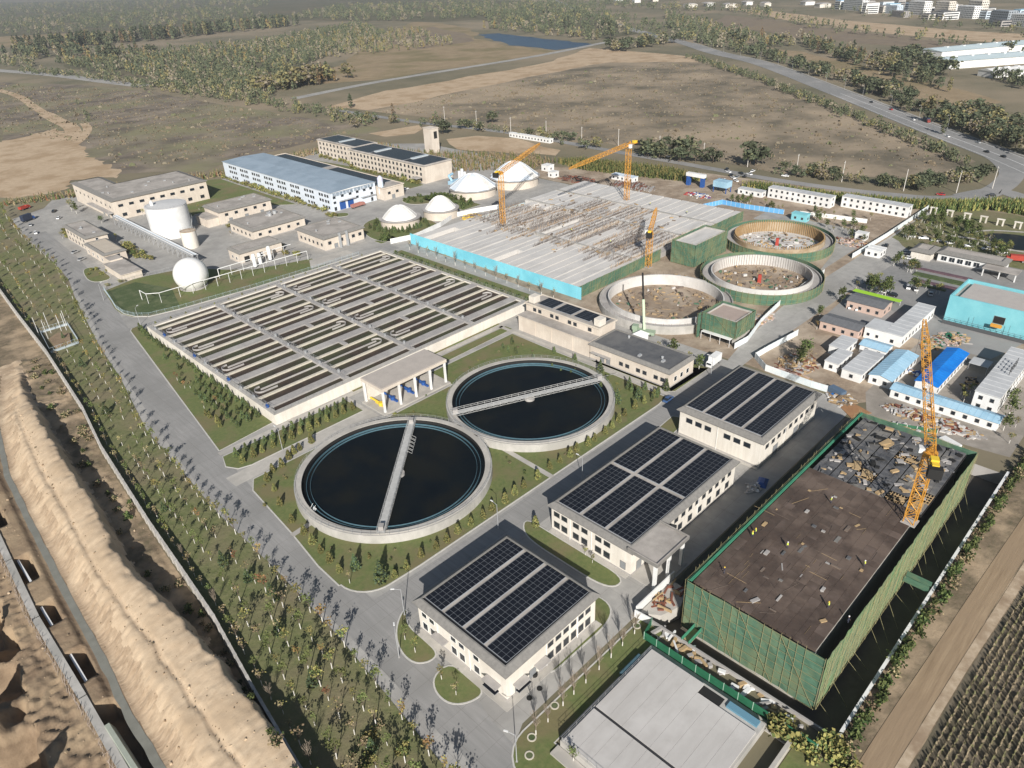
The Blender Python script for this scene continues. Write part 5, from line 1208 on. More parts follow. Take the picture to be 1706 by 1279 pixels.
cabin('blue_roofed_shed', 'short light blue roofed shed joining the white cabins', 239.4, 245.4, 66, 74.6, 2.9, SHEETBL, style='gable', cat='shed')
cabin('blue_roofed_shed', 'long low row of cabins under one light blue roof behind the slab building', 216, 221.2, 26.4, 55.6, 2.9, SHEETBL, style='gable', cat='shed')
cabin('bright_blue_shed', 'shed with a vivid blue sheet roof beside the yellow crane jib', 224.6, 253.8, 45.4, 51.6, 3.6, BRIGHTB, style='gable', cat='shed')
b = cabin('white_block', 'long white two storey cabin block at the right edge of the photo', 225, 262, 29, 35.6, 5.9, floors=2)
for i in range(4):
    x = 241 + i * 2.4; mb = MB(); mb.tube((x, 31, 6.15), (x, 31, 9.0), .09); mb.tube((x - .9, 31, 8.0), (x + .9, 31, 8.0), .09); mb.tube((x - .7, 31, 7.2), (x + .9, 31, 7.2), .09); mb.tube((x - .5, 31, 8.9), (x + .8, 31, 8.9), .09); mb.build('roof_sign_frame', [BLACK], b)
t = thing('carport', 'small flat grey canopy beside the vivid blue shed', 'canopy', (251.5, 40.8, 0))
MB().box(249, 254.4, 38, 43.6, 2.7, 2.85).build('roof', [mat('cabin_roof', (.55, .56, .57))], t)
for x in (249.2, 254.2):
    for y in (38.2, 43.4): MB().tube((x, y, 0), (x, y, 2.7), .07).build('post', [RAIL], t)
def shed(label, x0, x1, y0, y1, h, wm):
    t = cabin('brick_shed', label, x0, x1, y0, y1, h, mat('charcoal_roof', (.13, .135, .145), (.165, .17, .18), .5, .8), wm, style='gable', cat='shed'); return t
shed('pink walled shed with a charcoal roof beside the lime green carport', 271.6, 280.8, 79.4, 92.8, 3.6, PINKW)
shed('charcoal roofed shed with a white end wall beside the rubble yard', 248, 256, 78.8, 92.6, 3.4, PINKW)
t = thing('bike_shelter', 'long lime green carport roof beside the charcoal shed', 'carport', (285, 87, 0))
MB().box(284.6, 287.4, 78, 96, 2.3, 2.42).build('roof', [LGREEN], t)
for y in (78.4, 84, 90, 95.6): MB().tube((287, y, 0), (287, y, 2.3), .07).build('post', [WSTEEL], t)
# turquoise hall
t = thing('turquoise_hall', 'large turquoise clad hall with a sunken grey roof', 'building', (295, 30, 0))
x0, x1, y0, y1, h = 283.2, 303.4, 4.0, 61.6, 10.4
mb = MB(); mb.box(x0, x1, y0, y1, 0, h - 1.6, 0, 1); mb.build('wall', [TEAL, ROOFG], t)
mb = MB()
for a in ((x0, x1, y0, y0 + .5), (x0, x1, y1 - .5, y1), (x0, x0 + .5, y0 + .5, y1 - .5), (x1 - .5, x1, y0 + .5, y1 - .5)): mb.box(*a, h - 1.599, h)
mb.build('parapet', [TEAL], t); MB().box(x0 + 2.4, x1 - 1.6, y0 + 2, y1 - 2.6, h - 1.598, h - .7).build('roof', [mat('pale_roof_felt', (.46, .43, .40), (.41, .38, .36), .3, .9)], t)
wins(t, 'x', x0, [44.6], 4.0, 3.4, 2.6, 'open'); mb = MB(); mb.box(x0 - 2, x0 - .1, 43, 46.4, 3.2, 3.5); mb.box(x0 - 2, x0 - 1.8, 43, 46.4, 3.5, 4.5); mb.build('loading_platform', [ORANGE], t)
t = thing('hall_scaffold', 'dark steel scaffold posts along the foot of the turquoise hall', 'scaffold', (281.5, 40, 0)); mb = MB()
for i in range(26):
    y = 14 + i * 1.9; mb.tube((281.6, y, 0), (281.6, y, 2.6 + (2.4 if i % 6 == 2 else 0)), .06)
for z in (1.2, 2.4): mb.tube((281.6, 14, z), (281.6, 61.5, z), .05)
mb.build('posts', [mat('dark_steel', (.08, .085, .09), rough=.6)], t); mesh = MB().box(280.9, 281.0, 14, 61.5, 0, 1.5).build('mesh', [mat('dark_steel', (.08, .085, .09))], t)
# office pavilion with portico
b, zr = hall('office_pavilion', 'low grey roofed office pavilion with white window wall and portico', 345, 353.6, 58.6, 84, 4.0, WHITE, inset=1.2, e=.8)
wins(b, 'x', 345, spread(67, 83, 5), 1.0, 2.2, 1.9, 'win'); MB().box(338.4, 344.9, 52, 65, 3.3, 3.6).build('portico_roof', [ROOFG], b)
for y in (52.6, 58.4, 64.4): MB().box(338.8, 339.2, y - .2, y + .2, 0, 3.3).build('portico_column', [WHITE], b)
hall('office_wing', 'small grey roofed office wing left of the pavilion', 341.6, 351.6, 86, 94, 3.8, CREAM, inset=1.2, e=.8)
for k, (x0, x1, y0, y1) in enumerate(((316, 318, 66, 84), (322, 326, 64, 86), (330, 332, 66, 88), (312, 313.5, 70, 84))):
    tag(MB().prism(rough_poly([(x0, y0), (x1, y0), (x1, y1), (x0, y1)], 1.5, .15, k), .05, .55).build('flower_bed', [[mat('purple_shrubs', (.10, .06, .08), (.16, .10, .11), 1.2, .95), GCOVER][k % 2]], loc=(x0, y0, 0)), ['purple strip bed nearest the turquoise hall', 'wide green bed in the office forecourt', 'purple strip bed in front of the office pavilion', 'narrow green bed at the edge of the office forecourt'][k], 'flower bed')
# two storey container cabins by the far road
for x0, x1, y0, y1, h, f, lb in ((392, 398, 153, 189, 5.6, 2, 'two storey white container cabins by the far road, left row'), (399, 405, 116, 150, 5.6, 2, 'two storey white container cabins by the far road, right row'), (389, 394, 191, 206, 3.0, 1, 'single storey white container cabin at the left end of the rows')):
    cabin('container_cabins', lb, x0, x1, y0, y1, h, floors=f)
t = thing('site_gate', 'blue site gate with a white crossbeam at the end of the site', 'gate', (389, 234, 0))
for y in (239, 229.4): MB().box(387.6, 390, y - 1, y + 1, 0, 5.6).build('pillar', [BLUEP], t)
MB().box(387.4, 390.2, 228, 240.4, 5.61, 7.6).build('crossbeam', [WHITE], t)
t = thing('gate_canopy', 'blue box shaped canopy beside the site gate', 'canopy', (387, 215, 0))
MB().box(384, 390, 210.6, 219.6, 3.2, 6.6).build('roof', [SHEETBL], t)
for x in (384.3, 389.7):
    for y in (211, 219.2): MB().box(x - .2, x + .2, y - .2, y + .2, 0, 3.2).build('post', [BLUEP], t)
cabin('turquoise_kiosk', 'small turquoise kiosk at the end of the blue hoarding', 362, 366, 152, 160, 3.6, TEAL, TEAL, cat='kiosk')
cabin('white_hut', 'white hut in the trees behind the farthest round pit', 352, 356, 118, 123, 3.2, WHITE)
cabin('white_hut', 'white hut near the tips of the tower crane jib', 352, 357, 316, 321, 3.4, WHITE)
cabin('white_hut', 'long pale hut behind the rebar yard', 372, 377, 268, 285, 3.0, PALEBL)
cabin('white_hut', 'white hut against the white hoarding on the site road', 333, 340, 104, 110.6, 3.0, WHITE)
cabin('white_shed', 'long low white shed beside the far road', 428, 432, 388, 432, 3.0, WHITE, cat='shed')
cabin('white_hut', 'lone white hut on the rim of the rebar yard', 362, 368, 330, 336, 3.6, WHITE)
t = thing('site_tent', 'white ridge tent beside the pump house', 'tent', (199, 137, 0))
mb = MB(); mb.box(197, 201, 135, 139, 0, 2.2); mb.face([(196.6, 134.6, 2.2), (201.4, 134.6, 2.2), (199, 137, 3.8)]); mb.face([(201.4, 134.6, 2.2), (201.4, 139.4, 2.2), (199, 137, 3.8)]); mb.face([(201.4, 139.4, 2.2), (196.6, 139.4, 2.2), (199, 137, 3.8)]); mb.face([(196.6, 139.4, 2.2), (196.6, 134.6, 2.2), (199, 137, 3.8)]); mb.build('canvas', [WHITE], t)
# piles of material on the site
def pile(name, label, x, y, rx, ry, n, mats_, h=.8, cat='pile', long=3.0, a0=None, grp=None):
    mb = MB(); r_ = random.Random(int(x * 3 + y))
    for i in range(n):
        a, q = r_.uniform(0, 2 * PI), math.sqrt(r_.random()); px, py = x + rx * q * math.cos(a), y + ry * q * math.sin(a); zz = h * (1 - q) * r_.uniform(.6, 1)
        ang = r_.uniform(0, PI) if a0 is None else a0 + r_.uniform(-.15, .15)
        mb.obox(px, py, zz * .5, zz + r_.uniform(.15, .45), r_.uniform(.4, long), r_.uniform(.3, .9), ang, r_.randrange(len(mats_)))
    o = mb.build(name, mats_, loc=(x, y, 0)); return tag(o, label, cat, grp)
pile('rubble_pile', 'brown rubble and scrap pile in the middle of the fenced rubble yard', 218, 86, 8, 6, 160, [RUST, PLY, GREYC, MUD], 1.6)
pile('timber_pile', 'reddish timber stack along the white hoarding of the rubble yard', 209.5, 84, 2.2, 7, 90, [RUST, PINKW, PLY], 1.2, long=4, a0=1.5)
pile('rubble_pile', 'pale rubble heap behind the slab building', 199, 42, 5, 9, 150, [GREYC, SLABW, PLY, LT], 1.3)
pile('rubble_pile', 'heap of broken boards by the long light blue roof', 210, 42, 4, 14, 170, [GREYC, PLY, SLABW, RUST], 1.1)
pile('rebar_stack', 'brown rebar stacks at the far end of the new basin', 366, 264, 8, 16, 180, [REBAR, RUST, GREYC], 1.4, long=9, a0=.4)
pile('timber_pile', 'dark brown timber stacks beside the white huts', 358, 300, 7, 14, 150, [RUST, REBAR, BLACK], 1.8, long=6)
pile('rubble_pile', 'scrap heap beside the white hut behind the farthest pit', 346, 122, 6, 9, 120, [PINKW, GREYC, PLY, RUST], 1.2)
pile('timber_pile', 'orange and yellow formwork stack between the domes and the hoarding', 262, 296, 6, 4, 80, [YELP, PLY, REBAR], 1.5, long=5)
pile('rebar_stack', 'grey steel bundle beside the orange formwork stack', 272, 291.5, 6, 2.4, 60, [REBAR, RAIL], 1.0, long=7, a0=.1)
pile('rubble_pile', 'pale debris on the ground between round pits and netted block', 256, 160, 6, 4, 70, [SLABW, GREYC, PLY], .9)
pile('rubble_pile', 'brick and plank scatter below the middle round pit', 243, 112, 7, 3, 80, [PINKW, PLY, GREYC], .7)
pile('sheet_pile', 'blue sheets lying at the edge of the new basin', 350, 268, 3, 8, 40, [BRIGHTB, SHEETBL], .6)
pile('rubble_pile', 'mixed debris by the dirt crossing near the farthest solar hall', 205, 66, 4, 4, 70, [PLY, SLABW, MUD], .9)
for px_, py_, rx_, ry_, n_, ms_, lb_ in ((236, 54, 1.5, 6, 60, [PLY, WSTEEL, BLUEP], 'mixed material heap between the light blue shed and the vivid blue shed'), (262, 58, 7, 3, 90, [RUST, GREENF, GREYC, PLY], 'reddish and green debris on the ground before the turquoise hall'), (246, 62, 3, 1.2, 30, [GREYC, PLY], 'small debris heap at the end of the white two winged cabin'), (270, 54, 6, 5, 80, [GREYC, GREENF, PINKW, PLY], 'scattered debris in the open yard by the turquoise hall'), (352, 250, 3, 12, 70, [SHEETBL, REBAR, GREYC], 'pale blue sheets and steel along the back of the new basin'), (372, 222, 5, 8, 90, [WHITE, BLUEP, REDP, GREYC], 'colourful clutter on the ground inside the site gate'), (240, 40, 5, 1.2, 40, [BLACK, GREYC, PLY], 'dark clutter beside the small grey carport')):
    pile('material_pile', lb_, px_, py_, rx_, ry_, n_, ms_, .9)
t = thing('skip_container', 'open dark blue skip at the corner of the rubble yard', 'skip', (207.6, 68.4, 0)); MB().obox(207.6, 68.4, 0, 1.8, 5, 2.4, 1.3).build('body', [mat('slate_blue', (.10, .15, .22), rough=.6)], t); MB().obox(205.4, 67.2, 0, .5, 4.5, .8, 1.3).build('blue_beam', [BRIGHTB], t)
mb = MB(); mb.prism(rough_poly([(196, 58), (203, 56), (205, 62), (200, 64)], 2, .5, 2), 0, .18)
tag(mb.build('sand_heap', [mat('rust_sand', (.36, .20, .10), (.30, .16, .08), .5, 1.)], loc=(200, 60, 0)), 'small flat heap of rust coloured sand at the dirt crossing', 'sand heap')
# ---------------------------------------------------------------- cranes
def lattice(mb, p, q, w0, w1, n, r=.11, rb=.06, up=None, m=0):
    p, q = Vector(p), Vector(q); d = (q - p).normalized(); u = d.cross(Vector(up or (0, 0, 1)))
    if u.length < 1e-3: u = Vector((1, 0, 0))
    u.normalize(); v = d.cross(u).normalized()
    def cor(t, k): w_ = (w0 + (w1 - w0) * t) / 2; return p + (q - p) * t + u * w_ * (1 if k in (0, 3) else -1) + v * w_ * (1 if k in (0, 1) else -1)
    for k in range(4): mb.tube(cor(0, k), cor(1, k), r, 4, m)
    for i in range(n):
        a, b = i / n, (i + 1) / n
        for k in range(4):
            k2 = (k + 1) % 4
            mb.tube(cor(a, k), cor(b, k2), rb, 3, m) if i % 2 else mb.tube(cor(a, k2), cor(b, k), rb, 3, m)
            mb.tube(cor(b, k), cor(b, k2), rb, 3, m)
def tower_crane(label, bx, by, bz, hgt, az, el, L, mw=1.9, cjl=10, apex=5.0):
    t = thing('tower_crane', label, 'crane', (bx, by, bz)); az = math.radians(az); el = math.radians(el)
    mb = MB(); lattice(mb, (bx, by, bz), (bx, by, bz + hgt), mw, mw, max(4, int(hgt / 1.8)), .13, .075, (0, 1, 0)); mb.build('mast', [ORANGE], t)
    MB().obox(bx, by, bz, bz + .25, mw + .9, mw + .9).build('mast_base', [GREYC], t)
    top = Vector((bx, by, bz + hgt)); h = Vector((math.cos(az), math.sin(az), 0)); e = Vector((math.cos(az) * math.cos(el), math.sin(az) * math.cos(el), math.sin(el)))
    mb = MB(); mb.cyl(bx, by, bz + hgt, bz + hgt + .9, 1.4, n=14); mb.build('slewing_ring', [ORANGE], t)
    j0 = top + h * 1.2 + Vector((0, 0, 1.2)); j1 = j0 + e * L
    mb = MB(); lattice(mb, j0, j0 + e * L * .8, 1.7, 1.5, int(L / 2), .10, .06); lattice(mb, j0 + e * L * .8, j1, 1.5, .6, 5, .10, .06); mb.build('jib', [ORANGE], t)
    c0 = top - h * 1.0 + Vector((0, 0, 1.0)); c1 = c0 - h * cjl
    n_ = Vector((-h.y, h.x, 0)); mb = MB()
    for s in (-1, 1): mb.tube(c0 + n_ * s, c1 + n_ * s, .16)
    for i in range(5): mb.tube(c0 - h * cjl * i / 5 + n_, c0 - h * cjl * (i + 1) / 5 - n_, .07)
    CJ = mb.build('counter_jib', [ORANGE], t)
    q = c1 + h * .8; mb = MB(); mb.obox(q.x, q.y, q.z - 1.4, q.z + .9, 1.7, 2.6, az); mb.build('counterweight', [BLACK], CJ)
    q = c0 - h * cjl * .5; mb = MB(); mb.obox(q.x, q.y, q.z + .1, q.z + 1.4, 1.6, 1.5, az); q = c0 - h * cjl * .74; mb.obox(q.x, q.y, q.z + .1, q.z + 1.1, 1.2, 1.3, az); mb.build('winch', [YELP], CJ)
    ap = top + Vector((0, 0, apex)) - h * 1.2; mb = MB(); lattice(mb, top + Vector((0, 0, .9)), ap, 1.5, .4, 4, .1, .05, (0, 1, 0)); mb.build('tower_head', [ORANGE], t)
    mb = MB(); mb.tube(ap, j0 + e * L * .75, .05); mb.tube(ap, c1 + h * .5, .05); mb.tube(j1, j1 - Vector((0, 0, min(9, j1.z - 1 - bz))), .03); mb.build('stay_cables', [BLACK], t)
    q = top + n_ * 1.6 + h * .6; mb = MB(); mb.obox(q.x, q.y, q.z - .6, q.z + 1.4, 1.5, 1.2, az); mb.build('cab', [WHITE], t)
    return t
tower_crane('yellow tower crane rising from the brown slab, its jib pointing away', 145.6, 27.2, SZ - .1, 17.8, 24, 16, 41, 2.1, 7, 3.2)
tower_crane('yellow tower crane at the back of the new basin, jib lowered left', 326.8, 239.3, NZ, 29, 178, -5, 46, 2.1, 7, 2.4)
tower_crane('yellow tower crane in front of the tent roofed tanks', 253.8, 263.2, NZ, 25.5, 17, 6, 44, 1.9, 5, 1.5)
tower_crane('yellow tower crane between the new basin and the bare round pit', 260, 177, .1, 15.5, 30, 2, 30, 2.0, 4, 2.0)
t = thing('mobile_crane', 'dark telescopic crane boom standing upright in front of the bare round pit', 'crane', (203.5, 138.6, 0))
mb = MB(); mb.obox(203.5, 138.6, .5, 1.7, 8, 2.5, 1.9); mb.obox(202.4, 141.8, 1.7, 3.2, 2, 2.3, 1.9); mb.build('carrier', [mat('crane_grey_green', (.30, .38, .28), rough=.6)], t)
mb = MB(); mb.tube((203.5, 138.6, 1.8), (206.5, 141.8, 12), .5, 6); mb.build('boom_base', [mat('pale_green_paint', (.52, .62, .45), rough=.5)], t); mb = MB(); mb.tube((206.5, 141.8, 12), (209, 144.5, 21), .36, 6); mb.build('boom_tip', [BLACK], t)
for s in (-1, 1):
    for k in (-2.6, 0, 2.6): mb = MB(); x, y = 203.5 + math.cos(1.9) * k - math.sin(1.9) * s, 138.6 + math.sin(1.9) * k + math.cos(1.9) * s; mb.tube((x - .2, y, .5), (x + .2, y, .5), .5, 10); mb.build('wheel', [BLACK], t)

# ---------------------------------------------------------------- vehicles
WHEEL = None
def wheel_mesh(r, w_):
    mb = MB(); mb.tube((0, -w_ / 2, 0), (0, w_ / 2, 0), r, 12, 0); mb.tube((0, -w_ / 2 - .01, 0), (0, w_ / 2 + .01, 0), r * .55, 8, 1); return mb.mesh('wheel', [BLACK, RAIL])
WH = wheel_mesh(.33, .22); WHT = wheel_mesh(.5, .3)
def loft(mb, secs, m=0):
    """secs: list of closed rings with the same number of points"""
    b = len(mb.v); k = len(secs[0])
    for s in secs: mb.v.extend(s)
    for i in range(len(secs) - 1):
        for j in range(k):
            j2 = (j + 1) % k; mb.f.append((b + i * k + j, b + i * k + j2, b + (i + 1) * k + j2, b + (i + 1) * k + j)); mb.m.append(m)
    mb.f.append(tuple(b + j for j in range(k))[::-1]); mb.m.append(m); mb.f.append(tuple(b + (len(secs) - 1) * k + j for j in range(k))); mb.m.append(m)
def car_proto(color, suv=False):
    t = thing('parked_car', None, 'car'); mb = MB(); hh = .15 if suv else 0
    prof = [(-2.2, .62, .5), (-2.1, .84, .5), (-1.2, .92, .3), (1.0, .92, .3), (2.05, .80, .5), (2.22, .6, .5)]
    secs = []
    for x, top, b in prof:
        w_ = .88 if abs(x) < 2.1 else .78
        secs.append([(x, -w_, .28), (x, w_, .28), (x, w_, top - .18), (x, w_ - .08, top + hh), (x, -w_ + .08, top + hh), (x, -w_, top - .18)])
    loft(mb, secs); mb.build('body', [color], t, smooth=False)
    mb = MB(); rear = -1.75 if suv else -1.55
    loft(mb, [[(x, -w_, z0 + hh), (x, w_, z0 + hh), (x, w_ - .16 * (z1 > .95), z1 + hh), (x, -w_ + .16 * (z1 > .95), z1 + hh)] for x, w_, z0, z1 in ((rear - .25, .74, .9, .93), (rear + .35, .76, .9, 1.36), (.25, .76, .9, 1.38), (1.15, .74, .9, .93))]); mb.build('windows', [GLASS], t)
    mb = MB(); mb.box(rear + .38, .22, -.58, .58, 1.375 + hh, 1.43 + hh); mb.build('roof', [color], t)
    for x in (-1.35, 1.38):
        for y in (-.8, .8): put('wheel', WH, t, (x, y, .33))
    for y in (-.6, .6): mb = MB(); mb.box(2.16, 2.235, y - .16, y + .16, .6, .72); mb.build('headlight', [GLASS if color is WHITE else WHITE], t)
    return t
SILV = mat('silver_paint', (.48, .49, .50), rough=.35, metal=.4); CARW = mat('white_car_paint', (.80, .80, .80), rough=.3); CARB = mat('black_car_paint', (.02, .021, .024), rough=.25, spec=.5)
CARBL = mat('blue_car_paint', (.05, .10, .22), rough=.3, spec=.5); CARR = mat('red_car_paint', (.42, .03, .03), rough=.3, spec=.5)
CP = {'white': car_proto(CARW), 'silver': car_proto(SILV), 'black': car_proto(CARB, True), 'blue': car_proto(CARBL), 'red': car_proto(CARR), 'suv': car_proto(CARW, True)}
used = set()
def car(kind, x, y, rz, label, grp=None):
    if kind not in used:
        o = CP[kind]; used.add(kind); o.location = (x, y, .06); o.rotation_euler = (0, 0, rz); o['label'] = label
        if grp: o['group'] = grp
    else: o = copy_thing(CP[kind], (x, y, .06), rz, None, label, grp)
    o.name = 'parked_car'; return o
A90 = PI / 2
def gcar(kind, px, py, rz, label, grp=None, z=0): x, y = g(px, py, z); return car(kind, x, y, rz, label, grp)
gcar('blue', 1113, 667, .08, 'dark blue car driving on the shaded main road beside the second clarifier')
gcar('white', 99, 364, .9, 'white car parked by the hedge across from the dark truck'); gcar('black', 91, 353, .9, 'black car parked in the shade behind the white one by the hedge')
gcar('silver', 51, 376, 1.35, 'silver car parked by the plantation nearest the dark truck'); gcar('suv', 60, 389, 1.35, 'white high roofed car parked by the plantation, nearest the camera of that row')
gcar('silver', 126, 421, .5, 'silver car parked against the control house, farther of the two'); gcar('silver', 137, 433, .5, 'silver car parked against the control house, nearer of the two')
gcar('white', 676, 316, 0, 'white car parked at the end of the solar annex')
OFF = [(1516, 395), (1538, 398), (1559, 402), (1583, 406), (1615, 411), (1644, 416), (1668, 422)]
for i, p in enumerate(OFF): gcar('white' if i % 3 else 'suv', *p, A90 + .5, 'white car parked in the angled row behind the office pavilion', 'white cars parked in a row behind the office pavilion')
for k, p, rz, lb in (('white', (1459, 425), .2, 'white car parked against the white hoarding by the office yard'), ('black', (1476, 411), .2, 'black car parked against the white hoarding by the office yard'), ('silver', (1507, 422), A90, 'silver car in the office yard nearest the round planter'), ('white', (1510, 431), A90, 'white car in the office yard next to the silver one'),
                  ('suv', (1513, 480), .3, 'white high roofed car parked in the office yard by the turquoise hall'), ('white', (1526, 483), .3, 'white car parked second by the turquoise hall'), ('silver', (1550, 491), .3, 'silver car in the shadow of the turquoise hall'),
                  ('white', (1413, 512), .7, 'white car in front of the pink shed, left of two'), ('suv', (1425, 515), .7, 'white high roofed car in front of the pink shed, right of two'), ('silver', (1465, 485), A90, 'silver car half under the lime green carport'), ('white', (1475, 489), A90, 'white car half under the lime green carport, middle of three'), ('black', (1485, 493), A90, 'black car half under the lime green carport')):
    gcar(k, *p, rz, lb)
GC = [('black', 1211, 283), ('white', 1213, 287), ('white', 1254, 286), ('black', 1234, 290), ('black', 1241, 295), ('white', 1248, 291), ('silver', 1228, 296), ('white', 1221, 297), ('black', 1218, 293), ('white', 1206, 301), ('silver', 1199, 300), ('white', 1226, 302)]
for i, (k, a, b) in enumerate(GC): gcar(k, a, b, (.3, 1.2, .1, 1.0)[i % 4], k + ' car in the cluster parked behind the site gate', k + ' cars parked behind the site gate')
gcar('suv', 1115, 262, A90 + .3, 'white van like car on the far road beside a round tree'); gcar('white', 1308, 294, A90 + .2, 'white car on the far road above the container cabins')
gcar('red', 1567, 325, A90 + .1, 'red car on the curve of the far road'); gcar('black', 1651, 327, A90 + .6, 'black car at the junction of the far road')
HA = math.atan2(49, 60)
for k, p, lb in (('white', (1521, 200), 'white car on the highway behind the red lorry'), ('white', (1578, 228), 'white car in the left lane of the highway'), ('silver', (1629, 238), 'silver car on the highway by the lamp post'), ('black', (1643, 254), 'black car on the highway near the junction'), ('black', (1671, 262), 'black car on the highway edge by the verge'), ('red', (1484, 183), 'red car far up the highway'), ('black', (1451, 171), 'black car far up the highway')):
    gcar(k, *p, HA + .15, lb)
def truck(label, px, py, rz, cabm, boxm, ln=6.0, box=True, bh=2.7, cat='truck', name='box_truck'):
    x, y = g(px, py); t = thing(name, label, cat)
    mb = MB(); loft(mb, [[(a, -1.05, .6), (a, 1.05, .6), (a, 1.0, zt), (a, -1.0, zt)] for a, zt in ((ln / 2 - 1.7, 2.3), (ln / 2 - .5, 2.3), (ln / 2, 1.5))]); mb.build('cab', [cabm], t)
    mb = MB(); loft(mb, [[(a, -.9, 1.4), (a, .9, 1.4), (a, .85, zt), (a, -.85, zt)] for a, zt in ((ln / 2 - .45, 2.2), (ln / 2 + .0, 1.55))]); mb.build('windscreen', [GLASS], t)
    mb = MB(); mb.box(-ln / 2, ln / 2 - 1.8, -1.15, 1.15, .95, .95 + bh, 0) if box else None
    if not box:
        for a in ((-ln / 2, ln / 2 - 1.8, -1.2, -1.1), (-ln / 2, ln / 2 - 1.8, 1.1, 1.2), (-ln / 2, -ln / 2 + .1, -1.1, 1.1), (ln / 2 - 1.9, ln / 2 - 1.8, -1.1, 1.1)): mb.box(*a, .95, .95 + bh)
        mb.box(-ln / 2 + .1, ln / 2 - 1.9, -1.1, 1.1, .95, .95 + bh * .6)
    mb.build('cargo_box' if box else 'tipper_body', [boxm], t); mb = MB(); mb.box(-ln / 2 + .2, ln / 2 - .3, -.5, .5, .55, .94); mb.build('chassis', [BLACK], t)
    for a in (-ln / 2 + 1.1, ln / 2 - 1.1):
        for s in (-.9, .9): put('wheel', WHT, t, (a, s, .5))
    t.location = (x, y, .06); t.rotation_euler = (0, 0, rz); return t
truck('white box truck on the main road between the pump house and the farthest solar hall', 1188, 608, .05 + PI, WHITE, WHITE, 7.0)
truck('dark blue lorry with a tall body parked at the far end of the parking', 48, 368, .5, BLUEP, mat('navy_box', (.03, .04, .07), rough=.5), 8, True, 3.2)
truck('red tipper lorry parked at the far end of the parking', 42, 349, .5, REDP, REDP, 7, False, 1.4, name='tipper_truck')
truck('faded red tipper truck standing before the blue shutters of the factory hall', 597, 345, .1, mat('faded_red', (.42, .20, .17), (.36, .16, .13), 1, .7), mat('faded_red', (.42, .20, .17)), 9.5, False, 1.5, name='tipper_truck')
truck('red lorry on the highway beside the lamp posts', 1543, 203, HA + PI, REDP, mat('navy_box', (.03, .04, .07)), 10, True, 2.4)
tk = truck('white cabin lorry standing at the far corner of the slab building', 1572, 742, 1.2, WHITE, WHITE, 7, True, 2.2); tk.location = (*g(1574, 748, 0), .06)
truck('red fire engine parked beside the office portico', 1690, 436, A90 + .4, REDP, REDP, 8, True, 2.2, name='fire_engine')

# ---------------------------------------------------------------- poles and lamps
def lamp_proto(h=7.5):
    t = thing('street_lamp', None, 'street lamp'); mb = MB(); mb.lathe(0, 0, [(.11, 0), (.06, h)], 8); mb.build('pole', [RAIL], t); mb = MB(); mb.tube((0, 0, h - .1), (1.5, 0, h + .25), .05, 6); am = mb.build('arm', [RAIL], t)
    MB().obox(1.7, 0, h + .2, h + .34, .8, .28).build('lamp_head', [WHITE], am); MB().box(-.2, .2, -.2, .2, 0, .12).build('base_plate', [GREYC], t); return t
LP = lamp_proto(); first = True
for px, py, rz, lb in ((674, 1024, 2.4, 'street lamp at the corner of the nearest solar hall'), (861, 1269, 2.0, 'street lamp at the bend of the road in the bottom of the photo'), (234, 541, .6, 'street lamp at the corner of the aeration basin and the gas holder bed'), (471, 750, 1.6, 'street lamp on the lawn strip between basin and clarifier'), (970, 800, 1.6, 'street lamp on the shaded main road before the portico hall'), (830, 880, 1.6, 'street lamp on the shaded main road behind the nearest solar hall'),
                       (1184, 628, 1.6, 'street lamp beside the white box truck'), (665, 1095, 1.0, 'street lamp on the small lawn by the nearest solar hall'), (173, 500, .5, 'street lamp at the rounded fence corner of the gas holder bed')):
    x, y = g(px, py)
    if first: LP.location = (x, y, 0); LP.rotation_euler = (0, 0, rz); LP['label'] = lb; first = False
    else: copy_thing(LP, (x, y, 0), rz, None, lb)
UP = thing('utility_pole', None, 'utility pole'); MB().lathe(0, 0, [(.24, 0), (.16, 12.4), (0, 12.4)], 8).build('pole', [mat('pole_concrete', (.58, .55, .51), rough=.9)], UP); MB().box(-.9, .9, -.06, .06, 11.4, 11.55).build('crossarm', [RAIL], UP)
for s in (-.8, 0, .8): MB().cyl(s, 0, 11.55, 11.85, .07, n=6).build('insulator', [WHITE], UP)
UPB = [(741, 201), (794, 209), (851, 221), (910, 228), (969, 239), (1030, 243), (1098, 256), (1171, 269), (1245, 278), (1326, 290), (1402, 303), (1505, 318), (1593, 321), (1653, 314)]
for i, p in enumerate(UPB):
    x, y = g(*p); a = g(*UPB[max(0, i - 1)]); b_ = g(*UPB[min(len(UPB) - 1, i + 1)]); rz = math.atan2(b_[1] - a[1], b_[0] - a[0]) + A90; sc = (1, 1, 1.0)
    lb = 'pale concrete utility pole in the line along the far road'
    if i == 0: UP.location = (x, y, 0); UP.rotation_euler = (0, 0, rz); tag(UP, lb, None, 'utility poles along the far road')
    else: copy_thing(UP, (x, y, 0), rz, sc, lb, 'utility poles along the far road')
HL = off_line(HWP, -12.6)
HLP = lamp_proto(9.5); k = 0; acc = 0
for a, b_ in zip(HL[:62], HL[1:63]):
    acc += math.hypot(b_[0] - a[0], b_[1] - a[1])
    if acc > 42:
        acc = 0; rz = math.atan2(b_[1] - a[1], b_[0] - a[0]) + A90; lb = 'tall street lamp in the row along the verge of the highway'
        if k == 0: HLP.location = (*a, 0); HLP.rotation_euler = (0, 0, rz); tag(HLP, lb, None, 'street lamps along the highway')
        else: copy_thing(HLP, (*a, 0), rz, None, lb, 'street lamps along the highway')
        k += 1

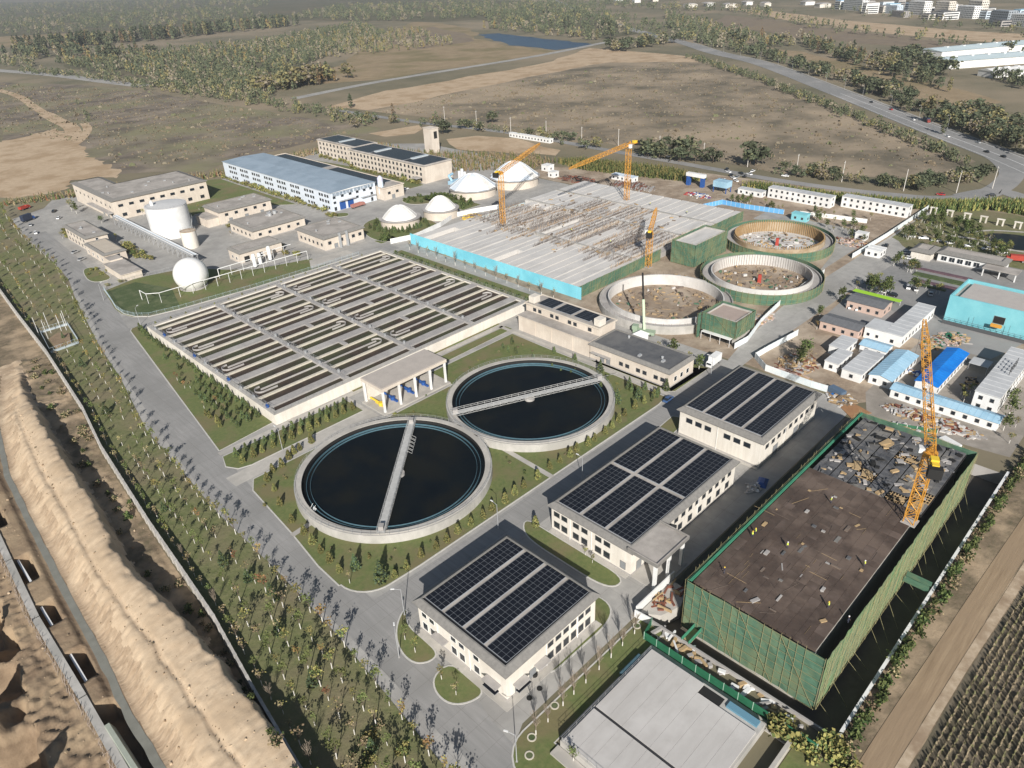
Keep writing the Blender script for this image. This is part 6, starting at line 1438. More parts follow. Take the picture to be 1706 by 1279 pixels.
# ---------------------------------------------------------------- people
def person_mesh():
    J = [((0, 0, .92), .15), ((0, 0, 1.12), .145), ((0, 0, 1.34), .165), ((0, 0, 1.47), .07), ((0, .02, 1.62), .105), ((0, 0, 1.70), .09)]
    E = [(0, 1), (1, 2), (2, 3), (3, 4), (4, 5)]
    def chain(root, pts):
        i = root
        for p, r in pts: J.append((p, r)); E.append((i, len(J) - 1)); i = len(J) - 1
    for s in (-1, 1):
        chain(0, [((.1 * s, 0, .84), .10), ((.12 * s, .05 * s, .48), .07), ((.13 * s, -.04 * s, .1), .05), ((.13 * s, .12 - .04 * s, .04), .045)])
        chain(2, [((.2 * s, 0, 1.38), .065), ((.27 * s, .05, 1.1), .05), ((.25 * s, .22, .92), .042), ((.24 * s, .3, .88), .04)])
    me = bpy.data.meshes.new('person'); me.from_pydata([p for p, _ in J], E, []); me.materials.append(CLOTH)
    o = bpy.data.objects.new('person', me); COL.objects.link(o)
    md = o.modifiers.new('skin', 'SKIN'); bpy.context.view_layer.objects.active = o
    for i, (_, r) in enumerate(J): me.skin_vertices[0].data[i].radius = (r, r)
    me.skin_vertices[0].data[0].use_root = True
    o.modifiers.new('sub', 'SUBSURF').levels = 1
    dg = bpy.context.evaluated_depsgraph_get(); m2 = bpy.data.meshes.new_from_object(o.evaluated_get(dg)); bpy.data.objects.remove(o)
    m2.materials.clear(); m2.materials.append(CLOTH); m2.materials.append(SKIN)
    for p in m2.polygons: p.material_index = 1 if p.center.z > 1.47 or (p.center.y > .2 and p.center.z > .8) else 0
    return m2
PM = person_mesh()
VM = MB(); VM.lathe(0, 0, [(.19, .95), (.185, 1.1), (.20, 1.3), (.16, 1.44), (.08, 1.47)], 10); VMESH = VM.mesh('vest', [HIVIS])
HM = MB(); HM.lathe(0, .01, [(.17, 1.66), (.135, 1.67), (.13, 1.74), (.08, 1.80), (0, 1.815)], 10); HMESH = HM.mesh('helmet', [WHITE])
HMY = HM.mesh('helmet', [YELP])
for i, (px, py, z, rz, lb) in enumerate(((1258, 890, SZ, .4, 'worker in a lime vest standing on the left part of the brown deck'), (1311, 913, SZ, 2, 'worker in a lime vest kneeling distance from the middle of the brown deck'), (1206, 955, SZ, 1, 'worker near the left edge of the brown deck by the green net'), (1439, 944, SZ, 3, 'worker beside the dark scrap on the right of the brown deck'), (1379, 1013, SZ, .2, 'worker in the lower right quarter of the brown deck'), (1412, 1037, SZ, 4, 'worker at the right edge of the brown deck beside the olive net'), (1253, 895, SZ, 5, 'worker bending beside the one on the left part of the brown deck'),
                                     (1384, 838, SZ, 1, 'worker where the brown deck meets the black deck'), (952, 386, NZ, 2, 'worker on the pale slabs of the new basin near its middle'), (1017, 405, NZ, 0, 'worker on the white slab of the new basin near its right edge'), (1083, 342, NZ, 1, 'worker on the far pale slabs of the new basin'), (1144, 356, NZ, 3, 'worker at the far right corner of the new basin'))):
    x, y = g(px, py, z); t = thing('person', lb, 'person', (x, y, z + .03), rz)
    put('body', PM, t); put('vest', VMESH, t) if i % 3 != 2 or i > 7 else None; put('helmet', HMESH if i % 2 else HMY, t)
# sunken fixtures and small plant
for i, (px, py) in enumerate(((924, 1176), (886, 1229), (882, 1259), (1061, 1043), (1090, 1063))):
    x, y = g(px, py); mb = MB(); mb.ring(x, y, .62, .86, .1, .2, 24); mb.cap(x, y, .62, .14, 24, 1)
    tag(mb.build('tree_pit_ring', [CREAMC, GCOVER], loc=(x, y, .1)), ['pale round tree pit ring alone by the row of bare trees', 'pale tree pit ring, upper of the close pair at the bottom', 'pale tree pit ring, lower of the close pair at the bottom', 'pale tree pit ring near the end of the bare tree row', 'pale tree pit ring by the end of the green sheet fence'][i], 'planter')
for i, (px, py, lb) in enumerate(((818, 1152, 'small solar table on the paving before the nearest solar hall, left one'), (872, 1148, 'small solar table on the paving before the nearest solar hall, right one'))):
    x, y = g(px, py); t = thing('solar_table', lb, 'solar panel', (x, y, 0)); mb = MB(); a = (1.2, 3.4) if i == 0 else (3.4, 1.2)
    mb.box(x - a[0] / 2, x + a[0] / 2, y - a[1] / 2, y + a[1] / 2, 1.0, 1.08, 1, 0); mb.build('panel', [PVG, PVF], t)
    for u in (-.4, .4):
        for v in (-.4, .4): MB().tube((x + a[0] * u, y + a[1] * v, .02), (x + a[0] * u, y + a[1] * v, 1.0), .04).build('leg', [RAIL], t)
for i, (px, py, lb) in enumerate(((890, 1125, 'round dark bin against the right wall of the nearest solar hall'), (899, 1147, 'dark manhole guard on the paving right of the nearest solar hall'), (882, 1163, 'dark manhole guard on the paving by the road bend'))):
    x, y = g(px, py); MBq = MB(); MBq.cyl(x, y, .02, .9 if i == 0 else .12, .7 if i == 0 else .55, n=16); tag(MBq.build('bin' if i == 0 else 'manhole_cover', [BLACK], loc=(x, y, 0)), lb, 'bin' if i == 0 else 'manhole cover')
x, y = g(520, 862); t = thing('access_stair', 'white steel access stair on the rim of the nearest clarifier', 'stair', (x, y, 0)); mb = MB()
for k in range(8): mb.box(x + k * .3 - 1, x + k * .3 - .7, y - .6, y + .6, .3 * k + .1, .3 * k + .3)
mb.build('steps', [WHITE], t); mb = MB(); mb.tube((x - 1, y - .6, 1), (x + 1.3, y - .6, 3.5), .05); mb.tube((x - 1, y + .6, 1), (x + 1.3, y + .6, 3.5), .05); mb.build('handrail', [WHITE], t)
# ---------------------------------------------------------------- trees and shrubs
def leaf_cloud(rng, fn, n, size, nm=2):
    """n small leaf clusters spread through a crown: fn(rng) gives centre point"""
    mb = MB()
    for i in range(n):
        c = Vector(fn(rng)); s = size * rng.uniform(.6, 1.35)
        u = Vector((rng.uniform(-1, 1), rng.uniform(-1, 1), rng.uniform(-.7, .7))).normalized(); v = u.cross(Vector((rng.uniform(-1, 1), rng.uniform(-1, 1), rng.uniform(-1, 1)))).normalized()
        mb.face([tuple(c - u * s - v * s * .5), tuple(c + u * s * .2 - v * s * .8), tuple(c + u * s + v * s * .3), tuple(c - u * s * .3 + v * s * .8)], 0 if rng.random() < .62 else 1)
    return mb
def crown_fn(rng0, rx, rz, zc, k=9, cl=.42):
    C = []
    for i in range(k):
        while True:
            p = Vector((rng0.uniform(-1, 1), rng0.uniform(-1, 1), rng0.uniform(-1, 1)))
            if p.length < 1: break
        C.append(p * .78)
    def fn(r):
        c = C[int(r.random() * k)]
        q = c + Vector((r.gauss(0, cl), r.gauss(0, cl), r.gauss(0, cl))) * .62
        return (q.x * rx, q.y * rx, zc + q.z * rz)
    return fn
def trunk_mesh(h, r, white=True, twigs=4, seed=0):
    rg = random.Random(seed); mb = MB(); hw = min(1.7, h * .5)
    lx, ly = rg.uniform(-.15, .15), rg.uniform(-.15, .15)
    mb.tube((0, 0, 0), (lx * .4, ly * .4, hw), r * 1.15, 6, 0); mb.tube((lx * .4, ly * .4, hw), (lx, ly, h), r * .8, 5, 0 if white == 2 else 1)
    for i in range(twigs):
        a = rg.uniform(0, 2 * PI); z = h * rg.uniform(.5, .9); L = h * rg.uniform(.25, .45)
        mb.tube((lx * z / h, ly * z / h, z), (lx + math.cos(a) * L * .7, ly + math.sin(a) * L * .7, z + L * .8), r * .4, 3, 0 if white == 2 else 1)
    return mb.mesh('trunk', [TRUNKW if white else BARK, TRUNKW if white == 2 else BARK])
def tree_kind(name, label_cat, mats_, h, rx, rz, n, size, seed, white=True, k=9):
    rg = random.Random(seed)
    return (trunk_mesh(h * .62, .072 * (h / 4.5), white, 5, seed), leaf_cloud(rg, crown_fn(rg, rx, rz, h - rz * .92, k), n, size).mesh('crown', mats_))
def plant(name, cat, tm, cm, x, y, z, s, rz, label, group, tn='trunk', cn='crown'):
    t = thing(name, label, cat, (x, y, z), rz, group); t.scale = (s, s, s * rnd.uniform(.92, 1.1)) if not isinstance(s, tuple) else s
    if tm: put(tn, tm, t)
    if cm: put(cn, cm, t)
    return t
KY = [tree_kind('y', '', [LY, LG], 5.0, 1.05, 1.25, 110, .18, 20 + i) for i in range(3)]
KG = [tree_kind('g', '', [LG, LGL], 5.0, 1.1, 1.3, 125, .18, 30 + i) for i in range(3)]
KO = [tree_kind('o', '', [LO, LY], 4.8, 1.0, 1.1, 70, .19, 40 + i) for i in range(3)]
KR = [tree_kind('r', '', [LR, LO], 4.6, 1.0, 1.1, 65, .19, 50 + i) for i in range(2)]
KT = [tree_kind('t', '', [LT, LY], 4.6, 1.0, 1.1, 40, .17, 60 + i) for i in range(2)]
KF = [tree_kind('f', '', [LG, LGD], 6.2, 2.0, 2.1, 300, .26, 65 + i) for i in range(3)]
def bare_tree(seed, h=5.5):
    rg = random.Random(seed); mb = MB(); mb.tube((0, 0, 0), (0, 0, 1.2), .11, 6, 0); mb.tube((0, 0, 1.2), (.05, 0, h * .55), .075, 5, 1)
    tw = MB()
    for i in range(26):
        a = rg.uniform(0, 2 * PI); z = h * rg.uniform(.3, .75); L = h * rg.uniform(.18, .42); e = Vector((math.cos(a) * L * .45, math.sin(a) * L * .45, L))
        p = Vector((0, 0, z)); tw.tube(p, p + e, .03, 3)
        for k in range(3):
            q = p + e * rg.uniform(.4, .9); tw.tube(q, q + Vector((rg.uniform(-.4, .4), rg.uniform(-.4, .4), rg.uniform(.3, .8))), .018, 3)
    return mb.mesh('trunk', [TRUNKW, TWIG]), tw.mesh('branches', [TWIG])
BT = [bare_tree(70 + i) for i in range(3)]
def cone_mesh(h, r, n, size, mats_, seed, pw=.9):
    rg = random.Random(seed)
    def fn(q):
        t = q.random() ** 1.25; a = q.uniform(0, 2 * PI); rr_ = r * (1 - t) ** pw * math.sqrt(q.uniform(.45, 1.05)) * (1 if t > .08 else .75); return (rr_ * math.cos(a), rr_ * math.sin(a), .15 + t * (h - .15))
    return leaf_cloud(rg, fn, n, size).mesh('crown', mats_)
CT = trunk_mesh(.8, .08, False, 0, 1)
CONE = [cone_mesh(2.9, .92, 420, .17, [LGL, LY], 80 + i, .62) for i in range(3)]
CONED = [cone_mesh(3.0, .9, 420, .17, [LG, LB], 84 + i, .7) for i in range(2)]
SPRUCE = [cone_mesh(5.6, 1.9, 420, .26, [LB, LG], 90 + i, 1.0) for i in range(2)]
def ball_mesh(r, n, size, mats_, seed):
    rg = random.Random(seed); return leaf_cloud(rg, crown_fn(rg, r, r * .8, r * .75, 8, .4), n, size).mesh('foliage', mats_)
BUSH = [ball_mesh(1.2, 150, .24, [LGD, LG], 95), ball_mesh(1.3, 150, .24, [LY, LG], 96), ball_mesh(1.1, 130, .22, [LT, LGD], 97)]

# plantation strip: rows of young trees with whitewashed trunks (the nearest 300 or so)
rp = random.Random(77); npl = 0
KN = {'g': (KG, 'green'), 'y': (KY, 'yellow green'), 'o': (KO, 'orange'), 'r': (KR, 'russet'), 't': (KT, 'thin tan')}
s_ = 56.0
while s_ < 545:
    xa, xb = interp(WALL, s_) + 2.2, interp(EDGE, s_) - .7
    rows = 5 if xb - xa > 14.5 else 4
    if s_ > 300: rows = 5
    for r in range(rows):
        u = r / (rows - 1) if r < rows - 1 else 1.0
        x = xa + (xb - xa) * u + rp.uniform(-.35, .35); y = s_ + rp.uniform(-.6, .6) + (1.8 if r % 2 else 0)
        if 45 < x < 63 and 294 < y < 323: continue
        if r == rows - 1: kd = rp.choice('yygyog' if y > 150 else 'yogyor')
        elif r == 0: kd = rp.choice('tttgb' if y < 160 else 'ytttg')
        else: kd = rp.choice('ggyyorgtt' if y < 170 else 'tgytgott')
        if r not in (0, rows - 1) and y > 130 and rp.random() < .12: continue
        sc = rp.uniform(.62, 1.18) * (1.08 if y < 130 else (.9 if y < 260 else 1.0)) * (1.06 if r == rows - 1 else 1)
        if kd == 'b': plant('bare_tree', 'tree', *BT[npl % 3], x, y, .09, sc * .8, rp.uniform(0, 6), 'leafless young tree with a whitewashed trunk in the plantation strip', 'bare young trees of the plantation strip', cn='branches')
        else:
            K, w_ = KN[kd]; plant('young_tree', 'tree', *K[npl % len(K)], x, y, .09, sc, rp.uniform(0, 6), w_ + ' young tree with a whitewashed trunk in the plantation strip', w_ + ' young trees of the plantation strip')
        npl += 1
    s_ += 4.35 if s_ < 200 else (5.8 if s_ < 330 else 8)
for i in range(12):
    y = rp.uniform(60, 150) if i < 8 else rp.uniform(150, 330); xa, xb = interp(WALL, y) + 3, interp(EDGE, y) - 3; x = rp.uniform(xa, xb)
    plant('spruce', 'tree', CT, SPRUCE[i % 2], x, y, .09, rp.uniform(.5, .85), rp.uniform(0, 6), 'small blue green conifer among the young trees of the plantation strip', 'conifers of the plantation strip')
for i in range(24):
    y = rp.uniform(58, 80); x = rp.uniform(interp(WALL, y) + 3, 42); o = put('shrub', BUSH[i % 3], None, (x, y, .09), rp.uniform(0, 6), rp.uniform(.7, 1.3)); tag(o, ['dark green', 'yellow green', 'tan'][i % 3] + ' shrub under the trees in the lowest part of the plantation strip', 'shrub', ['dark green', 'yellow green', 'tan'][i % 3] + ' shrubs low in the plantation strip')
def scatter0(poly, n, seed):
    r_ = random.Random(seed); xs = [p[0] for p in poly]; ys = [p[1] for p in poly]; out = []
    while len(out) < n:
        x, y = r_.uniform(min(xs), max(xs)), r_.uniform(min(ys), max(ys)); c = False; j = len(poly) - 1
        for i in range(len(poly)):
            if (poly[i][1] > y) != (poly[j][1] > y) and x < (poly[j][0] - poly[i][0]) * (y - poly[i][1]) / (poly[j][1] - poly[i][1]) + poly[i][0]: c = not c
            j = i
        if c: out.append((x, y))
    return out
# clipped conifers round the clarifiers and on the lawns
CB = [(446, 802), (458, 818), (467, 842), (487, 870), (507, 890), (521, 906), (535, 921), (550, 936), (566, 953), (658, 962), (678, 948), (702, 928), (727, 914), (745, 903), (763, 888), (785, 876), (805, 863), (820, 851), (842, 838), (858, 824), (873, 813), (896, 798), (916, 781), (933, 771), (950, 761), (961, 752), (980, 743), (991, 735), (1008, 723), (1020, 713), (1031, 703), (1041, 693), (1058, 681), (1073, 672), (1090, 661), (455, 786), (470, 778), (482, 765), (490, 756), (500, 750), (519, 738)]
for i, p in enumerate(CB):
    x, y = g(*p); plant('clipped_conifer', 'conifer', CT, CONE[i % 3], x, y, .1, rnd.uniform(.85, 1.15), rnd.uniform(0, 6), 'clipped cone shaped conifer on the lawn round the clarifiers', 'clipped conifers round the clarifiers')
for i, (px, py, s) in enumerate(((635, 968, 1.05), (593, 948, .8), (1048, 648, .8), (1028, 672, .9), (1063, 665, .8), (1110, 650, .7), (1000, 620, .8))):
    x, y = g(px, py); plant('spruce', 'tree', CT, SPRUCE[i % 2], x, y, .1, s, i, ['large yellowish spruce in the lawn corner by the bend of the plant road', 'dark narrow spruce in the lawn corner by the bend of the plant road', 'spruce beside the pump house wall, left of the dark ones', 'dark spruce on the lawn right of the second clarifier', 'spruce standing by the lawn edge near the dark blue car', 'spruce at the front corner of the pump house', 'spruce beside the rim of the second clarifier below the pump house'][i], 'conifer')
for i in range(24):
    a = rnd.uniform(0, 6.28); x, y = g(rnd.uniform(1045, 1100), rnd.uniform(640, 665)) if i < 8 else (rnd.uniform(160, 171), rnd.uniform(110, 170))
    plant('clipped_conifer', 'conifer', CT, CONED[i % 2], x, y, .1, rnd.uniform(.7, 1.0), a, 'dark slim conifer on the lawn between the second clarifier and the pump house', 'dark conifers by the pump house')
k = 0
for r in range(2):
    for i in range(13):
        x = 63 + i * 3.1 + rnd.uniform(-.4, .4); y = 180.4 - r * 4.2 + rnd.uniform(-.5, .5)
        plant('clipped_conifer', 'conifer', CT, CONE[k % 3] if r else CONED[k % 2], x, y, .1, rnd.uniform(.85, 1.15), rnd.uniform(0, 6), ('yellowish' if r else 'dark') + ' conifer in the row on the lawn strip below the basin', ('yellowish' if r else 'dark') + ' conifers of the strip below the basin'); k += 1
for r in range(5):
    for i in range(27):
        y = 291 - i * 3.7; xl = 61 + (y - 187) * .146 + 1.6
        x = 78.2 - r * 3.6 + rnd.uniform(-.4, .4)
        if x < xl + (1 if r else -3): continue
        if r and rnd.random() < .25: continue
        plant('clipped_conifer', 'conifer', CT, CONED[k % 2] if r < 3 else CONE[k % 3], x, y + rnd.uniform(-.5, .5), .1, rnd.uniform(.75, 1.1), rnd.uniform(0, 6), 'dark conifer on the wedge lawn along the aeration basin' if r < 3 else 'yellowish conifer on the wedge lawn along the aeration basin', 'conifers of the wedge lawn, ' + ('dark' if r < 3 else 'yellowish')); k += 1
for i in range(10):
    x, y = rnd.uniform(68, 76), rnd.uniform(194, 262); plant('young_tree', 'tree', *(KR if i % 2 else KT)[i % 2], x, y, .1, rnd.uniform(.6, .8), i, ('russet' if i % 2 else 'thin tan') + ' sapling among the conifers of the wedge lawn', ('russet' if i % 2 else 'tan') + ' saplings of the wedge lawn') if x > 61 + (y - 187) * .146 + 2 else None
for i in range(17):
    x = 84 + i * 6.2; plant('clipped_conifer', 'conifer', CT, CONE[i % 3], x, 288.2, .03, rnd.uniform(.85, 1.05), i, 'small round topped conifer in the row behind the aeration basin', 'conifers behind the aeration basin')
for i in range(20):
    y = 188 + i * 4.9; o = put('shrub', BUSH[0], None, (197.6, y, .1), i, (.9, 1.1, 1.1)); tag(o, 'dark green hedge shrub between the aeration basin and the cyan hoarding', 'shrub', 'hedge shrubs beside the basin')
for i in range(15):
    y = 186 + i * 6.8; kk = i % 3; t_, c_ = BT[kk] if i % 2 else KT[i % 2]
    plant('bare_tree' if i % 2 else 'young_tree', 'tree', t_, c_, 206.4, y, .03, rnd.uniform(.95, 1.2), i, ('bare' if i % 2 else 'nearly bare tan') + ' tree in front of the cyan hoarding', ('bare' if i % 2 else 'nearly bare') + ' trees in front of the cyan hoarding', cn='branches' if i % 2 else 'crown')
for i, p in enumerate([(893, 1224), (913, 1203), (938, 1176), (956, 1157), (976, 1138), (998, 1116), (1018, 1096), (1037, 1076), (1057, 1056)]):
    x, y = g(*p); plant('bare_tree', 'tree', *BT[i % 3], x, y, .1, rnd.uniform(.9, 1.1), i * 1.3, 'bare tree with a whitewashed trunk in the row between the road and the covered tank', 'bare trees beside the covered tank', cn='branches')
for i, (px, py, K, lb) in enumerate(((675, 1066, KG, 'young green tree on the small lawn left of the nearest solar hall'), (692, 1087, KY, 'small yellow tree on the small lawn left of the nearest solar hall'), (736, 1132, KY, 'yellow sapling at the tip of the lawn before the nearest solar hall'), (760, 1158, KT, 'thin tree on the lawn before the nearest solar hall'), (583, 972, KT, 'thin pale tree in the lawn corner by the bend of the plant road'), (892, 877, CONE, 'single cone conifer at the corner of the portico hall'), (975, 925, KY, 'yellow shrub like tree by the wall of the portico hall'), (987, 938, KY, 'second yellow shrub like tree by the wall of the portico hall'), (955, 1270, KG, 'green tree at the bottom edge beside the road bend'))):
    x, y = g(px, py)
    if K is CONE: plant('clipped_conifer', 'conifer', CT, CONE[0], x, y, .1, 1.1, 0, lb, None)
    else: plant('young_tree', 'tree', *K[0], x, y, .1, .8 if i not in (6, 7) else .55, i, lb, None)
# low round shrubs dotted over the clarifier lawn
k = 0
for x, y in scatter0([(57, 162), (56, 124), (64, 109), (168, 108), (170, 170), (134, 172), (104, 163)], 260, 61):
    if min(math.hypot(x - C1[0], y - C1[1]), math.hypot(x - C2[0], y - C2[1])) < 29 or abs(x - 117) < 2 or k >= 70: continue
    k += 1; kk = k % 3; tag(put('shrub', BUSH[kk], None, (x, y, .1), k, rnd.uniform(.25, .5)), ['small dark green', 'small yellow green', 'small tan'][kk] + ' round shrub on the lawn round the clarifiers', 'shrub', ['dark green', 'yellow green', 'tan'][kk] + ' round shrubs on the clarifier lawn')
# yard shrubs
def bushes(pts, kind, label, group, s0=.9, s1=1.3, base=.1):
    for i, (x, y) in enumerate(pts): tag(put('shrub', BUSH[kind], None, (x + rnd.uniform(-.5, .5), y + rnd.uniform(-.5, .5), base), rnd.uniform(0, 6), rnd.uniform(s0, s1)), label, 'shrub', group)
bushes([(100 + i * .8, 446 + (i % 4) * 4) for i in range(8)] + [(112 + (i % 3) * 2, 404 - i * 4) for i in range(9)], 1, 'yellow green shrub by the control house', 'shrubs by the control house', 1.2, 2.2)
bushes([(216.5, 374 + i * 5.2) for i in range(25)], 1, 'yellow green shrub along the white wall of the factory hall', 'shrubs along the factory hall', 1.0, 2.0)
bushes([(213 + (i % 2) * 2, 360 + (i % 3) * 2) for i in range(5)], 1, 'yellow green shrub on the round island by the factory hall', 'shrubs on the round island')
bushes([(288.5, 376 + i * 5) for i in range(16)] + [(294, 462 + i * 6) for i in range(7)], 1, 'yellow green shrub along the front of the office block', 'shrubs along the office block', 1.0, 1.8)
bushes([(262 + rnd.uniform(-4, 12), 344 + rnd.uniform(-4, 10)) for i in range(14)], 0, 'dark green shrub on the island by the office block', 'shrubs on the island by the office block', .8, 1.3)
bushes([(270 + rnd.uniform(0, 11), 312 + rnd.uniform(0, 36)) for i in range(26)], 0, 'dark green shrub in front of the tent roofed tank', 'shrubs before the tent roofed tank', 1.0, 1.7)
for i in range(34):
    a = rnd.uniform(2.2, 5.6); rr_ = rnd.uniform(12.5, 17); x, y = 229.4 + rr_ * math.cos(a), 318.2 + rr_ * math.sin(a)
    plant('clipped_conifer', 'conifer', CT, CONED[i % 2], x, y, .1, rnd.uniform(.8, 1.2), a, 'dark conifer round the domed tank nearest the blue hoarding', 'conifers round the nearest domed tank')
bushes([(160 + rnd.uniform(0, 8), 330 + rnd.uniform(-12, 10)) for i in range(8)] + [(166 + rnd.uniform(0, 10), 390 + rnd.uniform(-4, 2)) for i in range(5)], 1, 'yellowish shrub beside the filter house', 'shrubs beside the filter house', 1, 1.6)
bushes([(205 + rnd.uniform(0, 7), 303 + rnd.uniform(-2, 3)) for i in range(6)], 0, 'dark green shrub beside the boiler house', 'shrubs beside the boiler house', 1.1, 1.6)
bushes([(90 + rnd.uniform(-4, 6), 352 + rnd.uniform(-2, 30) * (i % 2)) for i in range(10)], 1, 'small shrub behind the gas holder bed', 'shrubs behind the gas holder bed', .6, 1.0)
for i, (px, py, K, sc) in enumerate(((120, 352, KY, 1.5), (128, 356, KF, 1.1), (170, 372, KF, .8), (240, 360, KY, .9), (217, 424, KY, .8), (195, 402, KY, .9), (205, 412, KY, .8), (105, 398, KY, .8), (332, 350, KY, .8), (352, 374, KF, .7), (385, 392, KO, .6), (415, 356, KY, .7), (440, 352, KF, .6), (450, 415, KY, .7), (225, 430, KF, .7), (310, 400, KF, .6), (520, 300, KF, .7), (590, 262, KY, .9), (600, 266, KF, .7), (672, 300, KF, .7))):
    x, y = g(px, py); w_ = {id(KY): 'yellow green', id(KF): 'leafy dark green', id(KO): 'orange'}[id(K)]
    plant('yard_tree', 'tree', *K[i % len(K)], x, y, .03, sc, i, w_ + ' tree between the beige buildings of the upper yard', w_ + ' trees of the upper yard')
tag(MB().obox(*g(1270, 804), .02, .9, 4.5, 2.6, .3, tx=.5, ty=.4).build('tarpaulin', [BLUEP], loc=(*g(1270, 804), 0)), 'crumpled blue tarpaulin between the middle solar hall and the pit', 'tarpaulin')
pile('board_pile', 'white boards lying beside the blue tarpaulin', *g(1256, 812), 2.6, 1.4, 26, [WHITE, GREYC], .5)
# hedge and shrubs by the dirt track, scrub outside the wall
for i in range(46):
    x = 93 + i * 2.6; tag(put('shrub', BUSH[0 if i % 4 else 2], None, (x, 16.6 - (x - 93) * .002 + rnd.uniform(-.6, .6), .05), i, rnd.uniform(.9, 1.5)), 'dark hedge shrub between the pit wall and the dirt track' if i % 4 else 'tan hedge shrub between the pit wall and the dirt track', 'shrub', 'hedge shrubs by the dirt track, ' + ('dark' if i % 4 else 'tan'))
for i in range(10):
    tag(put('shrub', BUSH[1], None, (87 + rnd.uniform(0, 5), 12 + rnd.uniform(0, 16), .05), i, rnd.uniform(1, 1.8)), 'yellow green shrub at the corner of the covered tank and the pit', 'shrub', 'shrubs at the pit corner')
for i in range(60):
    y = rnd.uniform(60, 300); w_ = interp(WALL, y); xr = interp([(24.2, 40), (24.2, 125), (22.3, 160), (26.4, 210), (31, 270), (36, 300)], y)
    x = rnd.uniform(xr + 3, w_ - 1) if w_ - 1 > xr + 3 else w_ - 1.5
    tag(put('shrub', BUSH[2 if i % 3 else 0], None, (x, y, land_h(x, y) - .2), i, rnd.uniform(.5, 1.2)), ('dry tan' if i % 3 else 'dark') + ' scrub bush on the bank outside the boundary wall', 'shrub', ('dry' if i % 3 else 'dark') + ' scrub bushes outside the wall')
mb = MB(); rq = random.Random(44)
for i in range(1300):
    y = rq.uniform(60, 262); xr = interp([(24.2, 40), (24.2, 125), (22.3, 160), (26.4, 210), (31, 270)], y); xl = interp([(9.4, 40), (9.6, 115), (11, 135), (13.6, 192), (21, 257)], y)
    x = rq.gauss((xl + xr) / 2 + .6, .5) if i % 4 == 0 else rq.uniform(-6, interp(WALL, y) - 1)
    if xl - 2.2 < x < xl - .2: continue
    z = land_h(x, y); q = rq.uniform(.04, .15) if rq.random() < .96 else rq.uniform(.2, .35); mb.obox(x, y, z - .1, z + q, q * 2.2, q * 1.6, rq.uniform(0, 3), rq.choice((0, 1, 2)), None, .5, .6)
tag(mb.build('soil_clods', [BERMS, MUD, SCRUBD]), 'loose clods of earth strewn over the sandy bank and trench edge', 'soil', kind='stuff')
# construction side and office yard trees
def scatter(poly, n, seed):
    r_ = random.Random(seed); xs = [p[0] for p in poly]; ys = [p[1] for p in poly]; out = []; tries = 0
    while len(out) < n and tries < n * 80:
        tries += 1
        x, y = r_.uniform(min(xs), max(xs)), r_.uniform(min(ys), max(ys)); c = False; j = len(poly) - 1
        for i in range(len(poly)):
            if (poly[i][1] > y) != (poly[j][1] > y) and x < (poly[j][0] - poly[i][0]) * (y - poly[i][1]) / (poly[j][1] - poly[i][1]) + poly[i][0]: c = not c
            j = i
        if c: out.append((x, y))
    return out
def grove(pts, kinds, s0, s1, label, group, name='garden_tree', base=.03):
    for i, (x, y) in enumerate(pts):
        K = kinds[i % len(kinds)]; w_ = {id(KG): 'green', id(KY): 'yellow green', id(KO): 'orange', id(KR): 'russet', id(KT): 'tan', id(KF): 'leafy dark green'}[id(K)]
        plant(name, 'tree', *K[i % len(K)], x, y, base, rnd.uniform(s0, s1), rnd.uniform(0, 6), w_ + ' ' + label, w_ + ' ' + group)
grove(scatter([(306, 98), (300, 86), (288, 86), (292, 98)], 12, 1), [KF, KY, KF], .8, 1.2, 'tree on the island of the office yard nearest the white hoarding', 'trees on the office yard island')
grove(scatter([(332, 96), (330, 84), (318, 86), (320, 96)], 9, 2), [KF, KY], .7, 1.1, 'tree on the far island of the office yard', 'trees on the far office yard island')
grove(scatter([(300, 76), (308, 70), (312, 78), (304, 84)], 7, 3), [KY, KF], .7, 1.1, 'tree beside the cars by the turquoise hall', 'trees by the turquoise hall')
grove([(216, 85), (219, 83), (222, 86)], [KF, KT], 1.1, 1.5, 'tree in the rubble yard', 'trees of the rubble yard')
grove([(196, 127), (195.5, 121), (195, 114), (193.5, 109)], [KY, KF], .7, 1.1, 'tree behind the pump house', 'trees behind the pump house')
grove([(258, 97), (247, 93), (276, 96.5)], [KF, KO], .7, 1.0, 'tree along the site road before the sheds', 'trees along the site road')
grove([(218, 25), (222, 23), (227, 26), (212, 22), (234, 27)], [KF, KY], .7, 1.0, 'tree at the end of the long light blue roof', 'trees at the end of the blue roof')
grove([(227 + i * 2, 38 + (i % 3)) for i in range(4)], [KY, KG], .7, 1.0, 'small tree in the yard behind the vivid blue shed', 'small trees behind the vivid blue shed')
sheet('garden_ground', rough_poly([(352, 98), (356, 60), (362, 20), (400, 10), (436, 40), (436, 108), (400, 110), (366, 111)], 6, .8, 41), .078, ROUGHGR)
sheet('garden_pond', rough_poly(gp([(1634, 392), (1650, 388), (1690, 391), (1740, 398), (1740, 420), (1690, 416), (1660, 408)]), 4, .6, 42), .12, WATER)
road('garden_path', gp([(1575, 392), (1610, 396), (1640, 402), (1660, 412), (1706, 420)]), 1.8, .14, PATHM); road('garden_path', gp([(1610, 388), (1650, 384), (1706, 387)]), 1.8, .14, PATHM)
grove(scatter([(356, 98), (362, 60), (382, 64), (398, 82), (400, 108), (372, 110)], 90, 4), [KF, KY, KF, KT, KG], .6, 1.1, 'tree in the small garden behind the parked white cars', 'trees of the small garden')
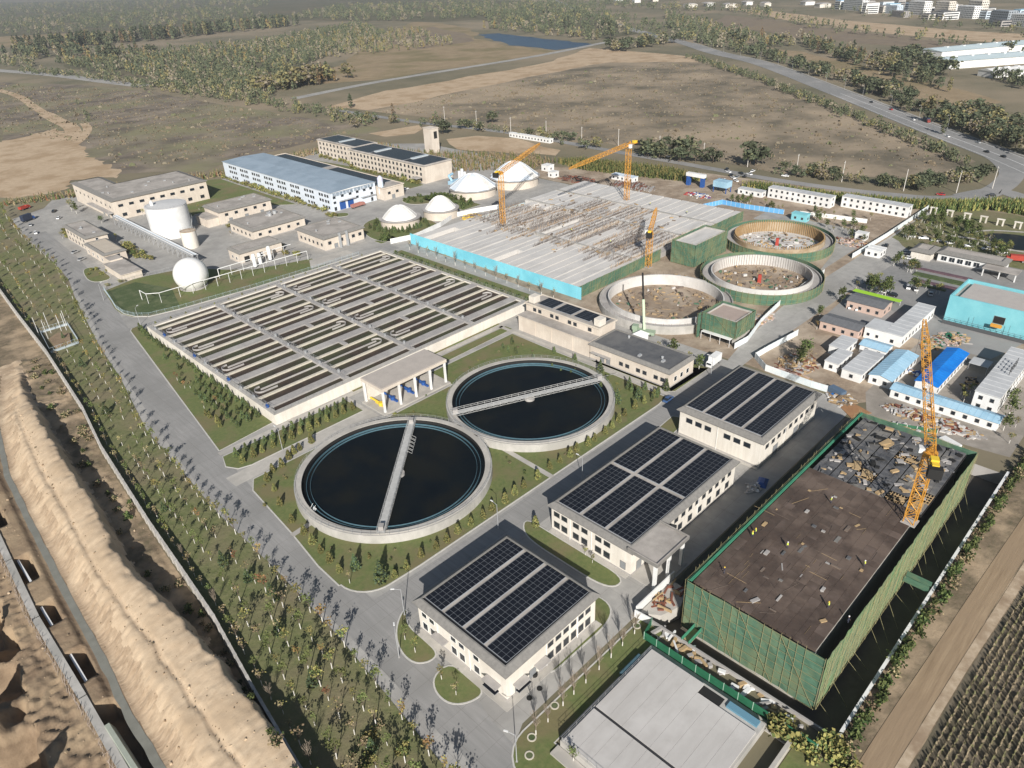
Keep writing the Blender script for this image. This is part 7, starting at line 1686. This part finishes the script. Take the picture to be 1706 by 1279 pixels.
grove(scatter([(342, 118), (352, 116), (390, 128), (386, 150), (372, 158)], 34, 5), [KY, KF, KT], .6, 1.0, 'tree in front of the white container cabins', 'trees before the container cabins')
grove(scatter([(366, 168), (374, 168), (380, 200), (370, 202)], 18, 6), [KF, KY], .5, .8, 'low tree behind the blue hoarding', 'trees behind the blue hoarding')
for i, (px, py) in enumerate(((1554, 356), (1581, 361), (1610, 366), (1637, 371), (1665, 376), (1694, 381))):
    x, y = g(px, py); t = thing('garden_pavilion', 'small pale square arch in the row across the garden', 'pavilion', (x, y, 0), 0, 'pale arches across the garden'); mb = MB()
    for s in (-1.2, 1.2): mb.box(x - .3, x + .3, y + s - .3, y + s + .3, 0, 3.0)
    mb.box(x - .5, x + .5, y - 1.7, y + 1.7, 3.01, 3.5); mb.build('frame', [CREAM], t)

# nursery belts: dense young tree belts, too many stems to count
def belt(name, label, poly, n, h0, h1, mats_, seed, size=.9):
    r_ = random.Random(seed); mb = MB()
    for x, y in scatter(poly, n, seed):
        h = r_.uniform(h0, h1); m = 0 if r_.random() < .55 else (1 if r_.random() < .7 else 2)
        for k in range(7):
            t = (k + .6) / 7.5; a = r_.uniform(0, PI); w_ = size * (1.15 - t) * r_.uniform(.5, .9); z = h * t
            dx, dy = math.cos(a) * w_, math.sin(a) * w_; ox, oy = r_.uniform(-.25, .25), r_.uniform(-.25, .25)
            mb.face([(x + ox - dx, y + oy - dy, z - h * .08), (x + ox + dx * .8, y + oy + dy * .8, z - h * .12), (x + ox + dx * .5, y + oy + dy * .5, z + h * .16), (x + ox - dx * .6, y + oy - dy * .6, z + h * .13)], m)
    o = mb.build(name, mats_); return tag(o, label, 'tree belt', kind='stuff')
belt('nursery_belt', 'dense belt of slim yellow green nursery trees before the far road, right of the site gate', [(404, 212), (410, 200), (413, 160), (424, 124), (436, 106), (430, 98), (418, 116), (408, 150), (402, 195)], 1700, 3.2, 4.6, [LG, LY, LGD], 1)
belt('nursery_belt', 'dense belt of slim yellow green nursery trees before the far road, left of the site gate', [(394, 242), (405, 236), (410, 270), (398, 330), (384, 343), (378, 320), (384, 280)], 1500, 3.2, 4.6, [LG, LY, LGD], 2)
belt('nursery_belt', 'dense belt of slim nursery trees at the right edge behind the garden', [(412, 108), (420, 104), (438, 88), (436, 40), (456, 24), (466, 60), (454, 90), (438, 104), (424, 112)], 1700, 3.2, 4.8, [LG, LY, LGD], 3)
belt('reed_belt', 'thin belt of tan and green reeds behind the office block', [(322, 380), (362, 345), (384, 342), (390, 372), (350, 440), (330, 500), (322, 470)], 1300, 2.5, 4.2, [LT, LG, LY], 4)
belt('reed_belt', 'ragged row of reeds along the edge of the scrub field', [(95, 548), (190, 512), (215, 506), (330, 512), (345, 470), (352, 474), (338, 528), (215, 520), (96, 562)], 900, 2, 4, [LT, LG, LR], 5)

# ---------------------------------------------------------------- the country beyond: woods, rows, far buildings
def far_mesh(kind, mats_, n, seed):
    rg = random.Random(seed)
    if kind == 'poplar':
        def fn(r):
            t = r.random(); a = r.uniform(0, 2 * PI); q = .16 * math.sin(PI * min(1, .12 + t * .9)) ** .6 * math.sqrt(r.random()); return (q * math.cos(a), q * math.sin(a), .12 + t * .88)
        mb = leaf_cloud(rg, fn, n, .052)
    else:
        mb = leaf_cloud(rg, crown_fn(rg, .42, .40, .58, 8, .42), n, .075)
    mb.tube((0, 0, 0), (0, 0, .5), .014, 4, 2)
    return mb.mesh(kind, mats_ + [BARK])
FM = {'poplar_g': [far_mesh('poplar', [FLD, FLG], 150, 1), far_mesh('poplar', [FLD, FLD], 150, 2)], 'poplar_y': [far_mesh('poplar', [FLY, FLG], 130, 3), far_mesh('poplar', [FLO, FLT], 110, 4)],
      'round_g': [far_mesh('round', [FLD, FLG], 170, 5), far_mesh('round', [FLD, FLD], 170, 6)], 'round_y': [far_mesh('round', [FLY, FLG], 150, 7), far_mesh('round', [FLT, FLY], 130, 8)]}
FT = []
WFL = mat('woodland_floor', (.085, .088, .05), (.13, .115, .07), .05, 1., (.15, .125, .08), .006, detail=10)
for i_, pl_ in enumerate(([(90, 104), (240, 92), (430, 72), (600, 40), (650, 62), (560, 90), (470, 120), (460, 150), (440, 172), (330, 150), (180, 130)], [(-20, 62), (-20, 4), (460, -4), (930, 2), (930, 24), (740, 36), (460, 34), (300, 44), (100, 56)], [(780, 30), (880, 50), (1010, 64), (1060, 56), (1000, 26), (930, 10)])):
    sheet('woodland_floor', rough_poly(gp(pl_), 50, 8, 50 + i_), .22 + i_ * .03, WFL)
def along(pts, n, h0, h1, kinds, wob=4.0, seed=1, z=0):
    r_ = random.Random(seed); P = gp(pts) if pts[0][0] > -900 and z == 0 else pts
    L = [0]
    for a, b_ in zip(P[:-1], P[1:]): L.append(L[-1] + math.hypot(b_[0] - a[0], b_[1] - a[1]))
    for i in range(n):
        s = r_.uniform(0, L[-1])
        for k in range(len(P) - 1):
            if L[k] <= s <= L[k + 1]:
                u = (s - L[k]) / max(1e-6, L[k + 1] - L[k]); FT.append((P[k][0] + (P[k + 1][0] - P[k][0]) * u + r_.gauss(0, wob), P[k][1] + (P[k + 1][1] - P[k][1]) * u + r_.gauss(0, wob), r_.uniform(h0, h1), r_.choice(kinds))); break
def wood(poly, n, h0, h1, kinds, seed):
    """spread evenly over the wood as it stands on the ground"""
    r_ = random.Random(seed)
    for x, y in scatter(gp(poly), n, seed): FT.append((x, y, r_.uniform(h0, h1), r_.choice(kinds)))
PG, PY, RG, RY = 'poplar_g', 'poplar_y', 'round_g', 'round_y'
# along the far road and round the dry field
along([(640, 205), (700, 206), (800, 218), (900, 229), (1000, 252)], 40, 4, 9, [RG, RG, RY], 5, 1)
along([(1010, 252), (1130, 268), (1180, 272)], 14, 6, 13, [RG], 4, 2)
for p, h, k in (((738, 224), 14, RG), ((820, 206), 11, RG), ((727, 200), 8, RG), ((1142, 264), 16, RG), ((1118, 252), 12, RG), ((1258, 276), 18, RG), ((1249, 278), 12, RG), ((1100, 258), 8, RG), ((940, 234), 8, RG), ((790, 212), 7, RG), ((585, 180), 14, PG), ((655, 192), 11, PY)):
    FT.append((*g(*p), h, k))
along([(1300, 288), (1400, 299), (1470, 310), (1540, 312), (1600, 304), (1640, 292)], 80, 4, 8.5, [RG, RG, RG, RY], 4, 3)
along([(1150, 96), (1260, 132), (1400, 188), (1500, 228), (1610, 276)], 330, 4, 7, [RG, RG, RY, RG], 3.5, 4)
along([(1130, 62), (1250, 88), (1400, 132), (1500, 170), (1600, 208), (1720, 262)], 230, 7, 15, [RG, RG, PG, RY], 7, 5)
along([(1600, 190), (1640, 205), (1720, 240)], 60, 7, 14, [RG, RG, RY], 9, 6)
wood([(1110, 20), (1170, 40), (1330, 76), (1300, 82), (1200, 72), (1110, 45)], 240, 9, 17, [RG, RG, PG, RY, PY], 7)
wood([(1330, 62), (1500, 110), (1600, 160), (1540, 150), (1420, 108), (1340, 82)], 130, 9, 17, [RG, RG, PG, RY, PY], 8)
wood([(1640, 128), (1706, 150), (1706, 138), (1660, 126)], 16, 7, 12, [RG, RG], 9)
along([(1500, 95), (1540, 112), (1570, 128)], 18, 14, 20, [RG], 7, 10)
along([(1240, 22), (1420, 55), (1600, 72), (1720, 92)], 70, 8, 16, [RG, RY, PG], 14, 11)
along([(1000, 4), (1080, 14), (1200, 18), (1300, 24)], 90, 10, 18, [RG, RG, RY], 25, 12)
along([(1395, 14), (1500, 30), (1620, 46), (1720, 60)], 60, 7, 13, [RG, RG, RY], 30, 51)
# beside the pond and the pale road
along([(1010, 84), (1050, 80), (1110, 72)], 26, 12, 20, [RG, RY], 10, 13)
along([(800, 46), (900, 55), (1000, 66)], 60, 10, 18, [RG, RY, PY, RG], 12, 14)
wood([(780, 30), (880, 50), (1010, 64), (1060, 56), (1000, 26), (930, 10), (800, 20)], 330, 10, 20, [RG, RG, RY, PG], 15)
along([(940, 4), (970, 22), (1030, 42), (1110, 62)], 110, 8, 15, [RG], 22, 16)
along([(975, 6), (1000, 22), (1060, 38), (1140, 60)], 90, 8, 15, [RG], 18, 17)
# woods at top left
along([(20, 84), (120, 78), (250, 66), (380, 52), (490, 42)], 260, 20, 31, [PG, PG, PG, PY], 30, 20)
along([(0, 96), (70, 92), (160, 92), (230, 96)], 80, 16, 24, [PG, RG, PY], 30, 21)
wood([(90, 104), (240, 92), (430, 72), (600, 40), (650, 62), (560, 90), (470, 120), (330, 130), (180, 128)], 1500, 8, 14, [RY, RG, PY, PG, RG, PG], 22)
wood([(250, 120), (340, 122), (460, 118), (520, 140), (480, 152), (440, 168), (380, 160), (250, 146)], 520, 6, 11, [RG, RY, RG, PG], 23)
along([(40, 118), (110, 126), (200, 136), (250, 146), (330, 158), (430, 172), (520, 184), (620, 208)], 300, 5, 9, [RG, RG, RY], 8, 24)
along([(460, 150), (520, 138), (560, 134)], 36, 16, 24, [PY, PG, RY], 10, 25)
wood([(560, 60), (700, 50), (760, 74), (680, 84), (560, 96), (500, 96)], 420, 6, 12, [PY, RY, RY, PG], 26)
wood([(0, 62), (0, 30), (200, 20), (400, 14), (460, 30), (300, 44), (100, 56)], 900, 10, 18, [RG, RG, RY, PG], 27)
wood([(0, 26), (0, 8), (300, 2), (460, 0), (440, 12), (200, 18)], 800, 12, 20, [RG, PG, RY], 28)
wood([(480, 30), (560, 12), (760, 6), (930, 6), (900, 20), (740, 34), (600, 36)], 800, 10, 18, [RG, RG, RY, PG], 29)
wood([(0, 100), (60, 100), (60, 112), (0, 112)], 40, 8, 14, [RG, RY], 30)
along([(140, 196), (155, 205), (110, 160)], 6, 4, 7, [RG], 6, 31)
def frame_vis(x, y):
    d = Vector((x, y, 5 - CAM_H)); w_ = d.dot(FV)
    if w_ < 50: return False
    u, v = 853 + FPX * d.dot(RV) / w_, 639.5 + FPX * d.dot(DV) / w_
    return -30 < u < 1740 and -20 < v < 1300
FT = [f for f in FT if frame_vis(f[0], f[1])]
FT.sort(key=lambda f: -f[2] / dist(f[0], f[1]))
cnt = {}; rest = []; rf = random.Random(5)
NM = {'poplar_g': ('poplar', 'dark green poplar in the woods and rows beyond the plant', 'dark green poplars beyond the plant'), 'poplar_y': ('poplar', 'yellowing poplar in the woods and rows beyond the plant', 'yellowing poplars beyond the plant'),
      'round_g': ('broadleaf_tree', 'green broad crowned tree beyond the far road or the fields', 'green broad crowned trees beyond the plant'), 'round_y': ('broadleaf_tree', 'yellowing broad crowned tree beyond the far road or the fields', 'yellowing broad crowned trees beyond the plant')}
for f in FT:
    nm, lb, gr = NM[f[3]]
    cnt[nm] = cnt.get(nm, 0) + 1
    if cnt[nm] > 296: rest.append(f); continue
    o = put(nm, FM[f[3]][cnt[nm] % 2], None, (f[0], f[1], 0), rf.uniform(0, 6), (f[2] * (1.2 if nm == 'broadleaf_tree' else 1.1), f[2] * (1.2 if nm == 'broadleaf_tree' else 1.1), f[2])); tag(o, lb, 'tree', gr)
mb = MB()
for x, y, h, kd in rest:
    wq = h * (.42 if kd.startswith('round') else .15); n = 24; mi = {'poplar_g': (0, 1), 'round_g': (0, 1), 'poplar_y': (2, 3), 'round_y': (2, 1)}[kd]
    if kd[-1] == 'y' and rf.random() < .6: mi = (4, 4) if rf.random() < .5 else (4, 2)
    for k in range(n):
        a, q = rf.uniform(0, 2 * PI), math.sqrt(rf.random()); zz = h * (.15 + .85 * rf.random()); q *= math.sin(PI * min(1, max(.12, zz / h))) ** .5
        cx, cy = x + wq * q * math.cos(a), y + wq * q * math.sin(a); s = h * .085 * rf.uniform(.7, 1.4); a2 = rf.uniform(0, PI); t_ = rf.uniform(-.6, .6)
        dx, dy = math.cos(a2) * s, math.sin(a2) * s
        mb.face([(cx - dx, cy - dy, zz - s * .8), (cx + dx, cy + dy, zz - s * (.8 - t_)), (cx + dx * .6 - dy * t_, cy + dy * .6 + dx * t_, zz + s), (cx - dx * .7, cy - dy * .7, zz + s * .8)], mi[0] if rf.random() < .6 else mi[1])
tag(mb.build('distant_woodland', [FLD, FLG, FLY, FLO, FLT]), 'hazy far off woodland of green and yellowing trees', 'woodland', kind='stuff')
# low scrub tufts on the fields (nobody could count them)
mb = MB()
for poly, n, seed in (([(620, 185), (900, 128), (1130, 102), (1400, 192), (1610, 275), (1300, 288), (1000, 240), (700, 195)], 2600, 1), ([(0, 140), (240, 152), (500, 198), (600, 226), (380, 262), (200, 282), (150, 240), (0, 220)], 2400, 2)):
    for x, y in scatter(gp(poly), n, seed):
        s = rf.uniform(.4, 1.3) if rf.random() < .96 else rf.uniform(1.5, 2.6); m = rf.choice((0, 0, 0, 0, 0, 3, 1, 2))
        for k in range(4):
            a = rf.uniform(0, PI); dx, dy = math.cos(a) * s * .8, math.sin(a) * s * .8; ox, oy = rf.uniform(-s, s) * .5, rf.uniform(-s, s) * .5
            mb.face([(x + ox - dx, y + oy - dy, .05), (x + ox + dx, y + oy + dy, .05), (x + ox + dx * .7, y + oy + dy * .7, s * rf.uniform(.5, 1)), (x + ox - dx * .5, y + oy - dy * .5, s * rf.uniform(.5, 1))], m)
tag(mb.build('scrub', [mat('dry_scrub_leaf', (.20, .16, .11), (.165, .135, .092), .5, 1.), FLG, FLT, mat('grey_scrub_leaf', (.15, .135, .095), (.19, .16, .115), .5, 1.)]), 'low dry scrub dotted over the brown fields', 'scrub', kind='stuff')
# far blocks and factory at top right
def block(label, px, py, wx, wy, h, m=WHITE, floors=6):
    x, y = g(px, py); t = thing('apartment_block', label, 'building', (x, y, 0)); a = -.62
    wm = MB(); wm.obox(x, y, 0, h, wx, wy, a); wm.obox(x, y, h, h + 1.2, wx * .9, wy * .9, a); wm.build('wall', [m], t)
    c, s = math.cos(a), math.sin(a)
    for f in range(floors):
        mb = MB(); z = 1.5 + f * h / floors; n = int(wy / 4)
        for i in range(n):
            v = -wy / 2 + wy * (i + .5) / n; p = (x + (-wx / 2 - .05) * c - v * s, y + (-wx / 2 - .05) * s + v * c); mb.obox(*p, z, z + h / floors * .45, .1, wy / n * .5, a)
        n2 = int(wx / 4)
        for i in range(n2):
            v = -wx / 2 + wx * (i + .5) / n2; p = (x + v * c + (wy / 2 + .05) * -s * -1, y + v * s - (wy / 2 + .05) * c); mb.obox(*p, z, z + h / floors * .45, wx / n2 * .5, .1, a)
        mb.build('window_row', [GLASS], t)
for i, (px, py, wx, wy, h, m, lb) in enumerate(((1424, 17, 16, 75, 22, WHITE, 'white apartment block standing alone, leftmost of the far blocks'), (1487, 22, 16, 46, 15, PALEBL, 'pale blue far block right of the lone white one'), (1530, 24, 18, 50, 24, WHITE, 'white far block with many windows in the middle of the row'), (1572, 25, 16, 40, 24, CREAM, 'cream far block in the middle of the row'), (1612, 30, 16, 44, 20, WHITE, 'white far block right of the cream one'), (1626, 26, 16, 36, 26, CREAM, 'tall cream far block behind the white one'), (1668, 42, 18, 40, 22, mat('grey_block', (.30, .33, .36), rough=.8), 'grey far block near the right edge'), (1700, 44, 18, 40, 18, WHITE, 'white far block at the right edge'), (1500, 28, 14, 40, 10, GREYC, 'low grey far block below the pale blue one'))):
    block(lb, px, py, wx, wy, h, m)
bt_ = random.Random(9)
for i in range(26):
    px = bt_.uniform(1395, 1706); py = 6 + (px - 1395) * .10 + bt_.uniform(-6, 12)
    x, y = g(px, py); t = thing('town_building', 'small white or grey building in the far town at the top right', 'building', (x, y, 0), 0, 'far town buildings'); hh = bt_.uniform(8, 20); lx, ly = bt_.uniform(16, 40), bt_.uniform(14, 26)
    MB().obox(x, y, 0, hh, lx, ly, -.62).build('wall', [[WHITE, CREAM, PALEBL, GREYC][i % 4]], t); MB().obox(x, y, hh, hh + 1.5, lx * .96, ly * .96, -.62).build('roof', [[GREYC, ROOFD, SHEETBL][i % 3]], t)
    mb = MB(); c, sn = math.cos(-.62), math.sin(-.62)
    for f in range(int(hh / 4)):
        mb.obox(x + ly / 2 * sn + .0, y - ly / 2 * c, 1.2 + f * 4, 3 + f * 4, lx * .86, .3, -.62); mb.obox(x - lx / 2 * c, y - lx / 2 * sn, 1.2 + f * 4, 3 + f * 4, .3, ly * .86, -.62)
    mb.build('window_rows', [GLASS], t)
for i, (px, py) in enumerate(((1150, 12), (1180, 10), (1215, 12), (1245, 8), (1275, 10), (1345, 8), (1370, 12), (1060, 4), (1090, 2), (1030, 2))):
    x, y = g(px, py); r_ = random.Random(i); t = thing('village_house', 'small pale village house at the top edge of the photo', 'house', (x, y, 0), 0, 'village houses at the top edge'); MB().obox(x, y, 0, 8, 14 + r_.uniform(0, 20), 26, -.6).build('wall', [WHITE if i % 2 else CREAM], t); MB().obox(x, y, 8, 10.5, 16 + r_.uniform(0, 20), 28, -.6, tx=.3, ty=.9).build('roof', [GREYC], t)
FBLUE = mat('pale_turquoise_roof', (.50, .60, .63), (.56, .65, .68), .05, .6)
for i, (a, b_, c, d_, h, lb) in enumerate((((1545, 97), (1706, 82), 0, 0, 9, 'wide far factory hall with a pale turquoise roof, back one'), ((1560, 112), (1720, 100), 0, 0, 8, 'wide far factory hall with a pale turquoise roof, front one'), ((1640, 128), (1740, 120), 0, 0, 6, 'low white far factory shed among the trees'))):
    p, q = g(*a), g(*b_); cx, cy = (p[0] + q[0]) / 2, (p[1] + q[1]) / 2; ln = math.hypot(q[0] - p[0], q[1] - p[1]); ang = math.atan2(q[1] - p[1], q[0] - p[0]); t = thing('factory_shed', lb, 'factory', (cx, cy, 0))
    MB().obox(cx, cy, 0, h, ln, 40 if i < 2 else 20, ang).build('wall', [WHITE], t); mb = MB(); mb.obox(cx, cy, h + .01, h + 2.2, ln + 1, 42 if i < 2 else 22, ang, ty=.1); mb.build('roof', [FBLUE if i < 2 else WHITE], t)
    for k in range(5): s = (k - 2) * ln / 6; MB().obox(cx + math.cos(ang) * s, cy + math.sin(ang) * s, h + 2.0, h + 3.0, 3, 5, ang).build('roof_vent', [WHITE], t)
HAZE_ = True
if HAZE_:
    hz = MB(); hz.box(-8000, 22000, -8000, 22000, -8, 140); ho = hz.build('haze', mat('haze_air', (1, 1, 1))); ho['kind'] = 'stuff'; ho['label'] = 'thin pale autumn haze over the whole plain'; ho['category'] = 'haze'
    m = MATS['haze_air']; t_ = m.node_tree; t_.nodes.remove(t_.nodes['Principled BSDF']); pvn = t_.nodes.new('ShaderNodeVolumePrincipled'); pvn.inputs['Color'].default_value = (.86, .90, .96, 1); pvn.inputs['Density'].default_value = .00011; pvn.inputs['Anisotropy'].default_value = .3
    t_.links.new(pvn.outputs[0], [n for n in t_.nodes if n.type == 'OUTPUT_MATERIAL'][0].inputs['Volume'])
